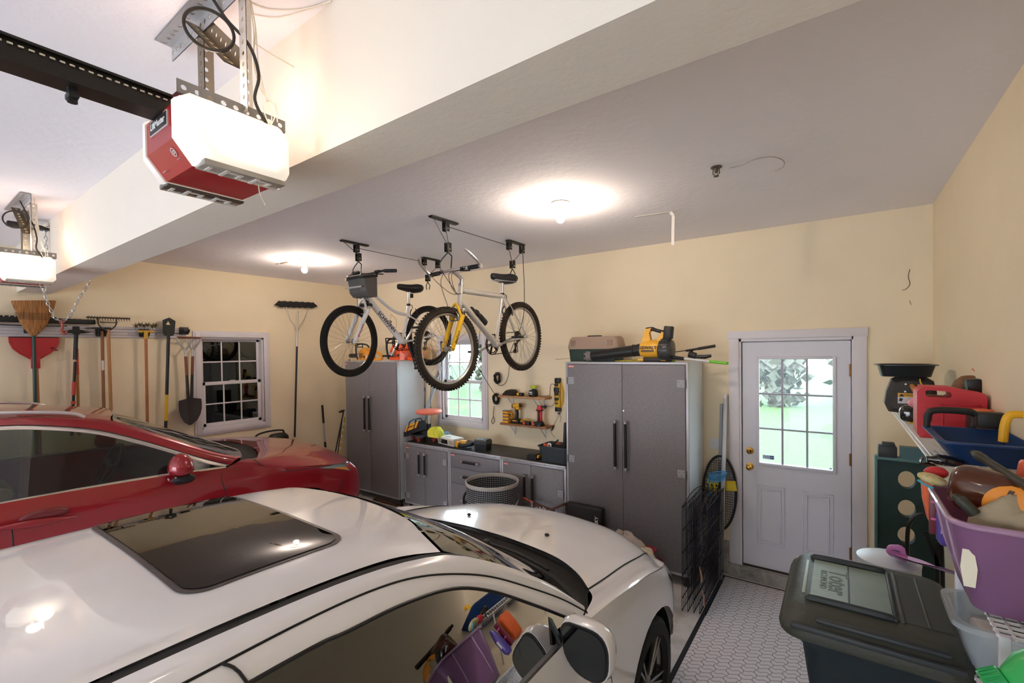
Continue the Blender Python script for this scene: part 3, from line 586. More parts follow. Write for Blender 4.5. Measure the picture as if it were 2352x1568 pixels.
# ---- white car, feature lines (y,u,z)
CX=-1.72
zr=lambda y:1.50-.05*max(0,(-y)/1.2)**2*.6
roof=[]
for y,zc,ze,ue in ((-1.15,1.43,1.37,.50),(-.7,1.475,1.425,.53),(-.2,1.495,1.452,.545),(.3,1.50,1.460,.545),(.65,1.498,1.455,.55),(.95,1.485,1.436,.566),(1.12,1.466,1.412,.625)):
    sw=(.10 if y>1.1 else .02 if y>.9 else 0)
    roof.append([(y+sw,0,zc),(y+sw*.9,.2,zc-.003),(y+sw*.6,.38,zc-.008),(y+sw*.25,.48,zc-.018),(y,ue-.02,ze+.003)])
ditch=[(-1.15,.50,1.37),(-.7,.53,1.425),(-.2,.545,1.452),(.3,.55,1.458),(.65,.558,1.453),(.86,.575,1.444),(1.0,.598,1.431),(1.13,.632,1.409)]
din=[(a,b_-.022,c+.001) for a,b_,c in ditch]; dout=[(a,b_+.004,c) for a,b_,c in ditch]
din_full=din+[(1.235,.668,1.366),(1.375,.716,1.289),(1.53,.779,1.184),(1.655,.846,1.070)]
dout_full=[(a,b_+.0,c) for a,b_,c in dout]+[(1.235,.684,1.366),(1.375,.732,1.289),(1.53,.794,1.184),(1.655,.862,1.068)]
cut=[(-1.15,.575,1.345),(-.7,.61,1.400),(-.2,.62,1.420),(.365,.624,1.427),(.62,.624,1.428),(.81,.634,1.423),(.956,.652,1.406),(1.097,.683,1.369),(1.253,.723,1.306),(1.417,.778,1.212),(1.554,.829,1.125),(1.655,.878,1.045)]
gtop=[(-1.05,.615,1.30),(-.7,.65,1.352),(-.2,.665,1.375),(.54,.670,1.382),(.708,.677,1.375),(.893,.684,1.365),(1.074,.704,1.336),(1.227,.742,1.272),(1.401,.806,1.163),(1.52,.853,1.082),(1.59,.880,1.035)]
belt=[(-1.25,.86,1.04),(-.6,.885,1.028),(.2,.888,1.022),(1.2,.888,1.019),(1.43,.888,1.015),(1.59,.884,1.02)]
side=[ # rows rocker->shoulder, columns tail->nose centre
 [(-1.45,.0,.25),(-1.42,.5,.25),(-1.30,.80,.24),(-.9,.87,.22),(0,.88,.20),(.9,.88,.20),(1.6,.88,.20),(2.2,.885,.22),(2.68,.875,.22),(2.86,.78,.22),(2.99,.5,.22),(3.05,.0,.22)],
 [(-1.50,.0,.5),(-1.47,.5,.5),(-1.35,.82,.5),(-.9,.91,.48),(0,.925,.46),(.9,.925,.46),(1.6,.93,.46),(2.2,.935,.46),(2.70,.915,.45),(2.92,.78,.45),(3.06,.5,.45),(3.12,.0,.45)],
 [(-1.50,.0,.75),(-1.47,.5,.75),(-1.35,.82,.76),(-.9,.92,.74),(0,.935,.72),(.9,.935,.72),(1.6,.936,.72),(2.2,.940,.72),(2.68,.925,.62),(2.92,.80,.60),(3.08,.5,.58),(3.15,.0,.58)],
 [(-1.45,.0,.95),(-1.42,.5,.95),(-1.30,.82,.95),(-.9,.905,.94),(0,.93,.92),(.9,.93,.92),(1.6,.93,.92),(2.2,.935,.88),(2.62,.925,.78),(2.86,.82,.72),(3.05,.5,.68),(3.13,.0,.67)],
 [(-1.40,.0,1.05),(-1.37,.5,1.05),(-1.25,.80,1.05),(-.9,.885,1.055),(0,.905,1.043),(.9,.906,1.040),(1.62,.908,1.032),(2.2,.925,.965),(2.58,.905,.87),(2.80,.80,.80),(3.0,.5,.75),(3.08,.0,.745)]]
hood=[
 [(2.09,0,1.035),(2.085,.2,1.034),(2.04,.50,1.03),(1.97,.67,1.02),(1.895,.775,1.0),(1.80,.84,1.02),(1.64,.885,1.040),(1.62,.908,1.032)],
 [(2.20,0,1.022),(2.20,.2,1.022),(2.16,.50,1.018),(2.10,.68,1.005),(2.05,.782,.985),(2.0,.85,.995),(1.95,.895,1.005),(1.95,.917,.995)],
 [(2.45,0,.995),(2.45,.2,.995),(2.42,.50,.985),(2.34,.70,.968),(2.30,.782,.955),(2.27,.85,.958),(2.25,.895,.965),(2.25,.920,.955)],
 [(2.75,0,.950),(2.74,.2,.948),(2.68,.50,.94),(2.58,.70,.918),(2.52,.778,.912),(2.48,.84,.918),(2.44,.89,.918),(2.43,.913,.91)],
 [(2.92,0,.905),(2.91,.2,.902),(2.85,.48,.895),(2.74,.68,.875),(2.68,.755,.868),(2.62,.82,.87),(2.55,.875,.876),(2.52,.908,.887)],
 [(3.03,0,.83),(3.02,.2,.828),(2.95,.48,.83),(2.84,.66,.83),(2.77,.74,.83),(2.70,.81,.835),(2.61,.87,.85),(2.56,.905,.872)],
 [(3.08,0,.745),(3.07,.2,.746),(3.0,.5,.75),(2.88,.70,.775),(2.80,.80,.80),(2.70,.865,.835),(2.63,.89,.855),(2.58,.905,.87)]]
ws=[[(1.24,0,1.462),(1.235,.2,1.457),(1.205,.38,1.444),(1.165,.50,1.430),(1.135,.605,1.412)],
    [(1.46,0,1.345),(1.455,.25,1.34),(1.43,.45,1.326),(1.40,.60,1.305),(1.372,.706,1.289)],
    [(1.69,0,1.20),(1.68,.3,1.195),(1.65,.52,1.18),(1.59,.68,1.168),(1.527,.769,1.182)],
    [(1.90,0,1.055),(1.89,.32,1.052),(1.84,.58,1.045),(1.75,.75,1.04),(1.655,.85,1.055)]]
cowl=[[(1.90,0,1.050),(1.89,.32,1.047),(1.84,.58,1.04),(1.75,.75,1.035),(1.665,.86,1.045)],
      [(2.0,0,1.0),(1.99,.32,1.0),(1.95,.58,.992),(1.86,.73,.985),(1.76,.84,.99)],
      [(2.085,0,1.018),(2.075,.3,1.016),(2.03,.52,1.008),(1.96,.67,1.0),(1.885,.775,.985)]]
wheels=[(2.34,.345,.335,.385,.81),(-.42,.345,.335,.385,.81)]
doorcut=[(1.655,.880,1.052),(1.687,.926,.926),(1.742,.936,.811),(1.779,.936,.699),(1.80,.934,.5),(1.78,.90,.24)]
reardoor=[(.43,.626,1.43),(.46,.668,1.39),(.50,.79,1.2),(.56,.895,1.025),(.60,.934,.92),(.60,.937,.7),(.58,.93,.45)]
hoodcut=[(1.895,.777,1.003),(2.05,.784,.988),(2.30,.784,.958),(2.52,.780,.915),(2.68,.757,.871),(2.77,.742,.834)]
rearg=[[(-1.15,0,1.435),(-1.15,.3,1.425),(-1.15,.5,1.37)],[(-1.33,0,1.25),(-1.32,.4,1.24),(-1.25,.66,1.2)],[(-1.42,0,1.06),(-1.40,.5,1.06),(-1.28,.80,1.06)]]
D=dict(yc=.8,side=side,hood=hood,roof=roof,ditch_in=din_full,ditch_out=dout_full,cut=cut,gtop=gtop,gtop2=gtop,belt2=belt,beltline=belt,ws=ws,wsmat=GWS,cowl=cowl,rearglass=rearg,
 lines=[('door_gap_front',doorcut),('door_gap_rear',reardoor),('hood_gap',hoodcut),('hood_rear_edge',[(2.088,0,1.036),(2.083,.2,1.034),(2.04,.50,1.03),(1.97,.67,1.019),(1.897,.77,1.0)])],
 wheels=wheels,spokes=10,rim=M('#8d8a88',.25,.9),glassmat=GC,yr=-1.4,yf=3.0,ydash=1.45,zdash=.93,rvm=(1.12,1.36))
white,P=car(CX,'white car with a sunroof parked nearest the camera','car',D,WP)
# sunroof
b=B(); cxs=-.045
def rr(hu,hy,r,n=8):
    out=[]
    for qx,qy,a0 in ((1,1,0),(-1,1,90),(-1,-1,180),(1,-1,270)):
        for k in range(n+1): a=rad(a0+90*k/n); out.append((qx*(hu-r)+r*cos(a),qy*(hy-r)+r*sin(a)))
    fine=[]
    for i,p in enumerate(out):
        q=out[(i+1)%len(out)]; m_=max(1,int(math.hypot(q[0]-p[0],q[1]-p[1])/.03))
        for j in range(m_): fine.append((p[0]+(q[0]-p[0])*j/m_,p[1]+(q[1]-p[1])*j/m_))
    return fine
from mathutils.bvhtree import BVHTree
_ro=[o for o in white.children if o.name.startswith('roof') and 'channel' not in o.name][0]; _bv=BVHTree.FromPolygons([v.co+white.location for v in _ro.data.vertices],[list(p.vertices) for p in _ro.data.polygons])
def roofz(u,y):
    h=_bv.ray_cast(V((CX+u,y,3)),V((0,0,-1)))[0]; return h.z if h else 1.45
def sheet(scale_u,scale_y,r,dz,inset=0):
    b=B(); N=16; out=rr(scale_u,scale_y,r); rings=[]
    for k in range(N+1):
        f=k/N; ring=[]
        for (a,c) in out:
            u=cxs+a*(1-f*.999); y=.675+c*(1-f*.999); ring.append((CX+u,y,roofz(u,y)+dz))
        rings.append(ring)
    b.quadgrid(rings,False,True); return b
obj('sunroof_frame',sheet(.442,.236,.07,.0035),M('#4a4344',.4),white,ang=60,label='dark rubber frame around the sunroof')
obj('sunroof_glass',sheet(.428,.220,.06,.006),M('#080706',.015,ior=1.5),white,ang=60,label='black tinted sunroof glass')
# wipers, washer nozzles, mirror, handle, bug splat
b=B(); 
for s,e in (((1.93,-.45,1.055),(1.80,.16,1.10)),((1.93,.15,1.055),(1.80,.62,1.085))): b.tube([P(s),P(((s[0]+e[0])/2+.01,(s[1]+e[1])/2,(s[2]+e[2])/2+.01)),P(e)],.007,6,sm=3); b.sph(P(s),(.025,.025,.02),8)
obj('wiper',b,BLK,white)
for u in (-.28,.32): b=B(); b.sph(P((2.28,u,1.020)),(.016,.012,.008),10); obj('washer_nozzle',b,BLK,white)
for s in (1,-1):
    b=B(); G=[]
    for (yo,x,zo,hx,hz) in ((1.405,1.005,1.060,.090,.092),(1.43,1.005,1.060,.096,.098),(1.47,1.003,1.058,.088,.090),(1.505,.995,1.052,.066,.066),(1.525,.985,1.045,.035,.035),(1.53,.98,1.04,.005,.005)):
        G.append([P((yo,x+hx*math.copysign(abs(cos(a))**.7,cos(a))-(.03*sin(a) if cos(a)<0 else 0),zo+hz*math.copysign(abs(sin(a))**.75,sin(a))),s) for a in [2*PI*i/28 for i in range(28)]])
    b.loft(G); mr=obj('wing_mirror',b,WP,white,ang=60,label='white wing mirror')
    def face(k,y): return [P((y,1.005+k*.088*math.copysign(abs(cos(a))**.7,cos(a))-(.03*k*sin(a) if cos(a)<0 else 0),1.060+k*.090*math.copysign(abs(sin(a))**.75,sin(a))),s) for a in [2*PI*i/28 for i in range(28)]]
    b=B(); b.loft([face(.99,1.400),face(.99,1.408)]); obj('mirror_bezel',b,BLK,mr); b=B(); b.loft([face(.90,1.397),face(.90,1.401)]); obj('mirror_glass',b,M('#4a5057',.03,1),mr)
    b=B(); b.loft([[P(q,s) for q in ((1.46,.885,1.07),(1.46,.905,1.03),(1.60,.905,1.03),(1.585,.89,1.055))],[P(q,s) for q in ((1.45,.93,1.06),(1.45,.94,1.03),(1.55,.93,1.03),(1.55,.93,1.05))]]); obj('mirror_foot',b,BLK,mr)

for s in (1,-1): b=B(); b.bar(P((1.46,.80,1.135),s),P((1.43,.895,1.042),s),.02,.012,up=(1,0,0)); obj('quarter_pillar',b,BLK,white)
for s in (1,-1):
    b=B(); b.quadgrid(bic([[P(q,s) for q in r] for r in ([(2.62,.893,.862),(2.74,.845,.835),(2.86,.76,.80)],[(2.62,.925,.80),(2.80,.862,.765),(2.93,.765,.735)],[(2.64,.932,.76),(2.84,.868,.71),(2.98,.765,.695)])],4,4)); obj('headlight',b,M('#8b8f96',.12,.5,coat=1),white,ang=60)
b=B(); q=P((.555,.603,1.43)); b.sph(q,(.010,.008,.003),8,(0,.6,.3)); obj('insect_smear',b,M('#9a7458',.8),white)
# ---- red SUV
RP=M('#94131f',.25,.15,coat=1,coatr=.02,var=.02)
C2=-5.25
roofr=[]
for y,zc,ze,ue in ((-1.6,1.62,1.57,.52),(-1.0,1.70,1.655,.58),(-.4,1.735,1.69,.60),(.1,1.742,1.695,.605),(.5,1.735,1.69,.605),(.8,1.705,1.66,.615),(1.0,1.665,1.615,.63),(1.08,1.645,1.595,.64)):
    sw=.10 if y>1.05 else .04 if y>.95 else 0
    roofr.append([(y+sw,0,zc),(y+sw*.9,.22,zc-.004),(y+sw*.6,.42,zc-.018),(y+sw*.2,.54,(zc+ze)/2-.004),(y,ue-.02,ze+.002)])
ditch=[(-1.6,.52,1.57),(-1.0,.58,1.655),(-.4,.60,1.69),(.1,.605,1.695),(.5,.605,1.69),(.8,.615,1.66),(1.0,.635,1.62),(1.086,.655,1.595),(1.252,.72,1.51),(1.493,.80,1.376),(1.727,.865,1.248),(1.90,.90,1.185)]
cutr=[(-1.6,.60,1.52),(-1.0,.645,1.60),(-.4,.655,1.640),(.1,.658,1.645),(.498,.655,1.638),(.744,.678,1.604),(.993,.722,1.538),(1.238,.786,1.425),(1.506,.858,1.281),(1.66,.895,1.20),(1.80,.925,1.135)]
gtr=[(a-.012,b_+.012,c-.022) for a,b_,c in cutr[:-1]]+[(1.765,.925,1.135)]
beltr=[(-1.7,.86,1.20),(-.6,.90,1.18),(.459,.909,1.169),(.873,.909,1.166),(1.251,.914,1.156),(1.481,.920,1.142),(1.60,.925,1.134),(1.765,.928,1.125)]
sider=[
 [(-1.75,.0,.32),(-1.72,.5,.32),(-1.6,.80,.32),(-1.2,.88,.30),(0,.90,.28),(.9,.90,.28),(1.7,.90,.28),(2.4,.905,.30),(2.95,.88,.30),(3.12,.76,.30),(3.22,.5,.30),(3.26,.0,.30)],
 [(-1.80,.0,.6),(-1.78,.5,.6),(-1.65,.82,.6),(-1.2,.93,.56),(0,.945,.52),(.9,.945,.52),(1.7,.948,.52),(2.4,.952,.52),(3.0,.93,.50),(3.19,.80,.50),(3.30,.5,.50),(3.34,.0,.50)],
 [(-1.82,.0,.85),(-1.80,.5,.85),(-1.67,.82,.85),(-1.2,.945,.82),(0,.96,.80),(.9,.96,.80),(1.7,.962,.80),(2.4,.962,.78),(3.0,.950,.70),(3.16,.86,.68),(3.30,.5,.68),(3.34,.0,.68)],
 [(-1.80,.0,1.05),(-1.78,.5,1.05),(-1.65,.82,1.05),(-1.2,.94,1.03),(0,.955,1.02),(.9,.955,1.01),(1.7,.955,.99),(2.4,.962,.93),(2.98,.950,.84),(3.12,.87,.82),(3.26,.5,.80),(3.31,.0,.80)],
 [(-1.75,.0,1.22),(-1.72,.5,1.22),(-1.6,.82,1.21),(-1.2,.91,1.19),(0,.918,1.175),(.9,.922,1.165),(1.77,.938,1.118),(2.35,.952,1.00),(2.92,.93,.92),(3.04,.86,.91),(3.18,.5,.90),(3.22,.0,.90)]]
hoodr=[
 [(2.30,0,1.135),(2.29,.25,1.135),(2.22,.52,1.13),(2.14,.70,1.125),(2.03,.82,1.13),(1.95,.87,1.15),(1.86,.912,1.145),(1.77,.938,1.118)],
 [(2.45,0,1.13),(2.44,.25,1.13),(2.40,.52,1.13),(2.33,.70,1.12),(2.25,.80,1.115),(2.18,.86,1.105),(2.12,.915,1.08),(2.08,.945,1.055)],
 [(2.70,0,1.105),(2.69,.25,1.105),(2.65,.50,1.105),(2.57,.68,1.09),(2.50,.78,1.075),(2.45,.85,1.055),(2.40,.92,1.02),(2.36,.950,1.0)],
 [(2.95,0,1.06),(2.94,.25,1.06),(2.88,.48,1.055),(2.80,.66,1.04),(2.74,.76,1.02),(2.69,.84,1.0),(2.64,.90,.98),(2.61,.942,.965)],
 [(3.12,0,.985),(3.11,.25,.985),(3.05,.48,.985),(2.96,.66,.975),(2.91,.76,.965),(2.86,.84,.955),(2.82,.89,.945),(2.79,.937,.937)],
 [(3.22,0,.90),(3.21,.25,.90),(3.18,.50,.90),(3.11,.70,.905),(3.06,.80,.91),(3.01,.875,.912),(2.96,.91,.915),(2.92,.93,.92)]]
wsr=[[(1.18,0,1.645),(1.175,.22,1.641),(1.14,.42,1.627),(1.11,.54,1.61),(1.09,.635,1.595)],
     [(1.46,0,1.49),(1.45,.3,1.485),(1.41,.50,1.47),(1.35,.64,1.45),(1.30,.725,1.48)],
     [(1.80,0,1.32),(1.78,.35,1.315),(1.72,.58,1.30),(1.62,.73,1.29),(1.52,.805,1.36)],
     [(2.12,0,1.165),(2.10,.36,1.16),(2.03,.62,1.155),(1.95,.80,1.155),(1.88,.888,1.18)]]
cowlr=[[(2.12,0,1.16),(2.10,.36,1.155),(2.03,.62,1.15),(1.95,.80,1.15),(1.90,.87,1.155)],
       [(2.22,0,1.12),(2.20,.34,1.115),(2.13,.60,1.11),(2.05,.76,1.11),(1.98,.84,1.12)],
       [(2.29,0,1.13),(2.28,.25,1.13),(2.21,.52,1.125),(2.13,.70,1.12),(2.03,.81,1.125)]]
hcr=[(2.01,.905,1.145),(2.055,.928,1.09),(2.13,.943,1.03),(2.24,.955,.99),(2.40,.958,.965),(2.65,.952,.945),(2.85,.943,.925),(2.95,.934,.918)]
dcr=[(1.80,.925,1.14),(1.72,.945,1.06),(1.74,.957,.95),(1.76,.962,.80),(1.76,.955,.6),(1.72,.93,.4)]
chr_=M('#d6cfcc',.2,.85)
D=dict(yc=.8,side=sider,hood=hoodr,roof=roofr,ditch_in=[(a,b_-.02,c+.001) for a,b_,c in ditch],ditch_out=ditch,ditchmat=RP,cut=cutr,gtop=gtr,gtop2=gtr,belt2=beltr,beltline=beltr,beltr=.011,ws=wsr,wsmat=GWS,cowl=cowlr,framemat=chr_,sealmat=chr_,
 lines=[('hood_gap',hcr),('door_gap_front',dcr),('door_gap_rear',[(.47,.91,1.165),(.50,.957,1.0),(.50,.962,.8),(.48,.95,.5)]),('fender_gap',[(2.92,.955,.80),(2.86,.963,.70),(2.80,.958,.60)])],
 wheels=[(2.43,.36,.37,.415,.84),(-.40,.36,.37,.415,.84)],spokes=10,rim=M('#8d8a88',.25,.9),glassmat=GCr,yr=-1.7,yf=3.2,ydash=1.60,zdash=1.06,rvm=(1.08,1.50),seatcol='#8b7a5e',railmid=(.012,.012))
red,P=car(C2,'red sport utility car parked beside the tool wall','car',D,RP)
for s in (1,-1): b=B(); b.tube([P(q,s) for q in ((-1.5,.55,1.60),(-1.3,.57,1.675),(-.4,.585,1.725),(.2,.59,1.730),(.6,.598,1.712),(.85,.61,1.678),(.93,.622,1.64))],.013,8,sm=5); obj('roof_rail',b,M('#d9d2cf',.3,.6),red)
for s in (1,-1):
    P=(lambda q,s=1: V((C2+s*(q[1] if s>0 or q[1]<.93 else .93+(q[1]-.93)*.45),q[0],q[2])))
    b=B(); G=[]
    for (x,hy,hz,yo,zo) in ((.93,.03,.02,1.44,1.14),(.955,.05,.05,1.43,1.16),(.985,.075,.10,1.41,1.20),(1.02,.085,.115,1.40,1.21),(1.07,.08,.11,1.40,1.21),(1.10,.065,.085,1.405,1.205),(1.12,.03,.04,1.41,1.20)):
        G.append([P((yo+hy*cos(a),x,zo+hz*sin(a)*(1 if sin(a)>0 else .55)),s) for a in [2*PI*i/20 for i in range(20)]])
    b.loft(G); mr=obj('wing_mirror',b,RP,red,ang=60,label='red wing mirror'); b=B(); b.loft([[P((yo+hy*cos(a),x,zo-.045+hz*.35*sin(a)),s) for a in [2*PI*i/16 for i in range(16)]] for (x,hy,hz,yo,zo) in ((.93,.03,.05,1.45,1.16),(.99,.075,.10,1.42,1.165),(1.07,.08,.11,1.41,1.17),(1.115,.05,.07,1.41,1.18))]); obj('mirror_base',b,BLK,mr)
    b=B(); b.tube([P((1.335,.97,1.13),s),P((1.33,1.03,1.12),s),P((1.34,1.11,1.16),s)],.006,6,sm=3); obj('chrome_line',b,CHROME,mr)
    b=B(); G=[[(2.62,.952,.935),(2.80,.945,.93),(2.95,.92,.925),(3.04,.865,.915),(3.06,.80,.91)],[(2.72,.962,.91),(2.90,.955,.875),(3.02,.925,.84),(3.11,.865,.82),(3.15,.80,.82)],[(2.78,.964,.90),(2.93,.957,.845),(3.04,.925,.80),(3.13,.865,.775),(3.17,.80,.78)]]; b.quadgrid(bic([[P((q[0],q[1]+.004,q[2]),s) for q in r] for r in G],4,4)); hl=obj('headlight',b,M('#6f8594',.1,.5,coat=1),red,ang=60,label='clear headlight')
    b=B(); b.quadgrid(bic([[P(q,s) for q in r] for r in ([(2.74,.966,.905),(2.86,.967,.895),(2.93,.962,.880)],[(2.80,.970,.893),(2.88,.968,.868),(2.965,.958,.838)])],3,3)); obj('amber_marker',b,M('#d9862b',.3),hl)
b=B(); G=[]
for f in [i/10 for i in range(11)]: y=.40+f*.40; h=.022*sin(PI*max(.04,min(.96,f)))+.004; G.append([P((y,.952+.018+.016*sin(PI*f)*1+.012*cos(a),1.035-.035*f+h*sin(a))) for a in [2*PI*i/10 for i in range(10)]])
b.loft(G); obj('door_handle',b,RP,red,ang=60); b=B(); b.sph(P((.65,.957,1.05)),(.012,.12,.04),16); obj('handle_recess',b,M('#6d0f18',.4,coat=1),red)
# ================================================================== BICYCLES (local frame: x forward, y left, z up, origin at rear hub)
def bike_wheel(par,c,R,front,steer=None,knob=True,tcol='#1a1714',rimc='#b9b3ab',rotor=False):
    """c hub centre, R tyre radius; steer is a matrix turning the whole front assembly"""
    X=steer or Matrix.Identity(4); w_=B(); w_.tor(c,(0,1,0),R-.028,.027,56,10)
    if knob:
        N=72
        for i in range(N):
            a=2*PI*i/N; d=V((cos(a),0,sin(a))); t=V((-sin(a),0,cos(a)))
            for y,k in ((-.014,.0),(.014,.5),(-.024,.25),(.024,.75)):
                a2=a+k*2*PI/N; d2=V((cos(a2),0,sin(a2))); rr_=R-.001 if abs(y)<.02 else R-.013; b_=V(c)+d2*rr_+V((0,y,0)); w_.bar(b_-V((-sin(a2),0,cos(a2)))*.006,b_+V((-sin(a2),0,cos(a2)))*.006,.010,.008,up=d2)
    else:
        for y in (-.012,0,.012): w_.tor((c[0],c[1]+y,c[2]),(0,1,0),R-.0015,.0025,56,4)
    w_.xf(X); ty=obj('front_wheel' if front else 'rear_wheel',w_,M(tcol,.85,bump=.2,bs=200),par,label='black tyre')
    r=B(); r1=R-.050; r.lathe([(r1+.004,-.012),(r1-.010,-.012),(r1-.018,-.005),(r1-.018,.005),(r1-.010,.012),(r1+.004,.012)],c,(0,1,0),56); r.xf(X); obj('rim',r,M(rimc,.3,.8),ty)
    h=B(); h.cyl(V(c)-V((0,.048,0)),V(c)+V((0,.048,0)),.012,n=12)
    for s in (-1,1): h.cyl(V(c)+V((0,s*.026,0)),V(c)+V((0,s*.030,0)),.024,n=16)
    h.xf(X); obj('hub',h,STEEL,ty)
    s_=B(); N=32
    for i in range(N):
        a=2*PI*i/N; sd=1 if i%2 else -1; ha=a+(.9 if (i//2)%2 else -.9); p=V(c)+V((.022*cos(ha),sd*.028,.022*sin(ha))); q=V(c)+V(((r1-.018)*cos(a),0,(r1-.018)*sin(a))); s_.cyl(p,q,.0011,n=4,cap=False)
    s_.xf(X); obj('spokes',s_,M('#8f8a83',.3,.8),ty)
    return ty
def bicycle(name_label,root,G,st):
    t=thing('bicycle',name_label,'bicycle',root,(0,0,G.get('rz',-PI/2)),world=False)
    Z=V((0,0,0)); fh,bb,sc,ht,hb,sp=[V((q[0],0,q[1])) for q in (G['fh'],G['bb'],G['seat'],G['ht'],G['hb'],G['sp'])]
    fr=M(G['frame'],.28,G.get('metal',0),coat=.6)
    b=B(); tt=[V((q[0],0,q[1])) for q in G['toptube']]; b.tube(tt,G.get('rt',.017),12,sm=5); b.tube([hb+(ht-hb)*.25,bb],G.get('rd',.022),12); b.cyl(hb,ht,.021,n=16); b.tube([sc,bb],.016,12)
    b.cyl(bb-V((0,.036,0)),bb+V((0,.036,0)),.024,n=16)
    for s in (-1,1):
        b.tube([bb+V((-.02,s*.022,0)),bb+V((-.12,s*.04,bb.z*-.25)),V((0,s*.062,0))],.010,8,sm=4); b.tube([G.get('stay') and V((G['stay'][0],s*.02,G['stay'][1])) or sc+V((-.005,s*.018,-.01)),(V((0,s*.062,0))*.7+(sc+V((0,s*.03,0)))*.3),V((0,s*.062,0))],.008,8,sm=4)
        b.box((0,s*.062,0),(.03,.006,.04),bev=.002)
    obj('frame',b,fr,t,ang=50)
    if G.get('letter'):
        txt,colr,sz=G['letter']; d=(bb-hb).normalized(); side=V((0,1,0)); o=hb+(bb-hb)*.50+side*(G.get('rd',.022)+.0008); text('frame_lettering',txt,sz,o,d,-(side.cross(d)) if (side.cross(d)).z<0 else side.cross(d),M(colr,.4),t,ext=.0005,bold=.001)
    # seat post and saddle
    b=B(); b.cyl(sc,sp,.0135,n=12); b.cyl(sp+V((0,0,-.01)),sp+V((0,0,.012)),.018,n=10); obj('seat_post',b,STEEL,t)
    b=B(); b.cyl(sc+V((0,0,-.012)),sc+V((0,0,.012)),.02,n=14); b.tube([sc+V((-.02,.0,0)),sc+V((-.03,.02,-.005)),sc+V((-.03,.03,-.04))],.004,6); obj('seat_clamp',b,BLK,t)
    b=B(); rg=[]
    for x,hw_,zt,zb_ in ((.165,.012,.05,.025),(.15,.024,.064,.008),(.09,.032,.068,.0),(.03,.046,.070,-.008),(-.03,.076,.076,-.012),(-.08,.098,.086,-.014),(-.125,.090,.086,-.006),(-.145,.04,.075,.02)):
        rg.append([sp+V((x,hw_*math.copysign(abs(cos(a))**.8,cos(a)),(zt+zb_)/2+(zt-zb_)/2*sin(a))) for a in [2*PI*i/18 for i in range(18)]])
    b.loft(rg); sd=obj('saddle',b,M('#1c1b1d',.45),t,ang=60)
    b=B()
    for s in (-1,1): b.tube([sp+V((.12,s*.01,.018)),sp+V((.05,s*.02,.004)),sp+V((-.05,s*.022,.004)),sp+V((-.11,s*.04,.02))],.0035,6,sm=3)
    obj('saddle_rails',b,STEEL,sd)
    if G.get('saddle_skirt'): b=B(); b.loft([[p+V((0,0,-.006)) for p in [sp+V((x,h_*cos(a),.012+.010*sin(a))) for a in [2*PI*i/18 for i in range(18)]]] for x,h_ in ((.13,.022),(.03,.042),(-.03,.068),(-.08,.087),(-.122,.078))]); obj('saddle_skirt',b,M('#a3a3a6',.5),sd)
    # front assembly turned about the steering axis
    ax=(ht-hb).normalized(); X=Matrix.Translation(hb)@Matrix.Rotation(st,4,ax)@Matrix.Translation(-hb)
    fb=B(); cw=.056; crown=hb-ax*.045; 
    for s in (-1,1):
        lo=fh+V((0,s*cw,0)); up=crown+V((0,s*cw,0)); mid=lo+(up-lo)*.84
        fb.tube([lo,mid],[.018,.022],12); fb.tube([mid,mid+(up-mid)*.2],.023,12)
        fb.box(lo,(.03,.012,.04),bev=.003)
    fb.tube([mid_ for mid_ in (fh+(crown-fh)*.80+V((0,-cw,0)),fh+(crown-fh)*1.0+V((.045,-cw*.8,0)),fh+(crown-fh)*1.17+V((.060,0,0)),fh+(crown-fh)*1.0+V((.045,cw*.8,0)),fh+(crown-fh)*.80+V((0,cw,0)))],.012,8,sm=4); fb.xf(X); fk=obj('fork',fb,M(G['fork'],.35,coat=.4),t,ang=50,label=G.get('forklabel'))
    fb=B()
    for s in (-1,1): fb.tube([fh+(crown-fh)*.72+V((0,s*cw,0)),crown+V((0,s*cw,0))],.0175,10)
    fb.xf(X); obj('stanchions',fb,M(G.get('stan','#22211f'),.4),fk)
    if G.get('forktext'):
        txt,colr,sz=G['forktext']; dd=(crown-fh).normalized()*(G.get('ftd',1)); q=text('fork_lettering',txt,sz,(0,0,0),(1,0,0),(0,1,0),M(colr,.4),fk,ext=.0005,bold=.0006)
        nrm=V((0,1,0)); u=dd; v=nrm.cross(u); R=Matrix((u,v,nrm)).transposed().to_4x4(); R.translation=fh+(crown-fh)*.30+V((0,cw+.019,0)); q.data.transform(X@R)
    fb=B(); fb.box(crown,(.05,.15,.035),bev=.012); fb.cyl(hb-ax*.03,hb,.023,n=14); fb.cyl(ht,ht+ax*.02,.023,n=14); fb.xf(X); obj('fork_crown',fb,BLK if G.get('blackcrown') else STEEL,fk)
    bw=bike_wheel(t,fh,.335,True,X,G['knob'],G.get('tyre','#1a1714'),G.get('rimc','#b9b3ab')); rw=bike_wheel(t,Z,.335,False,None,G['knob'],G.get('tyre','#1a1714'),G.get('rimc','#b9b3ab'))
    # stem and handlebar
    top=ht+ax*.05; cl=V((G['bar'][0],0,G['bar'][1])); b=B(); b.cyl(ht,top,.014,n=12); b.tube([top,top+ax*.02+V((.01,0,0)),cl],.0155,10,sm=3); b.xf(X); obj('stem',b,STEEL if not G.get('blackbar') else BLK,t)
    hb_=B(); W=.29; rise=G.get('rise',.0); hpts=[cl+V((G.get('sweep',-.05),W,rise+.0)),cl+V((G.get('sweep',-.05)*.5,W*.6,rise)),cl+V((0,.06,0)),cl+V((0,-.06,0)),cl+V((G.get('sweep',-.05)*.5,-W*.6,rise)),cl+V((G.get('sweep',-.05),-W,rise))]
    hb_.tube(hpts,.0115,10,sm=5); hb_.xf(X); bar=obj('handlebar',hb_,STEEL if not G.get('blackbar') else BLK,t)
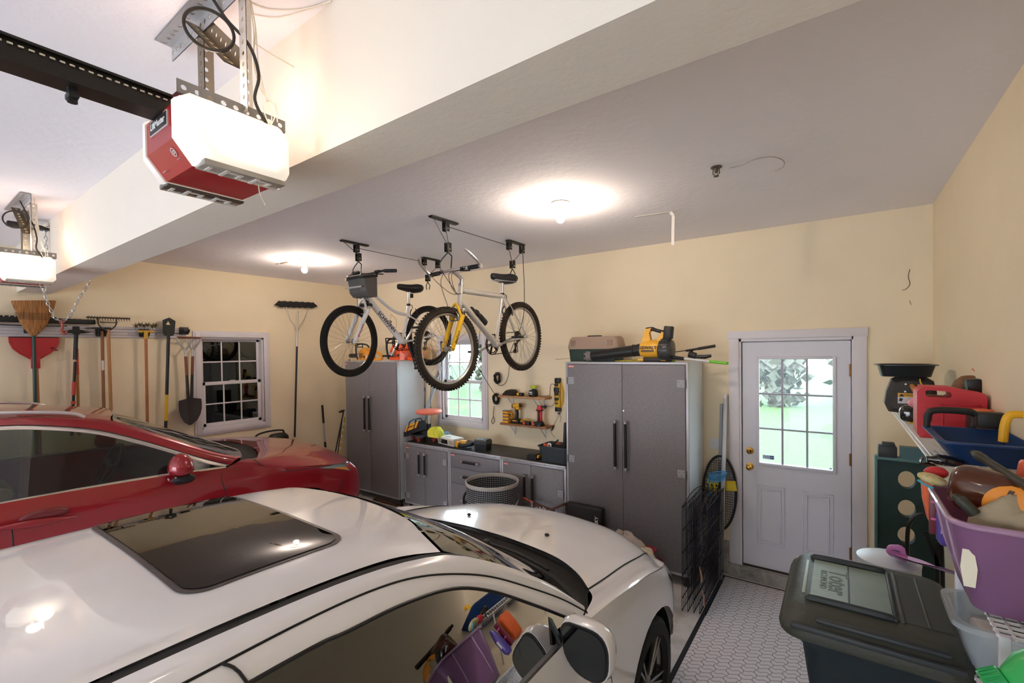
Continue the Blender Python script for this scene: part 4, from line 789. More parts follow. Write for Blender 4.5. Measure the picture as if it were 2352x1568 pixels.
    for s in (-1,1):
        e0=cl+V((G.get('sweep',-.05),s*W,rise)); e1=cl+V((G.get('sweep',-.05)*.62,s*W*.60,rise)); b=B(); b.cyl(e0,e1,.0165,n=14)
        for k in range(7): b.tor(e0.lerp(e1,(k+.5)/7),(e1-e0),.0165,.0022,14,4)
        b.xf(X); obj('grip',b,BLK,bar)
        b=B(); l0=cl+V((-.0,s*.13,rise*.6)); b.box(l0,(.035,.045,.025),(0,.4,0),bev=.006); b.tube([l0+V((.02,0,-.01)),l0+V((.06,s*.03,-.03)),l0+V((.03,s*.11,-.035))],[.005,.0055,.006],6,sm=4); b.xf(X); obj('brake_lever',b,M('#1f1f20',.35,.3),bar)
        if G.get('barends'): b=B(); b.tube([e0,e0+V((.05,s*.012,.035)),e0+V((.12,-s*.0,.085)),e0+V((.145,-s*.02,.11))],.011,10,sm=5); b.cyl(e0-V((0,s*.006,0)),e0+V((0,s*.012,0)),.018,n=12); b.xf(X); obj('bar_end',b,STEEL,bar)
    b=B(); 
    for k,(s,q) in enumerate(((1,.12),(-1,.14),(1,.09))):
        a0=X@(cl+V((0,s*.13,-.01))); b.tube([a0,a0+V((q,-s*.04,-.05)),X@(crown+V((q*.5,s*.02,.14))),ht+V((-.02,s*.024,-.05))],.0024,5,sm=7)
    a0=X@(cl+V((.0,-.10,-.01))); b.tube([a0,a0+V((.08,.05,-.12)),X@(fh+(crown-fh)*.80+V((.05,0,0)))],.0024,5,sm=7); obj('brake_cable',b,BLK,t)
    for (c,rm,k,XX) in ((fh+(crown-fh)*.80,-.02,1,X),(V((.20,0,.235)),0,0,Matrix.Identity(4))):
        b=B()
        for s in (-1,1): b.tube([c+V((.02,s*.05,-.045)),c+V((.035,s*.055,.01)),c+V((.035,s*.03,.05))],.006,6,sm=3); b.box(c+V((.02,s*.028,-.02)),(.05,.012,.012),bev=.003)
        b.xf(XX); obj('rim_brake',b,M('#8d8a88',.3,.7) if k else BLK,t)
    # crankset, chain, derailleur, pedals
    b=B(); cr=bb+V((0,-.045,0))
    for R_ in (.092,.075): b.tor(cr,(0,1,0),R_,.005,40,6)
    for i in range(5): a=2*PI*i/5; b.bar(cr,cr+V((cos(a)*.09,0,sin(a)*.09)),.006,.018,up=(0,1,0))
    obj('chainring',b,M('#161616',.4,.4),t)
    ca=G.get('crank',.4); pd=[]
    for s in (-1,1):
        d=V((cos(ca),0,sin(ca)))*s; p0=bb+V((0,s*.058,0)); p1=p0+d*.17+V((0,s*.018,0)); b=B(); b.bar(p0-V((0,s*.0,0)),p1,.014,.026,up=(0,1,0),bev=.004); b.cyl(bb,p0+V((0,s*.008,0)),.014,n=10); k=obj('crank_arm',b,M(G.get('crankc','#b9b3ab'),.3,.7),t)
        b=B(); pc=p1+V((0,s*.055,0)); 
        for q in (-.03,.03): b.box(pc+V((q,0,0)),(.008,.09,.02),bev=.002)
        for q in (-.042,.042): b.box(pc+V((0,q,0)),(.07,.008,.02),bev=.002)
        b.cyl(p1,pc+V((0,s*.04,0)),.008,n=8); obj('pedal',b,BLK,k)
    b=B(); rc=V((0,-.045,0))
    for k in range(6): b.tor(rc+V((0,.005*k,0)),(0,1,0),.052-.005*k,.004,28,4)
    obj('cassette',b,M('#4a443d',.4,.7),t)
    b=B(); n0=(bb-Z).normalized(); b.tube([cr+V((0,0,.09)),rc+V((0,0,.048))],.004,6); b.tube([cr+V((-.02,0,-.09)),rc+V((.045,0,-.15)),rc+V((.0,0,-.155)),rc+V((.015,0,-.07)),rc+V((-.04,0,-.03))],.004,6); obj('chain',b,M('#3c3731',.4,.7),t)
    b=B(); b.tube([rc+V((0,-.015,-.02)),rc+V((-.02,-.02,-.06)),rc+V((.015,-.015,-.09)),rc+V((.03,-.012,-.15))],.009,6,sm=3); b.cyl(rc+V((.03,-.02,-.145)),rc+V((.03,-.005,-.145)),.02,n=12); b.cyl(rc+V((.015,-.02,-.08)),rc+V((.015,-.005,-.08)),.02,n=12); obj('rear_derailleur',b,M('#2a2724',.4,.5),t)
    return t,dict(X=X,bb=bb,sc=sc,ht=ht,hb=hb,fh=fh,cl=cl,sp=sp,crown=crown)
# frame geometry is measured in the hoist plane: forward = -Y, so local x = y_rear - y
def G2(y,z,r=(3.735,2.235)): return (r[0]-y,z-r[1])
g=dict(rz=-PI/2,fh=G2(2.70,2.118),bb=G2(3.325,2.155),seat=G2(3.43,2.62),ht=G2(2.86,2.635),hb=G2(2.838,2.475),sp=G2(3.435,2.735),toptube=[G2(2.865,2.60),G2(3.43,2.60)],rt=.024,rd=.029,frame='#cfcac4',metal=.35,fork='#eab71f',forklabel='yellow suspension fork',knob=True,tyre='#2c241c',
  bar=G2(2.76,2.755),sweep=-.03,barends=True,saddle_skirt=True,crank=2.75,forktext=('FireTrack','#1a1a1a',.028),rimc='#b5aea6')
bk2,i2=bicycle('silver bicycle with yellow fork and bar ends hanging from the ceiling',(-2.56,3.735,2.235),g,rad(-4))
b=B(); d=(i2['bb']-i2['hb']).normalized(); n=V((0,1,0)).cross(d); n=n if n.z>0 else -n; o=i2['hb']+(i2['bb']-i2['hb'])*.42+n*.065
b.lathe([(0,0),(.034,.0),(.036,.01),(.036,.10),(.028,.115),(.036,.13),(.036,.155),(.024,.175),(.020,.19),(.024,.20),(.018,.22),(0,.222)],o+d*.10,-d,18); single('water_bottle',b.xf(Matrix.Translation((-2.56,3.735,2.235))@rotz(-PI/2)),M('#201d1b',.35),'dark plastic water bottle held on the silver bicycle frame','bottle')
g=dict(rz=-PI/2,fh=G2(2.63,2.205,(3.665,2.275)),bb=G2(3.262,2.205,(3.665,2.275)),seat=G2(3.36,2.60,(3.665,2.275)),ht=G2(2.865,2.735,(3.665,2.275)),hb=G2(2.825,2.60,(3.665,2.275)),sp=G2(3.375,2.745,(3.665,2.275)),
  toptube=[G2(2.87,2.70,(3.665,2.275)),G2(3.02,2.60,(3.665,2.275)),G2(3.18,2.515,(3.665,2.275)),G2(3.35,2.49,(3.665,2.275))],stay=G2(3.352,2.48,(3.665,2.275)),rt=.016,rd=.031,frame='#e9e6e8',fork='#ecebec',knob=False,tyre='#131210',bar=G2(2.83,2.86,(3.665,2.275)),rise=.03,sweep=-.09,blackbar=True,blackcrown=True,stan='#c7c3be',crank=-1.05+PI,crankc='#dcdcdc',letter=('SCHWINN','#2a2626',.058),forktext=('SUNTOUR','#b0284c',.030),ftd=-1,rimc='#3a3735')
bk1,i1=bicycle('white bicycle with a grey handlebar bag hanging from the ceiling',(-3.76,3.665,2.275),g,rad(8))
X1=Matrix.Translation((-3.76,3.665,2.275))@rotz(-PI/2)
b=B(); k0=i1['bb']+V((-.06,.03,-.01)); b.cyl(k0,k0+V((-.07,.03,-.27)),.008,n=8); b.box(k0+V((-.073,.031,-.275)),(.035,.02,.02)); o=obj('kickstand',b,BLK,bk1)
b=B(); q=i1['hb']+(i1['bb']-i1['hb'])*.62+V((0,0,.03)); b.tube([q,q+V((-.03,0,.10)),q+V((-.10,0,.05)),q+V((-.09,0,-.04))],.002,5,closed=True); b.box(q+V((.0,0,.0)),(.03,.02,.08),(0,-.6,0),bev=.005); obj('bottle_cage',b,M('#8a6e4a',.4,.5),bk1)
bag=thing('handlebar_bag','grey and black bag strapped to the white bicycle handlebar','bag',X1@(i1['cl']+V((.06,0,-.20))),world=True)
c=X1@(i1['cl']+V((.055,0,-.09))); c=V(c)+V((.02,0,0)); 
def W(q): return c+V((q[1],-q[0],q[2]))   # q=(forward, lateral, up)
b=B(); b.loft([[W((f,l,z)) for f,l in ((-.07,-.12),(.06+.02*k,-.13),(.09+.02*k,-.08),(.09+.02*k,.08),(.06+.02*k,.13),(-.07,.12))] for k,z in ((-2,-.14),(0,-.10),(1,.0),(1.3,.045))]); obj('body',b,M('#5e5a58',.7,bump=.2,bs=120),bag,ang=25)
b=B(); b.loft([[W((f,l,z+(.0 if f<0 else -.035))) for f,l in ((-.075,-.125),(.10,-.135),(.128,-.08),(.128,.08),(.10,.135),(-.075,.125))] for z in (.05,.075)]); lid=obj('lid',b,M('#1d1c1d',.6),bag)
b=B(); b.loft([[W((f,l,z-(f+.06)*.19)) for f,l in ((-.06,-.10),(.09,-.10),(.09,.10),(-.06,.10))] for z in (.078,.082)]); obj('map_window',b,M('#a59d94',.15,coat=.6),lid)
b=B(); 
b.b2(W((.107,-.12,-.065)),W((.112,.12,-.05))); obj('reflective_strip',b,M('#b9b5b0',.3),bag)
# rear light
b=B(); q=X1@(i1['sp']+V((-.03,0,-.045))); b.box(q,(.03,.03,.045),bev=.006); single('rear_light',b,M('#1f1514',.3),'small black rear lamp under the saddle of the white bicycle','light')
# ================================================================== TOOL WALL (left)
XW=XL
t=thing('tool_rail','long white slatted rail screwed to the left wall holding the garden tools','rail',(XW,-.6,2.3)); b=B()
zr0,zr1=2.292,2.415
b.b2((XW,-1.2,zr0),(XW+.008,2.20,zr1)); 
for z in (zr0+.002,zr0+.028,zr0+.062,zr1-.03): b.b2((XW+.008,-1.2,z),(XW+.020,2.20,z+.024),.003)
obj('slat_panel',b,M('#cfc8cc',.45),t); b=B()
for i in range(14): y=-1.1+i*.25; b.cyl((XW+.018,y,zr0+.045),(XW+.0225,y,zr0+.045),.006,n=8)
obj('screws',b,M('#7b767a',.4,.5),t)
def clip(y,z=2.37,lb='behind the corn broom'): 
    k=thing('tool_hook','black plastic hook on the white tool rail '+lb,'hook',(XW,y,z),group='black hooks on the tool rail'); b=B(); b.b2((XW+.02,y-.045,z-.045),(XW+.045,y+.045,z+.04),.006)
    for s in (-1,1): b.tube([(XW+.04,y+s*.03,z-.01),(XW+.09,y+s*.03,z-.02),(XW+.10,y+s*.03,z+.015)],.008,8)
    obj('bracket',b,M('#1b1a1c',.5),k); return k
def at(x,y,d=.07): return onX(x,y,XW+d)
def pole(b,p,q,r=.014,n=10): b.cyl(p,q,r,n=n)
# corn broom, head up
p0,p1=at(77,1000,.11),at(77,775,.11); h_=at(75,770,.11); t=thing('broom','straw corn broom hung head up on a dark green handle','broom',(p0.x,p0.y,1.2))
b=B(); b.cyl((XW+.11,.905,1.0),(XW+.11,.91,2.36),.014,n=12); obj('handle',b,M('#23403b',.4),t)
b=B(); G=[]
for z,hw_,hd in ((2.30,.022,.022),(2.335,.045,.028),(2.38,.075,.035),(2.44,.10,.038),(2.50,.115,.04),(2.56,.135,.04),(2.62,.15,.042),(2.635,.15,.04)): G.append([(XW+.11+hd*sin(a),.912+hw_*cos(a)+(z-2.36)*.03,z+(.012*cos(a) if z>2.6 else 0)) for a in [2*PI*i/28 for i in range(28)]])
b.loft(G); hd=obj('bristles',b,ramp_mat('straw',['#4a3322','#a9713f','#c79256'],1,.9,stretch=(90,260,5),bump=.8),t,ang=60)
b=B()
for k in range(5): z=2.455+k*.014; hw_=.104+(z-2.44)*.22; b.tube([(XW+.11+.043*sin(a),.914+(hw_+.003)*cos(a),z) for a in [2*PI*i/28 for i in range(28)]],.0022,4,closed=True)
obj('stitching',b,M('#5d3f2a',.8),hd)
clip(.90)
# red snow shovel/dustpan scoop behind the broom
t=thing('snow_shovel','red plastic scoop shovel hanging blade up behind the broom','shovel',(XW+.05,.92,2.0)); a0=at(20,778,.06); a1=at(136,780,.06); yc=(a0.y+a1.y)/2; hw=(a1.y-a0.y)/2; zt=2.285
b=B(); prof=[(-1,0),(1,0),(.98,-.05),(.86,-.105),(.62,-.15),(.38,-.18),(.24,-.20),(.10,-.215),(-.10,-.215),(-.24,-.20),(-.38,-.18),(-.62,-.15),(-.86,-.105),(-.98,-.05)]
b.prism([(a_*hw,c_) for a_,c_ in prof],(XW+.05,yc,zt),(0,1,0),(0,0,1),(.006,0,0)); N=len(prof)
b.tube([(XW+.058,yc+a_*hw*.99,zt+c_) for a_,c_ in prof[1:]+prof[:1]],.006,6); sh=obj('scoop',b,M('#b3222b',.4,coat=.2),t,ang=20)
b=B(); b.b2((XW+.05,yc-hw,zt-.002),(XW+.062,yc+hw,zt+.006)); obj('wear_strip',b,M('#2a2224',.5),sh)
b=B(); b.b2((XW+.05,yc-.032,zt-.30),(XW+.075,yc+.032,zt-.19),.006); obj('socket',b,M('#c42a30',.45),t)
b=B(); b.cyl((XW+.06,yc+.012,1.1),(XW+.06,yc+.005,zt-.2),.014,n=10); obj('handle',b,M('#a8653a',.6,var=.2),t)
b=B(); 
for k in range(3): b.b2((XW+.0565,yc+hw*.62+k*.012,zt-.105-k*.012),(XW+.0585,yc+hw*.62+.03+k*.012,zt-.095-k*.012))
obj('decal',b,M('#5a1014',.5),t)
# wide black landscape rake/squeegee
t=thing('push_squeegee','wide black push squeegee with a scalloped blade, hung behind the broom','squeegee',(XW+.04,.8,2.5)); b=B(); y0_,y1_=.40,1.37
b.b2((XW+.03,y0_,2.425),(XW+.07,y1_,2.475),.006); obj('channel',b,M('#171616',.5),t); b=B()
for i in range(24): y=y0_+.01+i*.036; b.b2((XW+.035,y,2.47),(XW+.055,y+.024,2.488 if i<19 else 2.478),.004)
obj('scallops',b,BLKR,t); b=B(); b.tube([(XW+.075,.45,2.44),(XW+.085,.60,2.405),(XW+.085,.9,2.395),(XW+.085,1.15,2.40)],.005,6,sm=4); obj('brace',b,BLK,t)
# edger / weeding tool
t=thing('weeding_tool','black and red long handled weeding tool on the rail, third from the broom','tool',(XW+.08,1.19,2.3)); q0,q1=at(175,768,.08),at(165,1000,.08)
b=B(); b.cyl(q0.lerp(q1,.0),q0.lerp(q1,.25),.017,n=12); b.cyl(q0.lerp(q1,.27),q1,.012,n=12); obj('handle',b,M('#1d1c1d',.45),t); b=B(); b.cyl(q0.lerp(q1,.47),q0.lerp(q1,.60),.0165,n=12); b.cyl(q0.lerp(q1,.66),q0.lerp(q1,.69),.018,n=12); obj('red_sleeve',b,M('#c24336',.45),t,label='red sleeve')
b=B(); b.prism([(-.10,0),(-.05,.02),(0,.026),(.05,.02),(.075,.006),(.12,-.002),(.06,-.014),(0,-.018),(-.06,-.012)],(XW+.07,q0.y,2.345),(0,1,0),(0,0,1),(.012,0,0)); b.b2((XW+.06,q0.y-.025,2.32),(XW+.10,q0.y+.025,2.40),.006); obj('blade',b,M('#1f1c1b',.6),t)
t=thing('long_handle','slim wooden tool handle with a red grip leaning behind the weeding tool','handle',(XW+.05,1.24,1.8)); b=B(); z0,z1=at(182,1000,.05),at(176,800,.05); b.cyl(z0,z0.lerp(z1,.7),.012,n=10); obj('shaft',b,WOOD,t); b=B(); b.cyl(z0.lerp(z1,.70),z1,.0135,n=10); obj('grip',b,M('#b5452f',.5),t)
# bow rake with spring bow (two wooden handles)
t=thing('garden_rake','steel bow rake hung head up with a wooden handle','rake',(XW+.09,1.47,2.3)); b=B(); a0,a1=at(198,728,.09),at(299,733,.09); zc=(a0.z+a1.z)/2
b.b2((XW+.085,a0.y,zc-.005),(XW+.10,a1.y,zc+.010),.003)
for i in range(16): y=a0.y+(a1.y-a0.y)*(i+.5)/16; b.cyl((XW+.092,y,zc),(XW+.10,y+.004,zc-.028),.005,.002,n=6); b.cyl((XW+.092,y,zc),(XW+.09,y+.012,zc+.018),.004,.002,n=6)
obj('tines',b,M('#443a2c',.7,.3),t); b=B(); ym=onX(247,760,XW+.09).y
b.tube([(XW+.09,ym-.075,zc),(XW+.09,ym-.07,zc-.07),(XW+.09,ym-.03,zc-.115),(XW+.09,ym,zc-.13),(XW+.09,ym+.03,zc-.115),(XW+.09,ym+.07,zc-.07),(XW+.09,ym+.075,zc)],.007,8,sm=4); b.tube([(XW+.09,ym-.06,zc-.045),(XW+.09,ym+.085,zc-.045),(XW+.09,ym+.045,zc-.10)],.005,6); obj('bow',b,M('#4b4030',.7,.3),t)
b=B(); b.cyl((XW+.09,ym+.015,.9),(XW+.09,ym+.005,zc-.12),.015,n=12); obj('handle',b,M('#b07a48',.6,var=.2),t)
t=thing('garden_hoe','garden hoe with a dark worn handle hung beside the bow rake','hoe',(XW+.07,1.39,2.3)); b=B(); b.cyl((XW+.07,ym-.045,.9),(XW+.07,ym-.04,2.36),.014,n=12); obj('handle',b,M('#8a5a35',.6,var=.25),t)
b=B(); b.prism([(-.16,0),(-.08,.012),(.06,.014),(.07,-.012),(-.05,-.010)],(XW+.08,ym-.03,2.385),(0,1,0),(0,0,1),(.01,0,0)); obj('blade',b,M('#262221',.6),t); b=B(); b.b2((XW+.085,ym-.055,1.95),(XW+.0905,ym-.035,2.05)); obj('paper_tag',b,M('#dcd2c8',.7),t)
clip(ym-.04,2.35,'behind the bow rake')
# cultivator with star wheels
t=thing('hand_cultivator','star wheel cultivator with a yellow socket and wooden handle','cultivator',(XW+.09,1.78,2.4)); ys=onX(335,770,XW+.09).y; b=B()
for k,(dy,dz) in enumerate(((-.085,.03),(-.05,.05),(-.015,.035),(.02,.05),(.06,.03),(.09,.045))):
    c=V((XW+.09,ys+dy,2.405+dz*.6))
    for i in range(7): a=2*PI*i/7+k; b.cyl(c,c+V((.02*sin(a*2),.038*cos(a),.038*sin(a))),.007,.001,n=5)
obj('star_wheels',b,M('#4b402c',.8,.2),t); b=B(); b.b2((XW+.075,ys-.07,2.35),(XW+.105,ys+.07,2.375),.005); b.cyl((XW+.09,ys,2.28),(XW+.09,ys,2.375),.02,n=12); obj('socket',b,M('#c79a28',.5),t); b=B(); b.cyl((XW+.09,ys-.01,.9),(XW+.09,ys,2.30),.014,n=12); obj('handle',b,M('#a9673a',.6,var=.2),t); clip(ys,2.35,'under the star wheel cultivator')
# trenching spade, yellow fibreglass handle
t=thing('trenching_spade','narrow black spade blade up on a black and yellow handle','spade',(XW+.09,1.98,2.4)); q1=at(388,740,.09); q0=at(380,1000,.09); d=(q1-q0).normalized(); b=B(); L=(q1-q0).length
b.cyl(q0+d*.0,q0+d*L*.13,.016,n=12); b.cyl(q0+d*L*.36,q1-d*.10,.0165,n=12); obj('grip',b,M('#201f22',.45),t); b=B(); b.cyl(q0+d*L*.13,q0+d*L*.36,.016,n=12); obj('yellow_shaft',b,M('#e2b31d',.4),t,label='yellow shaft')
b=B(); o=q1-d*.03; b.prism([(-.055,-.10),(-.04,-.125),(.04,-.125),(.055,-.10),(.062,.05),(.0,.085),(-.062,.05)],o,(0,1,-.06),d,(.008,0,0)); b.cyl(o-d*.12,o-d*.06,.018,n=10); bl=obj('blade',b,M('#1b1a19',.5),t,ang=20); b=B(); b.prism([(-.02,-.018),(.022,-.02),(.0,.022)],o+V((.0085,-.01,.02)),(0,1,0),d,(.001,0,0)); obj('sticker',b,M('#e8d9a0',.5),bl)
# two D-handle round point shovels
for i,(px,py,lb,dy,up_) in enumerate(((423,0,'round point shovel with a D handle in front, left of the window',-.0,0),(448,0,'second D handle shovel close against the window trim',.13,1))):
    y=onX(px if not i else 447,800,XW+.10).y+.0; X_=XW+(.12 if not i else .07); t=thing('digging_shovel',lb,'shovel',(X_,y,1.3),group='D handle shovels on one hook'); lean=.05 if i==0 else -.08
    zt=2.30; Pt=lambda z,dy=0: V((X_,y+dy+(zt-z)*lean*(1 if i==0 else 1)*.6,z))
    b=B(); b.cyl(Pt(zt)-V((0,.075,0)),Pt(zt)+V((0,.075,0)),.012,n=12); obj('grip',b,M('#6b3526',.5),t)
    b=B()
    for s in (-1,1): b.tube([Pt(zt,s*.072),Pt(zt-.05,s*.065),Pt(zt-.12,s*.022),Pt(zt-.17,0),Pt(zt-.24,0)],[.009,.010,.011,.014,.015],8,sm=4)
    obj('yoke',b,STEEL,t)
    b=B(); b.cyl(Pt(1.86),Pt(zt-.22),.0155,n=12); obj('shaft',b,M('#7d4a33',.55,var=.2),t); b=B(); b.cyl(Pt(1.58),Pt(1.87),.017,.015,n=12); G=[]
    for z,hw_,dp in ((1.58,.03,.0),(1.565,.10,.012),(1.52,.105,.02),(1.45,.105,.025),(1.38,.092,.025),(1.31,.06,.02),(1.27,.01,.012)): G.append([V((X_-.0+dp*(abs(k)*1.0-.3),y+(zt-z)*lean*.6+hw_*k,z)) for k in (-1,-.6,-.2,.0,.2,.6,1)])
    b.quadgrid(G); g2=[[p+V((.004,0,0)) for p in r] for r in G]; b.quadgrid(g2); obj('blade',b,M('#3c3736',.5,.4,var=.2),t,ang=60)
clip(onX(423,775,XW+.03).y,2.385,'above the D handle shovels')
# roof rake
t=thing('roof_rake','black roof snow rake on a tall aluminium pole leaning by the corner','rake',(XW+.06,3.5,2.7)); a0,a1=at(633,704,.08),at(728,701,.08); b=B(); G=[]
n=24
for i in range(n+1): f=i/n; y=a0.y+(a1.y-a0.y)*f; zz=2.765+.02*f+.010*abs(sin(f*PI*7)); hh=.035*min(1,f*12,(1-f)*12)+.004; G.append([(XW+.07+.03*cos(a),y,zz+hh*sin(a)*(1.3 if sin(a)>0 else .9)) for a in [2*PI*k/8 for k in range(8)]])
b.loft(G); obj('scoop_head',b,M('#17171c',.6),t); q0,q1=at(677,1003,.08),at(684,715,.08); d=q1-q0; b=B(); b.cyl(q0,q0+d*.72,.013,n=10); obj('pole',b,M('#1a1a1b',.4),t); b=B(); b.cyl(q0+d*.72,q1,.013,n=10)
obj('upper_pole',b,M('#c9c2ba',.3,.7),t,label='aluminium upper pole'); b=B(); m_=q0+d*.82
for s in (-1,1): b.tube([m_,m_+V((0,s*.04,.12)),m_+V((0,s*.10,.20)),(XW+.08,q1.y+s*.17,2.77)],.004,6,sm=4)
obj('brace_wire',b,M('#a59f98',.35,.7),t)
# mower behind the red car
t=thing('lawn_mower','black mower handle and engine cover behind the red car bonnet','mower',(-6.28,3.1,0)); b=B(); b.tube([(-6.26,2.90,.97),(-6.26,2.95,1.030),(-6.26,3.10,1.055),(-6.26,3.27,1.045),(-6.26,3.30,1.01),(-6.26,3.29,.90)],.012,8,sm=3); obj('handle',b,BLK,t)
b=B(); b.loft([[(-6.275+.075*cos(a)*k,3.23+.14*sin(a)*k,z) for a in [2*PI*i/20 for i in range(20)]] for z,k in ((.70,.9),(.90,1.05),(.96,1.0),(1.0,.75),(1.012,.3))]); b.b2((-6.34,2.9,.25),(-6.23,3.4,.5),.03); b.b2((-6.33,2.98,.45),(-6.24,3.3,.75),.03); obj('engine_cover',b,M('#1e1d1d',.4),t,ang=50)
for y in (2.86,3.34):
    b=B(); b.cyl((-6.345,y+.05,.14),(-6.23,y+.05,.14),.14,n=20); obj('wheel',b,RUB,t)
# golf clubs, leaning sticks
t=thing('leaning_pole','grey pole with a black grip leaning on the left wall by the corner','stick',(-6.2,3.9,0)); b=B(); q0,q1=onX(750,1060,-6.22),onX(740,930,-6.30); d=q1-q0; b.cyl(q0+d*.35,q1-d*.32,.011,n=8); obj('shaft',b,STEEL,t); b=B(); b.cyl(q1-d*.32,q1,.016,n=10); b.cyl(q0-d*3,q0+d*.35,.016,n=10); obj('grip',b,BLK,t)
t=thing('golf_club','black golf club leaning head up against the corner cabinet','club',(-6.1,4.1,0)); b=B(); q0,q1=onX(770,1040,-6.05),onX(789,945,-6.12); d=q1-q0; b.cyl(q0-d*1.5,q1,.010,n=8); obj('shaft',b,BLK,t); b=B(); b.sph(q1+V((0,-.03,.01)),(.03,.055,.018),14,(.2,0,0)); obj('head',b,M('#1c1a18',.3),t)
t=thing('measuring_stick','yellow and white striped measuring stick standing beside the corner cabinet','stick',(-6.2,4.05,.4)); b=B(); q0,q1=onX(780,1040,-6.1),onX(792,958,-6.18); b.cyl(q0-(q1-q0)*2,q1,.010,n=6); obj('shaft',b,M('#c9a52f',.5),t); b=B(); 
for k in range(5): b.cyl(q0.lerp(q1,.1+k*.17),q0.lerp(q1,.16+k*.17),.0115,n=6)
obj('bands',b,M('#e6e2dc',.5),t)
t=thing('folded_pole','dark slim pole beside the golf club in the corner','pole',(-6.1,4.05,.4)); b=B(); q0,q1=onX(776,1040,-6.15),onX(786,960,-6.2); b.cyl(q0-(q1-q0)*2,q1,.009,n=6); obj('shaft',b,M('#3a2f28',.5),t)
# ================================================================== ON THE CORNER CABINET
zc=1.976; yC=4.22
def chainsaw(x,y,s,colr,label,bar,rot=0):
    t=thing('chainsaw',label,'chainsaw',(x,y,zc),group='chainsaws on the corner cabinet'); mm=M(colr,.4,coat=.2)
    W=lambda p:V((x+p[0]*s,y+p[1]*s,zc+p[2]*s))
    b=B(); b.loft([[W((px+.0,py,pz)) for py,pz in ((-hw_,.01),(hw_,.01),(hw_,h_*.7),(hw_*.6,h_),(-hw_*.6,h_),(-hw_,h_*.7))] for px,hw_,h_ in ((-.10,.06,.11),(-.06,.085,.17),(.03,.09,.19),(.10,.085,.15),(.14,.06,.10))]); obj('engine_housing',b,mm,t,ang=25)
    b=B(); b.tube([W(q) for q in ((.10,0,.03),(.20,0,.015),(.33,0,.02),(.355,0,.06),(.30,0,.105),(.20,0,.14),(.10,0,.15))],.020*s,8,sm=4); obj('rear_handle',b,mm,t)
    b=B(); b.tube([W(q) for q in ((-.08,-.09,.02),(-.10,-.10,.16),(-.08,-.08,.235),(-.06,.03,.24),(-.05,.09,.19),(-.04,.09,.02))],.011*s,8,sm=4); obj('front_handle',b,BLK,t)
    b=B(); 
    for q in ((-.13,-.07,.10,-.15,-.07,.25),(-.13,.05,.10,-.15,.05,.25),(-.15,-.07,.25,-.15,.05,.25),(-.14,-.07,.20,-.14,.05,.20)): b.tube([W(q[:3]),W(q[3:])],.007*s,6)
    obj('hand_guard',b,BLK,t)
    if bar: b=B(); b.prism([(0,-.03),(-.28,-.03),(-.31,-.012),(-.31,.012),(-.28,.03),(0,.03)],W((-.08,-.02,.075)),(s,0,0),(0,0,s),(0,.012,0)); obj('bar_cover',b,BLK,t)
    b=B(); 
    for k in range(4): b.b2(W((-.035+k*.022,-.0905,.04)),W((-.023+k*.022,-.086,.11)))
    b.cyl(W((.075,-.094,.06)),W((.075,-.080,.06)),.016*s,n=12); obj('starter_vents',b,M('#3a302b',.5),t)
    b=B(); b.b2(W((-.085,-.0925,.05)),W((-.048,-.088,.10))); obj('decal',b,M('#b9b3ad',.5),t)
    return t
pA=onY(838,822,yC-.0); chainsaw(pA.x+.03,yC,1.0,'#e5992a','small yellow chainsaw with a covered bar on the corner cabinet',True)
pB=onY(912,822,yC); chainsaw(pB.x,yC+.05,1.25,'#e8562c','larger orange chainsaw on the corner cabinet, right of the yellow one',False)
q=onY(802,825,yC-.05); b=B(); b.sph((q.x,yC-.05,zc+.008),(.018,.014,.008),10); single('bottle_cap',b,M('#9b4a2b',.5),'tiny brown cap lying on the corner cabinet edge','cap')
q=onY(955,824,4.35); t=thing('small_bag','crumpled tan paper bag on the corner cabinet behind the bicycle wheels','bag',(q.x+.04,4.47,zc)); b=B(); b.loft([[(q.x+.04+.12*k*cos(a)*1.0,4.47+.09*k*sin(a),z) for a in [2*PI*i/12 for i in range(12)]] for z,k in ((zc,.95),(zc+.08,1.05),(zc+.15,.85),(zc+.19,.5))]); obj('body',b,M('#c99b6a',.8,bump=.4,bs=25),t)
# ================================================================== BACK WINDOW CORNER: stool, poles, bag
zw=.907
xs=onY(985,945,4.36).x; zs_=onY(985,945,4.36).z
t=thing('rolling_stool','mechanic stool with orange seat and caster tray standing on the worktop','stool',(xs,4.36,zw)); b=B(); b.lathe([(0,zs_-.03),(.12,zs_-.032),(.17,zs_-.02),(.178,zs_),(.17,zs_+.022),(.12,zs_+.032),(0,zs_+.034)],(xs,4.36,0),n=36); obj('seat',b,M('#f08068',.4),t,ang=60)
b=B(); b.cyl((xs,4.36,zw+.18),(xs,4.36,zs_-.03),.014,n=12); obj('gas_post',b,STEEL,t); b=B(); b.cyl((xs,4.36,zw+.08),(xs,4.36,zw+.22),.026,n=14); obj('post_sleeve',b,BLK,t)
b=B(); xt=xs-.04; b.lathe([(0,zw+.075),(.20,zw+.075),(.215,zw+.085),(.215,zw+.10),(.205,zw+.10),(.20,zw+.088),(0,zw+.088)],(xt,4.33,0),n=30); obj('tray',b,M('#2c3036',.4),t)
for k in range(5):
    a=2*PI*k/5+1.1; c=V((xt+.19*cos(a),4.33+.15*sin(a),zw+.03)); b=B(); b.cyl(c-V((0,.012,0)),c+V((0,.012,0)),.028,n=14); w_=obj('caster',b,M('#a8392f',.5),t,label='red caster'); b=B(); b.cyl(c+V((0,0,.0)),c+V((0,0,.05)),.008,n=8); obj('caster_stem',b,STEEL,w_)
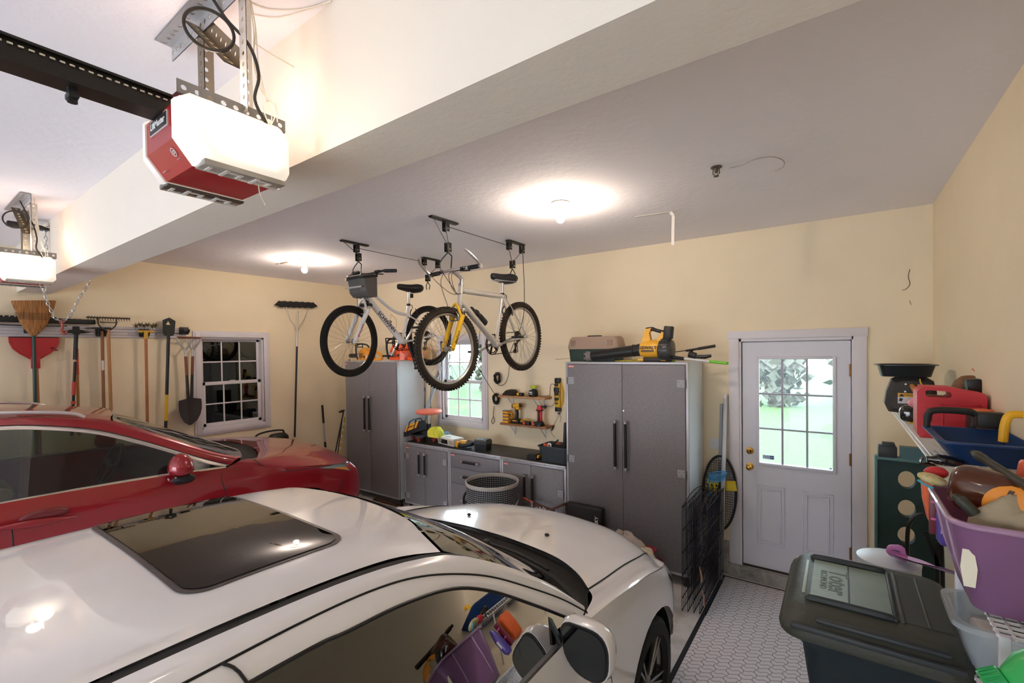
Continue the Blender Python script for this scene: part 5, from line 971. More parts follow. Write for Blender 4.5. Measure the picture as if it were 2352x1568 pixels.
# tool bag
c=onY(957,985,4.28); t=thing('tool_bag','black and yellow open mouth tool bag slumped on the stool tray','bag',(c.x,4.28,1.0)); rz=lambda p:V((c.x+p[0],4.26+p[1],1.0+p[2]+p[0]*.35)); b=B()
b.loft([[rz((px,py*hw_,pz)) for py,pz in ((-1,0),(-1.05,.06),(-.5,h_),(.5,h_),(1.05,.06),(1,0))] for px,hw_,h_ in ((-.17,.06,.09),(-.13,.085,.13),(0,.09,.145),(.12,.085,.135),(.16,.06,.11))]); obj('body',b,M('#25242b',.7,bump=.2),t,ang=30)
b=B()
for x0,x1 in ((-.10,-.07),(-.045,.06),(.085,.125)): b.loft([[rz((x,-.098-.0,.055)) for x in (x0,x1)]+[rz((x,-.056,.137)) for x in (x1,x0)],[rz((x,-.103,.055)) for x in (x0,x1)]+[rz((x,-.061,.139)) for x in (x1,x0)]])
obj('yellow_panel',b,M('#f0ab3a',.6),t,label='yellow panels'); 
text('lettering','DEWALT',.026,rz((.008,-.083,.099)),rz((1,0,0))-rz((0,0,0)),(0,.45,.9),M('#3a2a18',.6),t,bold=.0008)
b=B()
for y in (-.05,.05): b.tube([rz((-.07,y,.13)),rz((-.06,y,.17)),rz((0,y*.5,.19)),rz((.06,y,.17)),rz((.07,y,.13))],.007,6,sm=4)
obj('handle',b,M('#2c2d36',.6),t)
def cloth(name,label,cat_,c,r,h_,col,seed,sub=22,bump=.3):
    random.seed(seed); ph=[random.uniform(0,6.28) for _ in range(8)]; b=B(); G=[]
    for i in range(sub+1):
        f=i/sub; R=sin(f*PI/2)**.8; row=[]
        for j in range(36):
            a=2*PI*j/36; k=1+.16*sin(3*a+ph[0]+f*2)+.09*sin(5*a+ph[1]-f*5)+.05*sin(9*a+ph[2]+f*6); z=h_*(cos(f*PI/2)**.9)*(1+.18*sin(4*a+ph[3])*f+.10*sin(7*a+ph[4]+f*9)); row.append((c[0]+r[0]*R*k*cos(a),c[1]+r[1]*R*k*sin(a),c[2]+max(0,z)))
        G.append(row)
    b.quadgrid(G,False,True); return single(name,b,M(col,.85,bump=bump,bs=40,var=.1),label,cat_,loc=c,ang=80)
c=onY(1002,1000,4.22); cloth('cleaning_rag','crumpled bright yellow rag on the stool tray beside the tool bag','rag',V((c.x-.02,4.24,1.0)),(.115,.10),.115,'#e0dc4a',3)
c=onY(1018,1000,4.38); cloth('blue_rag','small blue and white rag bunched behind the radio','rag',V((c.x,4.42,.985)),(.07,.05),.05,'#8aa3bd',5)
# metal poles and rods leaning in the window corner
t=thing('straightedge','wide silver aluminium straightedge leaning in the corner by the window','straightedge',(-4.5,4.5,.9)); b=B(); q0=onY(972,968,4.40); q1=onY(1003,872,4.57); d=(q1-q0).normalized(); b.bar(q0-d*.10,q1+d*.35,.055,.02,up=(0,1,0),bev=.003); obj('bar',b,M('#b9c3cc',.3,.8),t)
for i,(x0,x1,lb) in enumerate(((975,976,'thin fishing rod with a cork grip standing left behind the orange stool seat'),(989,990,'thin fishing rod standing behind the middle of the orange stool seat'))):
    t=thing('fishing_rod',lb,'fishing rod',(-4.5,4.45,.92)); b=B(); q0=onY(x0,948,4.36); q1=onY(x1,880 if i else 898,4.40); b.cyl(V((q0.x,q0.y,1.34)),q1,.004,.0025,n=6); b.cyl(V((q0.x,4.37,1.34)),V((q0.x+.01,4.36,1.345)),.006,n=6); obj('blank',b,M('#2e3038',.4),t)
    if not i: b=B(); b.cyl(q1,q1+V((0,0,.05)),.011,n=8); obj('tip_guide',b,M('#4b5563',.4),t)
b=B(); q=onY(885+95,948,4.34); 
# radio
t=thing('radio','cream tabletop radio with a dark display on the worktop','radio',(onY(1030,1010,4.3).x,4.3,zw)); q=onY(1032,1012,4.24); rx=q.x; A=rotz(-.22); W=lambda p:V((rx,4.27,zw))+A@V(p); b=B()
b.loft([[W((px,py,.012)) for px,py in ((-.17,-.08),(.17,-.08),(.16,.08),(-.16,.08))],[W((px,py,.095)) for px,py in ((-.18,-.09),(.18,-.09),(.165,.085),(-.165,.085))],[W((px,py,.105)) for px,py in ((-.175,-.082),(.175,-.082),(.155,.08),(-.155,.08))]]); obj('body',b,M('#e9e4d8',.4),t,ang=25)
b=B(); b.loft([[W((px,-.082-.0013*1,pz)) for px,pz in ((-.085,.028),(.05,.028),(.05,.082),(-.085,.082))],[W((px,-.0915,pz)) for px,pz in ((-.085,.028),(.05,.028),(.05,.082),(-.085,.082))]]); obj('display',b,M('#15171a',.15,coat=1),t)
for x0,x1 in ((-.155,-.10),(.075,.16)): b=B(); b.loft([[W((px,-.083,pz)) for px,pz in ((x0,.028),(x1,.028),(x1,.082),(x0,.082))],[W((px,-.0912,pz)) for px,pz in ((x0,.028),(x1,.028),(x1,.082),(x0,.082))]]); obj('speaker_grille',b,M('#b8ab95',.8,bump=.5,bs=400),t)
b=B(); b.b2(W((-.06,-.05,.105)),W((.02,-.01,.108))); obj('button_pad',b,M('#8f8c88',.5),t)
# reciprocating saw
t=thing('reciprocating_saw','yellow and black reciprocating saw lying on the worktop','saw',(onY(1075,1020,4.22).x,4.22,zw)); q=onY(1052,1024,4.19); sx=q.x; A=rotz(.10); W=lambda p:V((sx,4.19,zw))+A@V(p); b=B()
b.box(W((0,0,.045)),(.035,.05,.07),(0,.2,0),bev=.006); b.box(W((.05,.05,.055)),(.10,.06,.07),(0,0,.2),bev=.015); obj('gear_case',b,M('#efab22',.4),t); b=B()
b.tube([W(p) for p in ((.02,0,.04),(.08,-.01,.035),(.15,.0,.05),(.20,.03,.06),(.17,.06,.07))],[.02,.024,.024,.02,.016],10,sm=4); b.tube([W(p) for p in ((.16,.02,.07),(.21,.03,.08),(.23,.06,.06),(.20,.08,.04))],.011,8,sm=4); b.tube([W(p) for p in ((-.005,-.05,.008),(.06,-.06,.008),(.14,-.03,.008),(.19,.02,.01))],.007,6,sm=4); obj('body_grip',b,M('#26272c',.5),t)
# black battery box
q=onY(1107,1018,4.26); t=thing('battery_box','black plastic battery box with rounded lid on the worktop','box',(q.x,4.28,zw)); b=B(); X_=q.x
b.loft([[V((X_,4.28,zw))+rotz(.12)@V((sx*k*.5,sy*k*.5,z)) for sx,sy in ((-.17,-.13),(.17,-.13),(.17,.13),(-.17,.13))] for z,k in ((0,.92),(.075,.98))]); obj('case',b,M('#1e2226',.45),t,ang=25); b=B()
b.loft([[V((X_,4.28,zw))+rotz(.12)@V((sx*k*.5,sy*k*.5,z)) for sx,sy in ((-.17,-.13),(.17,-.13),(.17,.13),(-.17,.13))] for z,k in ((.075,1.04),(.115,1.0),(.128,.86),(.13,.3))]); ld=obj('lid',b,M('#31373c',.4),t,ang=25); b=B(); b.box((X_-.0,4.27,zw+.131),(.05,.035,.002)); obj('label_sticker',b,M('#8f8c84',.5),ld); b=B(); b.tube([(X_-.09,4.3,zw+.05),(X_-.13,4.33,zw+.09),(X_-.17,4.33,zw+.08),(X_-.15,4.30,zw+.03)],.004,6,sm=4); obj('strap',b,M('#5a7385',.5),t)
# open black tool box with lid standing
q=onY(1265,1062,4.19); q2=onY(1292,1062,4.19); t=thing('tool_box','open grey-black plastic tool box filled with small tools, at the end of the worktop','tool box',(q.x,4.25,zw)); X0,X1=onY(1238,1050,4.17).x,-2.30; y0_,y1_=4.15,4.42; b=B()
def tub(b,x0,x1,y0,y1,z0,z1,tp=.9,th=.006,lip=0,cor=.03):
    def rr2(k,ins,z,e=0):
        cx,cy=(x0+x1)/2,(y0+y1)/2; hx,hy=(x1-x0)/2*k-ins+e,(y1-y0)/2*k-ins+e; r=min(cor,hx*.9,hy*.9); out=[]
        for sx,sy,a0 in ((1,1,0),(-1,1,90),(-1,-1,180),(1,-1,270)):
            for i in range(5): a=rad(a0+90*i/4); out.append((cx+sx*(hx-r)+r*cos(a),cy+sy*(hy-r)+r*sin(a),z))
        return out
    rings=[rr2(tp,0,z0),rr2(1,0,z1-(.012 if lip else 0))]
    if lip: rings+= [rr2(1,0,z1-.012,lip),rr2(1,0,z1,lip)]
    rings+=[rr2(1,th,z1),rr2(tp,th,z0+th)]; b.loft(rings); return b
tub(b,X0,X1,y0_,y1_,zw,zw+.17,.86,lip=.01); obj('case',b,M('#3a4148',.5),t); b=B(); b.box((X1-.03,4.29,zw+.29),(.03,.27,.30),(0,.06,0),bev=.012); lid=obj('lid',b,M('#1f2023',.5),t); b=B(); b.box((X1-.047,4.29,zw+.29),(.012,.20,.22),(0,.06,0),bev=.01); obj('lid_recess',b,M('#2c2e31',.5),lid)
for k,(dx,dy,col,r,lb,nm) in enumerate(((.06,.06,'#d9502c',.022,'red tape measure in the open tool box','tape_measure'),(.10,.07,'#e9e5e0',.026,'white tape roll in the open tool box','tape_roll'),(.16,.12,'#b5522b',.02,'rust coloured handle in the open tool box','hand_tool'))):
    b=B(); 
    if k==1: b.tor((X0+dx,y0_+dy,zw+.165),(0,-1,.3),.02,.010,20,8)
    elif k==0: b.box((X0+dx,y0_+dy,zw+.165),(.045,.03,.04),bev=.008)
    else: b.tube([(X0+dx-.04,y0_+dy+.05,zw+.175),(X0+dx+.05,y0_+dy,zw+.185)],.011,8)
    single(nm,b,M(col,.5),lb,'tool')
b=B(); b.tube([(X0+.05,y0_+.10,zw+.10),(X0+.15,y0_+.18,zw+.215)],.009,8); single('screwdriver',b,BLK,'dark tool shaft sticking up out of the open tool box','tool')
q=onY(1225,1046,4.20); t=thing('stapler','small black tool with a yellow end beside the open tool box','tool',(q.x,4.2,zw)); b=B(); b.loft([[(q.x+px,4.22+py,zw+z) for px,py in ((-.07*k,-.04),(.05*k,-.04),(.06*k,.05),(-.06*k,.05))] for z,k in ((0,1),(.03,1.05),(.055,.7))]); obj('body',b,BLK,t,ang=25); b=B(); b.b2((q.x+.052,4.19,zw+.015),(q.x+.07,4.24,zw+.05),.004); obj('yellow_tip',b,YEL,t,label='yellow tip')
# ================================================================== SHELVES WITH CHARGERS
for i,(xa,xb,za,zb_,dp,lb) in enumerate(((onY(1148,906,YB-.10).x+.02,onY(1258,912,YB-.10).x,onY(1200,909,YB-.1).z,0,.17,'narrow wooden shelf on white brackets, the upper one'),(onY(1153,971,YB-.1).x+.02,onY(1262,976,YB-.1).x+.0,onY(1200,973,YB-.1).z,0,.17,'narrow wooden shelf on white brackets, the lower one'))):
    t=thing('wall_shelf',lb,'shelf',(xa,YB,za),group='narrow shelves over the worktop'); b=B(); b.b2((xa,YB-dp,za-.024),(xb,YB-.002,za),.002); obj('board',b,ramp_mat('shelf_wood%d'%i,(['#c9966a','#b07e54','#d5a67a'] if not i else ['#a8714a','#8d5a38','#b9825a']),6,.6,stretch=(1,8,8)),t)
    for f in (.17,.83):
        x=xa+(xb-xa)*f; b=B(); b.b2((x-.008,YB-.004,za-.17),(x+.008,YB-.001,za-.02)); b.b2((x-.008,YB-.13,za-.029),(x+.008,YB-.003,za-.025)); b.bar((x,YB-.12,za-.03),(x,YB-.004,za-.15),.006,.006); obj('bracket',b,M('#d9dde2',.4),t)
    if i==0: SH1=(xa,xb,za)
    else: SH2=(xa,xb,za)
ys=YB-.09
def px2x(px,py): return onY(px,py,ys).x
def item(nm,lb,cat_,x,z): return thing(nm,lb,cat_,(x,ys,z))
x=px2x(1173,900); z=SH1[2]; t=item('battery_charger','low brown and black battery charger on the upper shelf, left end','charger',x,z); b=B(); G=[[(x+px,ys+py,z+pz) for py,pz in ((-.055,0),(-.06,h_*.5),(-.03,h_),(.04,h_),(.055,0))] for px,h_ in ((-.085,.03),(-.06,.055),(-.03,.066),(-.015,.05),(.0,.072),(.02,.055),(.045,.072),(.075,.05),(.085,.02))]; b.loft(G); obj('body',b,M('#2b231d',.5),t,ang=25)
x=px2x(1194,902); t=item('battery','small yellow and black battery on the upper shelf','battery',x+.03,z); b=B(); b.box((x+.03,ys-.03,z+.02),(.075,.06,.04),bev=.008); obj('body',b,BLK,t); b=B(); b.box((x+.012,ys-.06,z+.024),(.03,.006,.03),bev=.002); obj('label_panel',b,YEL,t,label='yellow panel')
x=px2x(1225,896); t=item('dock_charger','black charger with a lime green battery on the upper shelf','charger',x,z); b=B(); b.lathe([(0,0),(.05,0),(.058,.02),(.055,.06),(.042,.085),(.0,.088)],(x,ys,z),n=20); obj('base',b,M('#1a1a1c',.4),t,ang=60); b=B(); b.box((x+.005,ys,z+.112),(.078,.06,.035),(0,.06,0),bev=.01); obj('battery_top',b,M('#c3cf3f',.4),t,label='lime green battery')
b=B(); b.b2((x-.02,ys-.0585,z+.045),(x+.018,ys-.055,z+.06)); b.b2((x-.015,ys-.059,z+.028),(x+.02,ys-.056,z+.035)); b.box((x-.012,ys-.045,z+.083),(.04,.004,.008)); obj('print',b,WHT,t)
z=SH2[2]; x=px2x(1167,955); t=item('organizer_stack','stack of four small yellow and clear parts boxes on the lower shelf','boxes',x,z)
for k in range(4):
    b=B(); b.box((x,ys-.02,z+.014+k*.038),(.085,.08,.026),bev=.004); o=obj('yellow_tray',b,M('#f0a928',.45),t); b=B(); b.box((x,ys-.02,z+.032+k*.038),(.082,.076,.010)); obj('clear_lid',b,M('#8f93a8',.2,coat=.5),o); b=B()
    for j in range(4): b.box((x-.03+j*.02,ys-.0595,z+.032+k*.038),(.012,.002,.007))
    obj('compartments',b,M('#2a2a35',.5),o)
b=B(); 
for k in (0,1): b.box((x+.06,ys-.01,z+.05+k*.05),(.035,.06,.045),bev=.008)
t2=item('small_organizer','short yellow organizer standing between the parts boxes and the drill','boxes',x+.06,z); obj('case',b,M('#efa92c',.45),t2); b=B(); 
for k in (0,1): b.box((x+.06,ys-.041,z+.05+k*.05),(.02,.004,.025))
obj('recess',b,BLK,t2)
x=px2x(1186,945); t=item('cordless_drill','yellow and black cordless drill standing on its battery on the lower shelf','drill',x,z); b=B(); b.cyl((x-.035,ys,z+.205),(x+.055,ys,z+.215),.03,n=16); b.box((x+.025,ys,z+.185),(.05,.05,.04),bev=.01); obj('motor_housing',b,M('#e8ad2b',.4),t,ang=40); b=B(); b.cyl((x+.055,ys,z+.215),(x+.08,ys,z+.218),.022,.014,n=14); b.tube([(x+.0,ys,z+.19),(x+.012,ys,z+.12),(x+.005,ys,z+.05)],[.022,.02,.022],10); b.box((x+.0,ys-.005,z+.025),(.11,.075,.05),bev=.01); b.cyl((x-.05,ys,z+.205),(x-.035,ys,z+.205),.028,n=14); obj('grip_and_battery',b,M('#211f1d',.5),t); b=B(); b.box((x-.0,ys-.045,z+.035),(.06,.004,.012)); obj('battery_label',b,YEL,t)
x=px2x(1206,968); t=item('yellow_battery_tool','yellow framed battery adapter lying on the lower shelf','battery',x,z); b=B(); b.box((x,ys-.02,z+.022),(.10,.07,.03),(0,0,.1),bev=.008); obj('base',b,BLK,t); b=B(); b.tor((x-.01,ys-.02,z+.045),(0,-.3,1),.032,.007,18,6); b.box((x+.045,ys+.01,z+.045),(.06,.03,.012),(0,.15,0),bev=.004); obj('frame',b,M('#f2bb32',.4),t)
for px,lb in ((1213,'black battery with an orange end on the lower shelf, nearer the drill'),(1234,'black battery with an orange end on the lower shelf, nearer the red light')):
    x=px2x(px,972); t=thing('orange_battery',lb,'battery',(x,ys-.045,z),group='orange tipped batteries'); b=B(); b.box((x+.02,ys-.05,z+.022),(.085,.055,.044),bev=.008); obj('body',b,BLK,t); b=B(); b.cyl((x-.008,ys-.0795,z+.022),(x-.008,ys-.074,z+.022),.016,n=14); obj('button',b,M('#f0593f',.4),t,label='orange button')
x=px2x(1243,960); t=item('work_light','tall red and black work light standing on the lower shelf','light',x,z); b=B(); b.lathe([(0,0),(.055,0),(.055,.02),(.045,.045),(.03,.06),(0,.06)],(x,ys-.03,z),n=20); obj('base',b,M('#1d1b1b',.4),t); b=B()
for s in (-1,1): b.box((x+s*.019,ys-.03,z+.12),(.014,.04,.13),bev=.004)
b.lathe([(.022,.165),(.035,.175),(.04,.195),(.03,.21),(.03,.235),(.0,.238)],(x,ys-.03,z),n=18); obj('housing',b,M('#d63a3f',.4),t); b=B(); b.box((x,ys-.032,z+.12),(.022,.036,.13),bev=.003); b.tor((x,ys-.03,z+.182),(0,0,1),.04,.006,20,6); b.box((x+.045,ys-.03,z+.225),(.06,.025,.02),bev=.008); b.tor((x+.075,ys-.03,z+.225),(0,1,0),.014,.006,14,6); obj('lens_and_hook',b,BLK,t)
# power strip with plugs and cords
A_=onY(1278,868,YB-.03); C_=onY(1284,945,YB-.03); t=thing('power_strip','yellow and black power strip mounted upright beside the cabinet','power strip',(A_.x,YB,C_.z)); xm_=(A_.x+C_.x)/2; zt,zb2=A_.z,C_.z; b=B(); b.b2((xm_-.03,YB-.04,zb2+.02),(xm_+.03,YB-.003,zt-.02),.006); obj('body',b,M('#e5b62c',.4),t)
b=B(); b.b2((xm_-.034,YB-.045,zt-.06),(xm_+.034,YB-.002,zt),.006); b.b2((xm_-.034,YB-.045,zb2),(xm_+.034,YB-.002,zb2+.05),.006); obj('end_cap',b,BLK,t); b=B()
for f,w_,h_ in ((.80,.03,.03),(.66,.05,.05),(.55,.034,.05),(.38,.034,.03),(.25,.016,.014)): zz=zb2+(zt-zb2)*f; b.box((xm_-.004,YB-.052,zz),(w_+.012,.022,h_),bev=.004)
obj('plugs',b,BLK,t)
b=B()
for k in range(3): b.tube([(xm_+.028,YB-.02,zt-.03),(xm_+.05+.006*k,YB-.015,zt-.13),(xm_+.055+.006*k,YB-.015,(zt+zb2)/2),(xm_+.045+.006*k,YB-.015,zb2+.1),(xm_+.026,YB-.02,zb2+.03)],.0035,6,sm=5)
for k in range(2): b.tube([(xm_-.03,YB-.02,zt-.05),(xm_-.045-.006*k,YB-.015,zt-.14),(xm_-.045-.006*k,YB-.015,zb2+.12),(xm_-.03,YB-.02,zb2+.03)],.0035,6,sm=5)
obj('yellow_cord',b,M('#d9a71f',.5),t)
b=B(); w1=onY(1262,912,YB-.02); b.tube([(xm_-.01,YB-.06,zb2+(zt-zb2)*.80),(xm_-.07,YB-.05,zt-.07),(w1.x+.01,YB-.02,zt-.12),(w1.x+.005,YB-.02,w1.z-.03)],.003,5,sm=5); b.tube([(w1.x,YB-.02,w1.z+.02),(px2x(1250,905),ys,SH1[2]+.01),(px2x(1238,903),ys,SH1[2]+.012)],.003,5,sm=4); single('charger_cord',b,BLK,'black cord looping from the power strip to the upper shelf charger','cord')
b=B(); wx=px2x(1243,936); b.tube([(px2x(1230,911),ys-.05,SH1[2]-.02),(px2x(1238,922),ys-.04,SH1[2]-.09),(wx,ys-.03,SH2[2]+.235)],.0025,5,sm=4); b.tube([(wx+.08,ys-.03,SH2[2]+.225),(xm_-.06,YB-.05,SH2[2]+.235),(xm_+.0,YB-.06,zb2+(zt-zb2)*.38)],.0025,5,sm=4); b.tube([(xm_+.03,YB-.05,zb2+(zt-zb2)*.62),(xm_+.045,YB-.06,zb2+(zt-zb2)*.5),(xm_+.01,YB-.06,zb2+(zt-zb2)*.38)],.0025,5,sm=4); single('light_cord',b,BLK,'thin black cord running to the red work light','cord')
b=B(); k0=onY(1284,949,YB-.02); b.sph(k0,(.02,.012,.010),10); b.tube([k0,onY(1279,962,YB-.02),onY(1270,979,YB-.02)],.0018,5,sm=4); b.tube([k0,onY(1288,960,YB-.02),onY(1286,970,YB-.02)],.0018,5,sm=4); b.cyl(onY(1272,976,YB-.02),onY(1267,988,YB-.02),.007,n=8); b.tube([onY(1264,980,YB-.02),onY(1267,995,YB-.02),onY(1275,1005,YB-.02)],.0018,5,sm=4); single('hanging_wire',b,BLK,'thin wire with a black plug hanging below the power strip','wire')
# cord bundles on wall hooks
for i,(px,py,lb,w_) in enumerate(((1142,868,'coil of black cord on a brass wall hook, the upper one',.9),(1139,916,'coil of black cord on a brass wall hook, the lower one',1.0))):
    c=onY(px,py,YB-.045); t=thing('cord_coil',lb,'cord',c,group='black cord coils beside the window'); b=B(); random.seed(i)
    for k in range(9): R_=.030+.028*random.random(); b.tube([c+V(((R_*.9)*cos(a)*w_,.012*sin(2*a+k)+random.uniform(-.01,.01),R_*1.25*sin(a))) for a in [2*PI*j/14 for j in range(14)]],.0055,6,closed=True)
    obj('loops',b,BLK,t); b=B(); h_=c+V((0,0,.06)); b.tube([h_+V((0,.045,0)),h_+V((0,.0,-.02)),h_+V((.0,-.03,-.01)),h_+V((.01,-.045,.02))],.004,6,sm=3); obj('hook',b,M('#b98a3e',.4,.7),t)
b=B(); q=onY(1135,932,YB-.03); b.tube([q,onY(1133,950,YB-.02),onY(1133,956,YB-.02),onY(1129,966,YB-.02),onY(1132,973,YB-.02),onY(1136,966,YB-.02),onY(1133,956,YB-.02)],.0035,6,sm=4); single('cord_end_loop',b,BLK,'loose loop of cord dangling under the lower cord coil','cord')
b=B(); b.tube([onY(1139,888,YB-.03)+V((.0,0,.05)),onY(1148,885,YB-.03),onY(1160,880,YB-.03),onY(1168,860,YB-.05),onY(1171,820,YB-.15),onY(1175,800,4.0),V((-2.56,3.78,2.45)),V((-2.555,3.77,3.08))],.0035,6,sm=5); single('hoist_cord',b,BLK,'slack black cord running from the right hoist to the upper coil','cord')
b=B(); b.tube([onY(1138,908,YB-.03),onY(1093,836,4.3),V((-3.30,4.0,2.35)),V((-3.765,3.82,3.08))],.0035,6,sm=1); single('hoist_cord',b,BLK,'taut black cord running from the left hoist down to the lower coil','cord')
# ================================================================== ON THE WIDE CABINET
zt2=zt_=1.976; yc_=4.34
a0,a1=onY(1312,822,4.30).x,onY(1428,822,4.30).x; t=thing('tackle_box','green tackle box with a tan ribbed lid on the wide cabinet','box',(a0,4.3,zt2)); b=B(); tub(b,a0+.01,a1-.02,4.22,4.44,zt2,zt2+.13,.95,cor=.02); obj('base',b,M('#24392f',.5),t)
b=B(); y0_,y1_=4.21,4.45
G=[]
for k,z in ((1.02,.125),(1.03,.145),(.96,.225),(.88,.25),(.5,.252)): cx_,cy_=(a0+a1)/2-.005,(y0_+y1_)/2; hx,hy=(a1-a0)/2*k,(y1_-y0_)/2*k; G.append([(cx_+hx*math.copysign(abs(cos(a))**.35,cos(a)),cy_+hy*math.copysign(abs(sin(a))**.35,sin(a)),zt2+z) for a in [2*PI*(i+.5)/32 for i in range(32)]])
b.loft(G); ld=obj('lid',b,M('#a68d7c',.6),t,ang=40); b=B()
for x in [a0+.05+.02*k for k in range(3)]+[a1-.07-.02*k for k in range(3)]: b.b2((x,y0_-.002,zt2+.155),(x+.008,y0_+.02,zt2+.215),.002)
obj('ribs',b,M('#977f6f',.6),ld); b=B(); b.b2(((a0+a1)/2-.07,y0_+.05,zt2+.248),((a0+a1)/2+.07,y0_+.10,zt2+.262),.004); obj('carry_handle',b,BLK,ld); b=B(); b.b2((a1-.04,y0_+.02,zt2+.10),(a1+.015,y0_+.10,zt2+.14),.008); obj('latch',b,M('#a68d7c',.6),t)
# leaf blower
P0=onY(1350,812,4.15); P1=onY(1478,798,4.15); PM=onY(1497,802,4.15); t=thing('leaf_blower','yellow and black cordless leaf blower lying on the wide cabinet','leaf blower',(PM.x,4.2,zt2)); yb_=4.15
b=B(); zc0=zt2+.055; zc1=zt2+.115; b.tube([(P0.x+.02,yb_,zc0),(P0.x+.15,yb_,zc0+.012),(P1.x-.08,yb_,zc1-.01),(P1.x,yb_,zc1)],[.042,.047,.054,.060],18); b.tor((P1.x-.09,yb_,zc1-.01),(1,0,.12),.055,.004,24,6); obj('tube',b,M('#1c1b1b',.4),t)
b=B(); b.tube([(P0.x-.005,yb_,zc0-.003),(P0.x+.045,yb_,zc0+.002)],.046,18); 
for k in range(5): a=2*PI*k/5; b.box((P0.x-.012,yb_+.04*cos(a),zc0+.04*sin(a)),(.03,.018,.018),bev=.004)
obj('nozzle_ring',b,M('#7b7573',.5),t,label='grey nozzle ring')
x0,x1=P1.x-.01,onY(1514,800,4.15).x; b=B(); b.loft([[(x,yb_+r*cos(a),zc1+dz+r*sin(a)) for a in [2*PI*i/24 for i in range(24)]] for x,r,dz in ((x0-.01,.062,0),(x0+.02,.080,.0),(x1-.02,.085,.004),(x1+.01,.075,.004))]); 
b.loft([[ (x,yb_+y_,z_+zt2) for x,y_,z_ in r] for r in ([(x0+.0,-.03,.17),(x0+.09,-.03,.17),(x0+.09,.03,.17),(x0+.0,.03,.17)],[(x0+.02,-.025,.26),(x0+.07,-.025,.26),(x0+.07,.025,.26),(x0+.02,.025,.26)],[(x0+.035,-.022,.30),(x0+.09,-.022,.31),(x0+.09,.022,.31),(x0+.035,.022,.30)])])
b.loft([[ (x,yb_+y_,z_+zt2) for x,y_,z_ in r] for r in ([(x1-.04,-.025,.17),(x1+.02,-.025,.17),(x1+.02,.025,.17),(x1-.04,.025,.17)],[(x1+.03,-.025,.27),(x1+.06,-.025,.26),(x1+.06,.025,.26),(x1+.03,.025,.27)])]); b.box((x0+.10,yb_,zt2+.02),(.26,.10,.018),bev=.004)
obj('housing',b,M('#f0b43a',.4,coat=.1),t,ang=35); b=B(); b.tube([(x0+.04,yb_,zt2+.295),(x0+.09,yb_,zt2+.30),(x1-.02,yb_,zt2+.285),(x1+.05,yb_,zt2+.265)],[.02,.019,.016,.018],10,sm=4); obj('grip',b,M('#231f1d',.5),t); b=B(); b.box((x1+.085,yb_,zt2+.262),(.075,.075,.115),(0,.1,0),bev=.012); obj('battery',b,M('#231f1d',.5),t); b=B(); b.box((x0+.10,yb_,zt2+.02),(.16,.11,.04),(0,0,0),bev=.012); obj('foot',b,M('#231f1d',.5),t)
b=B(); b.loft([[(x,yb_+r*cos(a),zc1-.01+r*sin(a)) for a in [2*PI*i/24 for i in range(24)]] for x,r in ((x1+.005,.08),(x1+.03,.100),(x1+.09,.102),(x1+.12,.088),(x1+.125,.03))])
for k in range(14): a=2*PI*k/14; b.bar((x1+.02,yb_+.100*cos(a),zc1-.01+.100*sin(a)),(x1+.10,yb_+.102*cos(a),zc1-.01+.102*sin(a)),.012,.008,up=(1,0,0))
obj('fan_intake',b,M('#3b3a3c',.35),t,ang=40)
text('lettering','DEWALT',.040,((x0+x1)/2,yb_-.089,zc1+.014),(1,0,.0),(0,0,1),M('#241a12',.5),t,bold=.001); b=B(); b.b2(((x0+x1)/2-.06,yb_-.0885,zc1-.020),((x0+x1)/2+.055,yb_-.084,zc1-.008)); obj('label_bar',b,BLK,t)
# fishing rod, duster pole, clutter
t=thing('fishing_rod','black fishing rod and reel lying on the wide cabinet, handle pointing up','fishing rod',(-1.2,4.3,zt2)); q0,q1=onY(1548,810,4.28),onY(1643,794,4.28); b=B(); b.cyl(onY(1500,815,4.28),q0.lerp(q1,.5),.004,n=6); q2=q0.lerp(q1,.30); b.cyl(q2,q0.lerp(q1,.62),.010,n=10); b.cyl(q0.lerp(q1,.60),q1,.013,n=10); obj('handle',b,M('#272120',.6),t); b=B(); b.cyl(q2+V((.03,-.02,-.03)),q2+V((.09,-.02,-.045)),.028,n=14); b.bar(q2+V((.05,0,0)),q2+V((.06,-.02,-.03)),.015,.015); b.tube([q2+V((.03,-.02,-.05)),q2+V((.17,-.03,-.055)),q2+V((.22,-.03,-.045))],[.012,.018,.012],8); obj('reel',b,M('#19191a',.4),t)
t=thing('duster_pole','white extension pole with a lime green tip overhanging the wide cabinet','pole',(-1.2,4.15,zt2)); q0,q1=onY(1525,812,4.14),onY(1670,834,4.06); q0.z=zt2+.05; b=B(); m1_,m2_=q0.lerp(q1,.42),q0.lerp(q1,.74); b.cyl(q0.lerp(q1,.3),m2_,.009,n=10); obj('shaft',b,M('#d6d6d8',.4),t); b=B(); b.cyl(q0.lerp(q1,.02),q0.lerp(q1,.34),.020,.014,n=10); obj('socket',b,BLK,t); b=B(); b.cyl(m2_,q1,.0125,n=12); b.sph(q1,(.0125,.0125,.0125),8); obj('green_grip',b,M('#6fc02c',.4),t,label='lime green grip')
c=onY(1525,815,4.22); cloth('green_duster','lime green duster fibres under the leaf blower','duster',V((c.x,4.25,zt2)),(.09,.06),.05,'#8ab83a',11,bump=1)
b=B(); q=onY(1440,822,4.16); 
for k in range(9): random.seed(k+40); x=q.x-.12+k*.035; b.tube([(x,4.14+random.uniform(0,.05),zt2+.006),(x+.06,4.15+random.uniform(0,.06),zt2+random.uniform(.008,.022)),(x+.10,4.14+random.uniform(0,.05),zt2+.008)],.005,5,sm=3)
single('twine_scraps',b,M('#b5a93a',.8),'green and yellow twine scraps under the blower tube','twine')
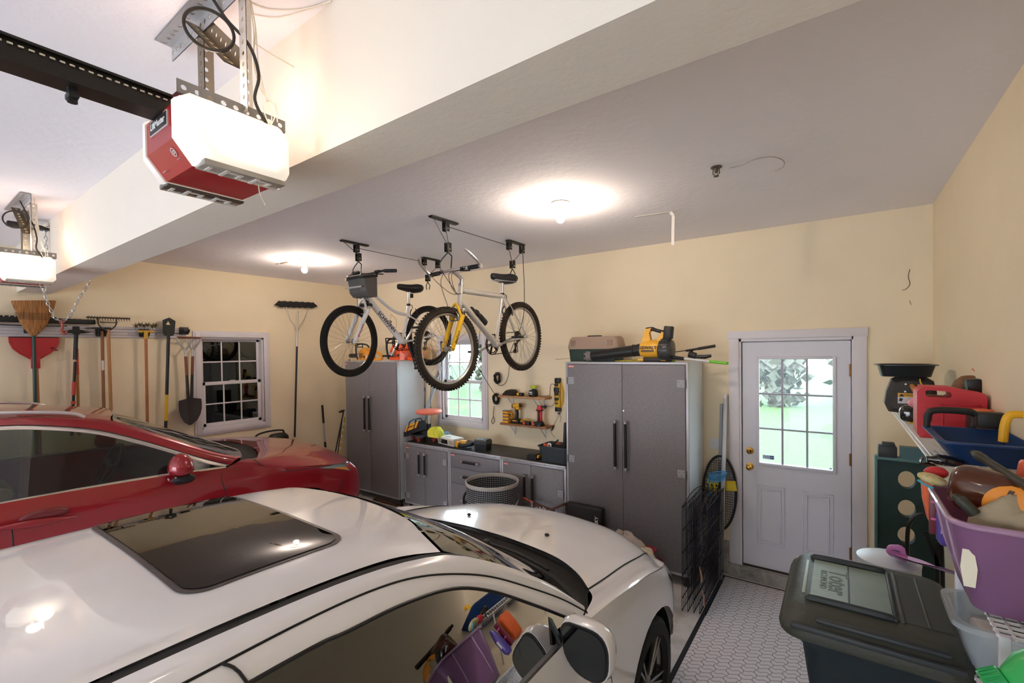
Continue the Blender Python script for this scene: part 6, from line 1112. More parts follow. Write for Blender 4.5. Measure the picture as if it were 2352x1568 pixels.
b=B(); b.tube([onY(1276,825,4.25),onY(1310,825,4.2)+V((0,0,.01))],.003,5); single('wire_end',b,M('#b98f6c',.5),'thin wire poking out from the wide cabinet top left corner','wire')
# ================================================================== FLOOR THINGS BY THE CABINETS
def lathe_thing(nm,lb,ct,c,prof,mat,n=24): return single(nm,B().lathe(prof,(0,0,0),n=n),mat,lb,ct)
# mesh hamper
hc=V((-2.985,3.775,0)); R_=.275; zt3=.735
t=thing('mesh_hamper','round black and white mesh pop-up hamper in front of the base cabinets','hamper',hc)
def weave():
    m=bpy.data.materials.new('weave'); m.use_nodes=True; n_=m.node_tree; bs=n_.nodes['Principled BSDF']; bs.inputs['Roughness'].default_value=.7
    uv=n_.nodes.new('ShaderNodeUVMap'); ck=n_.nodes.new('ShaderNodeTexBrick'); ck.inputs['Color1'].default_value=lin('#e3e3e6'); ck.inputs['Color2'].default_value=lin('#d8d8dc'); ck.inputs['Mortar'].default_value=lin('#15171b')
    ck.offset=0; ck.inputs['Scale'].default_value=1; ck.inputs['Mortar Size'].default_value=.25; ck.inputs['Brick Width'].default_value=.8; ck.inputs['Row Height'].default_value=.8; ck.inputs['Mortar Smooth'].default_value=.1
    n_.links.new(uv.outputs[0],ck.inputs['Vector']); n_.links.new(ck.outputs[0],bs.inputs['Base Color']); return m
WV=weave()
b=B(); G=[]; nz,na=8,64
for k in range(nz+1): z=.02+(zt3-.02)*k/nz; r=R_*(1-.03*sin(PI*k/nz)*1.0); G.append([(hc.x+r*cos(2*PI*i/na),hc.y+r*sin(2*PI*i/na),z) for i in range(na+1)])
def uvgrid(b,G,su,sv):
    uv=b.bm.loops.layers.uv.new('UVMap'); vs=[[b.bm.verts.new(V(p)) for p in r] for r in G]
    for i in range(len(G)-1):
        for j in range(len(G[0])-1):
            f=b.bm.faces.new([vs[i][j],vs[i][j+1],vs[i+1][j+1],vs[i+1][j]])
            for l,(a,c) in zip(f.loops,((j,i),(j+1,i),(j+1,i+1),(j,i+1))): l[uv].uv=(a*su,c*sv)
uvgrid(b,G,2*PI*R_/na/.026,zt3/nz/.026); obj('mesh_side',b,WV,t,ang=60)
b=B(); b.lathe([(0,.02),(R_,.02)],hc,n=40); obj('base',b,BLK,t)
b=B(); b.tor((hc.x,hc.y,zt3),(0,0,1),R_+.002,.006,64,8); b.lathe([(R_+.004,zt3-.03),(R_+.005,zt3)],(hc.x,hc.y,0),n=64); b.lathe([(R_-.004,zt3-.03),(R_-.005,zt3)],(hc.x,hc.y,0),n=64); obj('rim_band',b,M('#b9b3ad',.6),t,label='pale grey rim binding')
b=B(); G=[]
for i in range(41): a=-2.75+3.9*i/40; z=.50-.10*sin((i/40)*PI*.5+.0)**1+.10*(i/40)**2*1.2; z=.47-.09*(1-(i/40))+.13*(i/40)**2; G.append([(hc.x+(R_+.003)*cos(a),hc.y+(R_+.003)*sin(a),z-.016),(hc.x+(R_+.005)*cos(a),hc.y+(R_+.005)*sin(a),z+.016)])
b.quadgrid(G); obj('spiral_band',b,M('#d8d3c6',.7),t,label='white spiral binding')
b=B(); c=V((hc.x+R_*cos(-2.75),hc.y+R_*sin(-2.75),.52)); b.tube([c+V((0,0,.09)),c+V((-.03,-.02,.03)),c+V((-.03,-.02,-.05)),c+V((0,0,-.09))],.012,6,sm=4); obj('strap_handle',b,BLK,t)
# corner floor mat
t=thing('bath_mat','beige textured mat with a dark blue border lying by the corner cabinet','mat',(-5.1,3.85,0)); q=[onZ(842,1146,.02),onZ(868,1150,.02),onZ(915,1162,.02),onZ(880,1176,.02)]
b=B(); b.b2((-5.62,3.45,.0),(-4.85,4.02,.012),.004); obj('border',b,M('#1e2d45',.8),t); b=B(); b.b2((-5.56,3.51,.012),(-4.91,3.96,.022),.004); obj('pile',b,M('#c9b69c',.9,bump=1,bs=70,var=.2),t)
b=B(); b.b2((-5.4,4.10,.0),(-4.9,4.16,.03),.01); single('cardboard_strip',b,M('#4a3326',.9),'brown strip on the floor beneath the corner cabinet','strip')
b=B(); p0=V((e[0]-.02,4.07,.18)); b.tube([p0,p0+V((-.005,-.01,-.08)),p0+V((-.01,-.03,-.17))],[.012,.018,.024],8); single('white_tie',b,M('#d9d2c8',.8),'white cloth strip hanging between the corner cabinet and the base cabinet','cloth')
# wagon / hand truck lying in front of right base cabinet
t=thing('wagon_handle','brown and red metal cart handle lying in front of the right base cabinet','cart',(-2.5,3.9,.3)); b=B(); b.tube([onY(1200,1147,3.93),onY(1225,1158,3.9),onY(1255,1170,3.85)],.012,8,sm=3); b.tube([onY(1260,1172,3.85),onY(1290,1160,3.9),onY(1300,1156,3.95)],.012,8,sm=3); b.tube([onY(1215,1150,3.95),onY(1250,1165,3.9),onY(1272,1172,3.88)],.018,8,sm=3)
b.tube([onY(1255,1170,3.85),V((-2.45,3.85,.05))],.012,8); b.tube([onY(1300,1156,3.95),V((-2.2,3.95,.03))],.012,8); obj('handle_tubes',b,M('#5b3f38',.5,.3),t); b=B(); b.tube([onY(1202,1142,3.92),onY(1224,1153,3.9)],.006,6); obj('red_tape',b,M('#c8503c',.5),t); b=B(); b.tube([onY(1221,1152,3.86),onY(1222,1166,3.86)],.009,8); 
for k in range(6): q=onY(1232+k*4,1166+(k%2)*3,3.84); b.sph(q,(.012,.01,.01),8)
obj('bolts',b,M('#b9b5b2',.3,.7),t)
# black plastic case leaning against wide cabinet
A0=onY(1300,1157,3.98); A1=onY(1386,1171,3.98); t=thing('plastic_case','flat black plastic case leaning upright against the wide cabinet doors','case',((A0.x+A1.x)/2,4.0,0)); zt4=(A0.z+A1.z)/2+.02; b=B(); b.box(((A0.x+A1.x)/2,3.98,zt4/2),(A1.x-A0.x,.09,zt4),(-.06,0,0),bev=.03,seg=3); obj('shell',b,M('#19191b',.5,bump=.2,bs=90),t)
text('lettering','HUSKY',.045,(A1.x-.035,3.902,zt4-.13),(0,0,1),(-1,0,0),M('#e6e6e6',.5),t,bold=.001)
# red bucket/bin with rags by the white car
c=V((-1.52,3.78,0)); t=thing('red_bin','dark red plastic bin with pale bags between white car and wide cabinet','bin',c); b=B(); tub(b,c.x-.28,c.x+.20,c.y-.17,c.y+.17,.04,.36,.85,lip=.02,cor=.05); obj('tub',b,M('#9c2f3f',.5),t)
for s in (-1,1): b=B(); b.cyl((c.x+.20,c.y+s*.12,.1),(c.x+.23,c.y+s*.12,.1),.1,n=18); obj('wheel',b,RUB,t)
cloth('plastic_bag','pale grey plastic bag bulging from the red bin','bag',V((c.x-.02,c.y,.34)),(.17,.13),.16,'#b7a9a0',21); cloth('folded_towel','cream folded cloth on the front edge of the red bin','cloth',V((c.x+.12,c.y-.03,.35)),(.12,.12),.07,'#d8c9b0',22); cloth('brown_cloth','brown cloth at the back of the red bin','cloth',V((c.x-.2,c.y+.02,.34)),(.09,.09),.12,'#7a5a44',23)
# cardboard by the car wheel
# ================================================================== BESIDE THE WIDE CABINET
t=thing('switch_plate','white double light switch plate on the wall beside the door casing','switch',(-.96,YB,1.18)); a0,a1=onY(1630,1005,YB),onY(1664,1033,YB); b=B(); b.b2((a0.x,YB-.008,a1.z),(a1.x-.01,YB,a0.z),.004); obj('plate',b,M('#e3e1e2',.4),t)
for f in (.3,.72): b=B(); x=a0.x+(a1.x-.01-a0.x)*f; b.box((x,YB-.013,(a0.z+a1.z)/2),(.01,.014,.022),(.4,0,0),bev=.002); obj('toggle',b,M('#f2f0f0',.4),t)
b=B(); q0,q1=onY(1655,1330,4.40),onY(1667,905,4.585); b.bar(V((q0.x,4.40,.02)),q1,.035,.018,up=(0,1,0),bev=.003); single('metal_strip',b,M('#b6b7bb',.4,.4),'tall pale grey metal strip leaning against the wall by the door casing','strip')
b=B(); q1=onY(1657,928,4.60); b.bar(V((-.945,4.56,.02)),q1,.025,.015,up=(0,1,0),bev=.003); single('metal_strip',b,M('#98989b',.5,.3),'shorter grey strip leaning behind the tall pale strip','strip')
# round net rebounder
nc=V((-.918,4.535,.76)); t=thing('sports_net','round black rimmed sports net leaning behind the grey strips','net',nc); a_,c_=.142,.33; 
def NP(u,v): return V((nc.x+u,4.535+.055*v/c_*.9,nc.z+v))
b=B(); b.tube([NP(a_*cos(x),c_*sin(x)) for x in [2*PI*i/40 for i in range(40)]],.011,8,closed=True); obj('rim',b,BLK,t); b=B(); n=9
for i in range(-n,n+1):
    u=a_*i/(n+1); h=c_*math.sqrt(1-(u/a_)**2); b.tube([NP(u,-h),NP(u,h)],.0022,4)
for i in range(-14,15):
    v=c_*i/15; h=a_*math.sqrt(1-(v/c_)**2); b.tube([NP(-h,v),NP(h,v)],.0022,4)
obj('netting',b,M('#2a2a2a',.7),t)
for q_,s_,r_ in ((NP(.10,.08),(.09,.006,.09),-.15),(NP(-.06,-.22),(.08,.006,.16),.15),(NP(-.06,.06),(.10,.006,.10),.2)): b=B(); b.box(q_+V((0,-.02,0)),s_,(0,r_,0)); ys_o=obj('yellow_patch',b,M('#d9bd2c',.5),t)
b=B(); 
for k in range(3): b.box(NP(-.10+.04*k,.065)+V((0,-.026,0)),(.015,.003,.02))
obj('patch_print',b,BLK,ys_o)
t=thing('cord_coil','coil of bright blue cord hung over the folded wire panels','cord',(-1.0,4.3,.95)); b=B(); c=onY(1645,1095,4.33)
for k in range(5): b.tube([c+V((.065*cos(x)*(1+.04*k)+.004*k,.03*sin(x),.010*sin(x)+.016*k-.03+.018*cos(x))) for x in [2*PI*i/14 for i in range(14)]],.004,5,closed=True)
b.tube([c+V((-.05,0,0)),c+V((-.06,0,-.08)),c+V((-.045,0,-.22)),c+V((-.05,0,-.30))],.004,5,sm=4); obj('loops',b,M('#2d8fd0',.4),t)
# folded wire crate panels
t=thing('wire_crate','folded black wire dog crate panels standing beside the wide cabinet','crate',(-.95,3.9,0)); N_=5
for k in range(N_):
    x=-1.03+.042*k; y0_,y1_=3.70+.01*k,4.38; ht_=.86+.0*k; b=B(); lean=.02
    P_=lambda y,z: V((x+lean*z/ht_*.5,y+.10*(1-z/ht_)*0,z))
    for i in range(15): y=y0_+(y1_-y0_)*i/14; b.tube([P_(y,.02),P_(y,ht_)],.0028,4)
    for z in (.02,.12,.30,.48,.66,.84): b.tube([P_(y0_,z),P_(y1_,z)],.0036,4)
    b.tube([P_(y0_,ht_-.01),P_((y0_+y1_)/2,ht_+.035),P_(y1_,ht_-.01)],.0035,5,sm=3)
    obj('wire_panel',b,M('#34363e',.25,.8),t)
b=B(); 
for y,z in ((3.72,.40),(3.80,.18)): 
    for j in range(3): b.tube([(-.90,y,z),(-.885,y-.02+.01*j,z-.06),(-.88,y-.03+.02*j,z-.11)],.003,5,sm=3)
obj('twine_tie',b,M('#c99a86',.7),t)
b=B(); b.tube([onY(2090,618,YB-.003),onY(2086,635,YB-.003),onY(2090,652,YB-.003),onY(2080,664,YB-.003),onY(2072,666,YB-.003)],.0025,4,sm=4); b.tube([onY(2089,690,YB-.003),onY(2093,700,YB-.003)],.002,4); single('cobweb',b,M('#5d4a38',.9),'small dark cobweb strand high on the wall right of the door','cobweb')
# ================================================================== FLOOR MAT
t=thing('door_mat','large grey basket-weave door mat with a black border in front of the white door','mat',(-.3,3.5,0)); mx0,mx1,my0,my1=-.90,.30,2.78,4.53; b=B(); b.b2((mx0,my0,0),(mx1,my1,.008),.003); obj('border',b,M('#22252b',.6),t)
m=bpy.data.materials.new('weave_mat'); m.use_nodes=True; n_=m.node_tree; bs=n_.nodes['Principled BSDF']; bs.inputs['Roughness'].default_value=.75; tc2=n_.nodes.new('ShaderNodeTexCoord'); mp=n_.nodes.new('ShaderNodeMapping'); mp.inputs['Rotation'].default_value=(0,0,0)
wv=n_.nodes.new('ShaderNodeTexWave'); wv.wave_type='BANDS'; wv.bands_direction='Y'; wv.inputs['Scale'].default_value=11; wv.inputs['Distortion'].default_value=0
sp=n_.nodes.new('ShaderNodeSeparateXYZ'); n_.links.new(tc2.outputs['Object'],sp.inputs[0])
def mth(op,a,b_=None,c=None):
    q=n_.nodes.new('ShaderNodeMath'); q.operation=op
    for i,v in enumerate((a,b_,c)):
        if v is None: continue
        if isinstance(v,(int,float)): q.inputs[i].default_value=v
        else: n_.links.new(v,q.inputs[i])
    return q.outputs[0]
sxx=mth('MULTIPLY',mth('SINE',mth('MULTIPLY',sp.outputs[0],2*PI/.075)),.010); yy=mth('ADD',sp.outputs[1],sxx); fr=mth('ABSOLUTE',mth('SUBTRACT',mth('FRACT',mth('DIVIDE',yy,.042)),.5))
syy=mth('MULTIPLY',mth('SINE',mth('MULTIPLY',sp.outputs[1],2*PI/.084)),.010); xx=mth('ADD',sp.outputs[0],syy); fx=mth('ABSOLUTE',mth('SUBTRACT',mth('FRACT',mth('DIVIDE',xx,.075)),.5))
l1=mth('GREATER_THAN',fr,.44); l2=mth('GREATER_THAN',fx,.475); ln_=mth('MAXIMUM',l1,l2); mx_=n_.nodes.new('ShaderNodeMix'); mx_.data_type='RGBA'; mx_.inputs[6].default_value=lin('#dcd6da'); mx_.inputs[7].default_value=lin('#7b747a'); n_.links.new(ln_,mx_.inputs[0]); n_.links.new(mx_.outputs[2],bs.inputs['Base Color'])
bu=n_.nodes.new('ShaderNodeBump'); bu.invert=True; bu.inputs['Distance'].default_value=.004; n_.links.new(ln_,bu.inputs['Height']); n_.links.new(bu.outputs[0],bs.inputs['Normal'])
b=B(); b.b2((mx0+.035,my0+.035,.008),(mx1-.035,my1-.035,.014),.003); obj('tread',b,m,t)
# ================================================================== TRASH BIN
t=thing('wheelie_bin','large dark green-black wheeled trash bin with a closed lid at lower right','trash bin',(.1,2.45,0))
BX0,BX1,BY0,BY1=-.180,.345,2.03,2.70; BN=M('#1f2b33',.55,bump=.15,bs=120,var=.08)
def rrb(x0,x1,y0,y1,r,z,f=None,n=6):
    out=[]
    for sx,sy,a0,cx,cy in ((1,1,0,x1-r,y1-r),(-1,1,90,x0+r,y1-r),(-1,-1,180,x0+r,y0+r),(1,-1,270,x1-r,y0+r)):
        for i in range(n+1): a=rad(a0+90*i/n); x,y=cx+r*cos(a),cy+r*sin(a); out.append((x,y,z if f is None else z+f(x,y)))
    return out
sl=lambda x,y:-.02*(y-2.05)*0+.015*math.cos((x-.1)*2.2)-.03*max(0,(-.05-x))*3
b=B(); b.loft([rrb(BX0+.10,BX1-.06,BY0+.10,BY1-.10,.06,.04),rrb(BX0+.075,BX1-.03,BY0+.06,BY1-.06,.06,.75),rrb(BX0+.05,BX1-.01,BY0+.045,BY1-.045,.07,0.934),rrb(BX0+.01,BX1,BY0+.005,BY1-.005,.08,0.989),rrb(BX0+.01,BX1,BY0+.005,BY1-.005,.08,1.014)]); obj('bin_body',b,BN,t,ang=45)
LG=M('#3b3d36',.55,bump=.25,bs=60,var=.25,vs=5); b=B()
b.loft([rrb(BX0-.02,BX1+.02,BY0-.02,BY1+.02,.085,0.999),rrb(BX0-.025,BX1+.02,BY0-.025,BY1+.025,.09,1.019),rrb(BX0-.015,BX1+.01,BY0-.015,BY1+.015,.09,1.046),rrb(BX0+.0,BX1,BY0+.0,BY1-.0,.085,1.054),rrb(BX0+.01,BX1,BY0+.02,BY1-.02,.08,1.079),rrb(BX0+.03,BX1-.02,BY0+.05,BY1-.05,.07,1.09)]); lid=obj('lid',b,LG,t,ang=40)
b=B()
for y in (BY0+.135,BY1-.10): b.tube([(BX0+.06,y,1.09),(BX0+.10,y,1.096),(BX0+.30,y,1.096),(BX0+.34,y,1.092)],[.010,.016,.016,.010],8,sm=3)
b.b2((BX0+.335,BY0+.12,1.09),(BX0+.345,BY1-.09,1.1),.002); b.b2((BX0+.20,BY0+.15,1.09),(BX0+.205,BY1-.115,1.094)); b.b2((BX0+.10,BY0+.005,1.064),(BX1-.05,BY0+.06,1.082),.008); b.b2((BX0+.02,BY0-.022,1.034),(BX1-.02,BY0+.0,1.056),.006); obj('lid_ribs',b,M('#31373a',.5),lid)
b=B(); b.b2((BX0+.075,BY0+.155,1.09),(BX0+.20,BY1-.12,1.0925)); pl=obj('label_panel',b,M('#8fa097',.5,bump=.2,bs=40,var=.08),lid); b=B(); b.b2((BX0+.206,BY0+.155,1.09),(BX0+.334,BY1-.12,1.0925)); obj('smooth_panel',b,M('#7d8c83',.45,var=.2,vs=8),lid)
yc_l=(BY0+BY1)/2+.015; text('lid_lettering','Toter',.100,(BX0+.165,yc_l,1.093),(0,-1,0),(1,0,0),M('#66776f',.6),pl,ext=.001,bold=.001); text('lid_lettering','RICHMOND',.035,(BX0+.115,yc_l,1.093),(0,-1,0),(1,0,0),M('#66776f',.6),pl,ext=.0008)
b=B(); b.b2((BX0+.045,BY0+.18,1.088),(BX0+.058,BY1-.14,1.0925),.003); obj('warning_strip',b,M('#a9b6ae',.5),lid)
b=B(); b.b2((.16,BY0+.14,1.086),(.32,BY1-.10,1.0915)); obj('lid_recess',b,M('#2f302b',.6,var=.2),lid); b=B(); b.b2((.175,BY0+.13,1.088),(.187,BY1-.09,1.0965),.002); b.b2((.25,BY0+.14,1.089),(.258,BY1-.1,1.095),.002); obj('recess_edge',b,M('#4f5148',.6),lid)
b=B(); b.cyl((BX1-.02,BY0+.08,.97),(BX1-.02,BY1-.08,.97),.014,n=10); obj('grab_bar',b,BLK,t)
for y in (BY0+.05,BY1-.05): b=B(); b.cyl((BX1-.12,y-.03,.134),(BX1-.12,y+.03,.134),.12,n=20); obj('wheel',b,RUB,t)
# ================================================================== RIGHT WALL: WIRE SHELF AND CLUTTER
WS=M('#e9e4de',.4); 
def wire_shelf(x0,x1,y0,y1,z,label,lip=.05):
    t=thing('wire_shelf',label,'shelf',(x1,y0,z)); b=B()
    n=int((y1-y0)/.026)
    for i in range(n+1): y=y0+(y1-y0)*i/n; b.tube([(x1,y,z),(x0,y,z),(x0,y,z-lip*.6)],.0018,4)
    for x,zz in ((x0,z-.003),(x0,z-lip*.6),((x0+x1)/2,z-.003),(x1,z-.003)): b.tube([(x,y0,zz),(x,y1,zz)],.0035,6)
    obj('wires',b,WS,t); y=y0+.12
    while y<y1: b=B(); b.bar((x0+.01,y,z-.02),(XR-.002,y,z-.26),.012,.004,up=(0,1,0)); obj('brace',b,WS,t); y+=.6
    return t
wire_shelf(.30,.545,2.30,4.42,1.645,'long white wire shelf on the right wall holding the red gas can')
ZS=1.648
# gas can
t=thing('gas_can','red plastic gasoline can with a moulded handle on the wire shelf','gas can',(.42,3.04,ZS)); x0,x1,y0_,y1_=.300,.543,2.97,3.12; zt5=ZS+.248
out=[(.0,.02),(.012,.0),(.228,.0),(.243,.02),(.243,.200),(.234,.222),(.17,.234),(.14,.244),(.12,.248),(.022,.248),(.0,.225)]
hole=[(.030,.226),(.032,.205),(.040,.200),(.115,.198),(.125,.206),(.120,.222),(.110,.228),(.04,.232)]
b=B(); vsO=[]; vsH=[]
def prism_hole(b,out,hole,o,d,ins=.0):
    import mathutils.geometry as mg
    O=V(o); D_=V(d); pts=[[V((a,c,0)) for a,c in out],[V((a,c,0)) for a,c in hole]]; tris=mg.tessellate_polygon(pts); fl=out+hole
    for k in (0,1):
        vv=[b.bm.verts.new(O+V((a,0,c))+D_*k) for a,c in fl]
        for t_ in tris:
            try: b.bm.faces.new([vv[i] for i in t_])
            except ValueError: pass
        if k==0: v0=vv
    for off,n in ((0,len(out)),(len(out),len(hole))):
        for i in range(n): b.bm.faces.new([v0[off+i],v0[off+(i+1)%n],vv[off+(i+1)%n],vv[off+i]])
prism_hole(b,out,hole,(x0,y0_,ZS),(0,y1_-y0_,0)); GR=M('#c9323c',.5,bump=.15,bs=150); bmesh.ops.bevel(b.bm,geom=[e_ for e_ in b.bm.edges if len(e_.link_faces)==2 and e_.calc_face_angle(0)>1.2],offset=.010,segments=3,affect='EDGES'); obj('can_body',b,GR,t,ang=50)
b=B(); b.box((x0+.045,y0_-.0,ZS+.115),(.022,.006,.065),bev=.0025); o=obj('side_recess',b,M('#a3242e',.5),t)
b=B(); 
for q in ((.085,.02,.012,.15),(.21,.02,.012,.15)): b.b2((x0+q[0],y0_-.004,ZS+q[1]),(x0+q[0]+q[2],y0_+.004,ZS+q[1]+q[3]),.003)
b.b2((x0+.085,y0_-.004,ZS+.16),(x0+.222,y0_+.004,ZS+.172),.003); obj('moulded_rib',b,M('#c22c36',.5),t)
# things behind the gas can
c=onY(2218,893,3.3); t=thing('spout_cap','brown and black cap standing behind the red gas can','cap',(c.x-.01,3.35,ZS)); b=B(); b.loft([[(c.x+.0+.05*k*cos(a)+.02*j,3.3+.045*k*sin(a),z) for a in [2*PI*i/16 for i in range(16)]] for z,k,j in ((ZS,1.2,0),(ZS+.18,1.15,0),(ZS+.235,1.1,0),(ZS+.262,.95,.2),(ZS+.285,.6,.6),(ZS+.29,.25,.8))]); obj('brown_cap',b,M('#7d5638',.5),t,ang=60)
c=onY(2239,885,3.12); b=B(); b.box((c.x+.005,3.19,ZS+.243),(.055,.09,.07),(0,-.1,0),bev=.006); b.b2((c.x-.02,3.16,ZS),(c.x+.03,3.24,ZS+.23)); single('black_container',b,M('#161716',.4),'small black container behind the right shoulder of the gas can','container')
b=B(); b.tube([onY(2232,846,3.3),onY(2243,858,3.3),onY(2246,875,3.3),onY(2240,893,3.3),onY(2238,905,3.3)+V((0,0,-.15))],.0028,5,sm=4); single('trimmer_line',b,M('#e0806c',.5),'thin salmon trimmer line curling up behind the gas can','line')
# black moulded engine shroud with label on shelf
t=thing('equipment_shroud','dark grey moulded plastic guard with a warning label on the wire shelf','guard',(.36,3.8,ZS)); yg=3.82; b=B(); c0,c1=onY(2032,900,yg),onY(2155,900,yg); xs_,xe_=c0.x,c1.x-.005; zc0=ZS+.005
out=[(xs_+.02,zc0+.02),(xs_,zc0+.07),(xs_+.01,zc0+.15),(xs_+.035,zc0+.225),(xs_+.07,zc0+.245),(xe_-.05,zc0+.245),(xe_-.015,zc0+.22),(xe_,zc0+.15),(xe_,zc0+.02),(xe_-.03,zc0)]
b.loft([[(x,yg,z) for x,z in out],[(x,yg+.10,z) for x,z in out]]); cxo=((xs_+xe_)/2,zc0+.13); b.loft([[(x,yg,z) for x,z in out],[(cxo[0]+(x-cxo[0])*.78,yg-.03,cxo[1]+(z-cxo[1])*.78) for x,z in out]]); obj('shell',b,M('#3a3634',.6,bump=.2,bs=90),t,ang=30)
yl_=yg-.0335
for px,py in ((2080,882),(2110,884),(2079,899)): q=onY(px,py,yl_); b=B(); b.cyl(q,q+V((0,-.004,0)),.006,n=10); obj('bolt',b,M('#cfc8c0',.3,.7),t)
q0,q1=onY(2062,902,yl_),onY(2112,928,yl_); b=B(); b.b2((q0.x,yl_-.001,q1.z),(q1.x,yl_+.001,q0.z)); lb_=obj('label_plate',b,M('#d8cfd2',.5),t); b=B(); b.b2((q0.x,yl_-.0016,q0.z-(q0.z-q1.z)*.36),(q1.x,yl_-.001,q0.z)); obj('label_header',b,M('#e5a82a',.5),lb_); text('label_lettering','WARNING',.017,((q0.x+q1.x)/2+.012,yl_-.002,q0.z-.012),(1,0,0),(0,0,1),BLK,lb_)
b=B(); b.prism([(-.012,-.009),(.012,-.009),(0,.011)],(q0.x+.018,yl_-.0018,q0.z-.013),(1,0,0),(0,0,1),(0,-.0006,0)); b.box((q0.x+.015,yl_-.0014,q1.z+.024),(.016,.001,.02),(0,.4,0)); obj('label_icon',b,BLK,lb_)
b=B(); q=onY(2096,890,yl_); b.tube([q+V((0,0,.01)),q+V((.002,-.05,-.0)),q+V((.006,-.10,-.02))],[.016,.015,.016],12); obj('orange_spout',b,M('#c98a4c',.5),t); b=B(); b.tube([q+V((.006,-.10,-.02)),q+V((.008,-.125,-.028))],.017,12); obj('spout_tip',b,BLK,t)
b=B(); b.tube([onY(2113,870,yl_),onY(2115,880,yl_-.01),onY(2122,886,yl_-.01),onY(2130,884,yl_)],.004,6,sm=4); obj('yellow_tag',b,M('#e3bb2a',.5),t)
# black pan on top
yp=3.86; c0,c1=onY(2008,836,yp),onY(2153,842,yp); t=thing('drain_pan','shallow black plastic oil drain pan balanced on top of the grey guard','pan',((c0.x+c1.x)/2,yp,c0.z-.08)); xm2=(c0.x+c1.x)/2; hw=(c1.x-c0.x)/2; zt6=c0.z-.0; b=B()
zb6=ZS+.252; b.loft([rrb(xm2-hw*.78,xm2+hw*.78,yp-.10,yp+.12,.05,zb6),rrb(xm2-hw*.88,xm2+hw*.9,yp-.12,yp+.15,.06,zt6-.006),rrb(xm2-hw,xm2+hw,yp-.14,yp+.17,.07,zt6-.004),rrb(xm2-hw,xm2+hw,yp-.14,yp+.17,.07,zt6),rrb(xm2-hw*.86,xm2+hw*.88,yp-.115,yp+.145,.06,zt6),rrb(xm2-hw*.76,xm2+hw*.76,yp-.095,yp+.115,.05,zb6+.004)]); obj('pan_body',b,M('#1b2023',.28),t,ang=40)
# black bottle on its side, pink thing, yellow board under
c=onY(2090,962,3.45); t=thing('oil_bottle','glossy black rounded container at the near end of the guard on the wire shelf','container',(c.x,3.5,ZS)); b=B(); b.box((c.x+.03,3.5,ZS+.055),(.15,.12,.09),(0,0,0),bev=.03,seg=4); obj('body',b,M('#0e0e0f',.12,coat=1),t); b=B(); b.b2((c.x-.0,3.44,ZS+.0),(c.x+.14,3.56,ZS+.011)); single('yellow_tray',b,M('#e2b02c',.5),'thin yellow tray under the glossy black container','tray')
c=onY(2098,930,3.35); t=thing('pink_bottle','small pink and white bottle beside the gas can','bottle',(c.x+.01,3.36,ZS)); b=B(); b.sph((c.x+.02,3.36,ZS+.135),(.045,.03,.03),14,(0,-.3,0)); obj('cap',b,M('#e48a92',.35),t); b=B(); b.cyl((c.x+.03,3.36,ZS),(c.x+.03,3.36,ZS+.115),.028,n=14); obj('bottle_body',b,M('#e9e0e2',.4),t)
# orange capped tool
c=onY(2248,968,2.86); t=thing('oil_jug','black framed orange topped container between gas can and blue tote','jug',(c.x,2.84,ZS)); b=B(); b.box((c.x+.005,2.84,ZS+.07),(.085,.10,.14),bev=.008); obj('frame',b,M('#1d1c1b',.5),t); b=B(); b.box((c.x+.01,2.788,ZS+.075),(.055,.006,.06)); b.lathe([(.03,.14),(.042,.145),(.034,.163),(0,.168)],(c.x+.01,2.84,ZS),n=16); obj('orange_panel',b,M('#ee7442',.45),t,label='orange front panel and top')
# blue tote
t=thing('blue_tote','dark blue plastic tub with black handles on the wire shelf','tub',(.43,2.5,ZS)); b=B(); BT=M('#143c70',.5,bump=.15,bs=120); x0,x1,y0_,y1_=.305,.553,2.32,2.74; zr=ZS+.085
b.loft([rrb(x0+.05,x1-.012,y0_+.05,y1_-.05,.04,ZS+.002),rrb(x0,x1,y0_,y1_,.03,zr-.004),rrb(x0-.012,x1,y0_-.012,y1_+.012,.03,zr),rrb(x0-.012,x1,y0_-.012,y1_+.012,.03,zr+.006),rrb(x0+.012,x1-.006,y0_+.012,y1_-.012,.03,zr+.006),rrb(x0+.056,x1-.018,y0_+.056,y1_-.056,.03,ZS+.010)]); obj('tub_body',b,BT,t,ang=45)
b=B(); zz=zr+.006; b.tube([(x0+.0,2.70,zz-.01),(x0+.005,2.70,zz+.055),(x0+.035,2.70,zz+.075),(x0+.13,2.70,zz+.075),(x0+.155,2.70,zz+.062)],[.012,.014,.014,.015,.013],10,sm=4); b.b2((x0+.155,2.68,zz+.01),(x1-.004,2.74,zz+.075),.008); obj('black_handle',b,M('#22231f',.5),t)
b=B(); b.tube([(x1-.062,2.46,ZS+.085),(x1-.058,2.46,ZS+.145),(x1-.045,2.46,ZS+.185),(x1-.012,2.46,ZS+.19)],.014,10,sm=4); single('grab_hook',b,M('#f0b420',.45),'curved yellow handle sticking up behind the blue tub','hook')
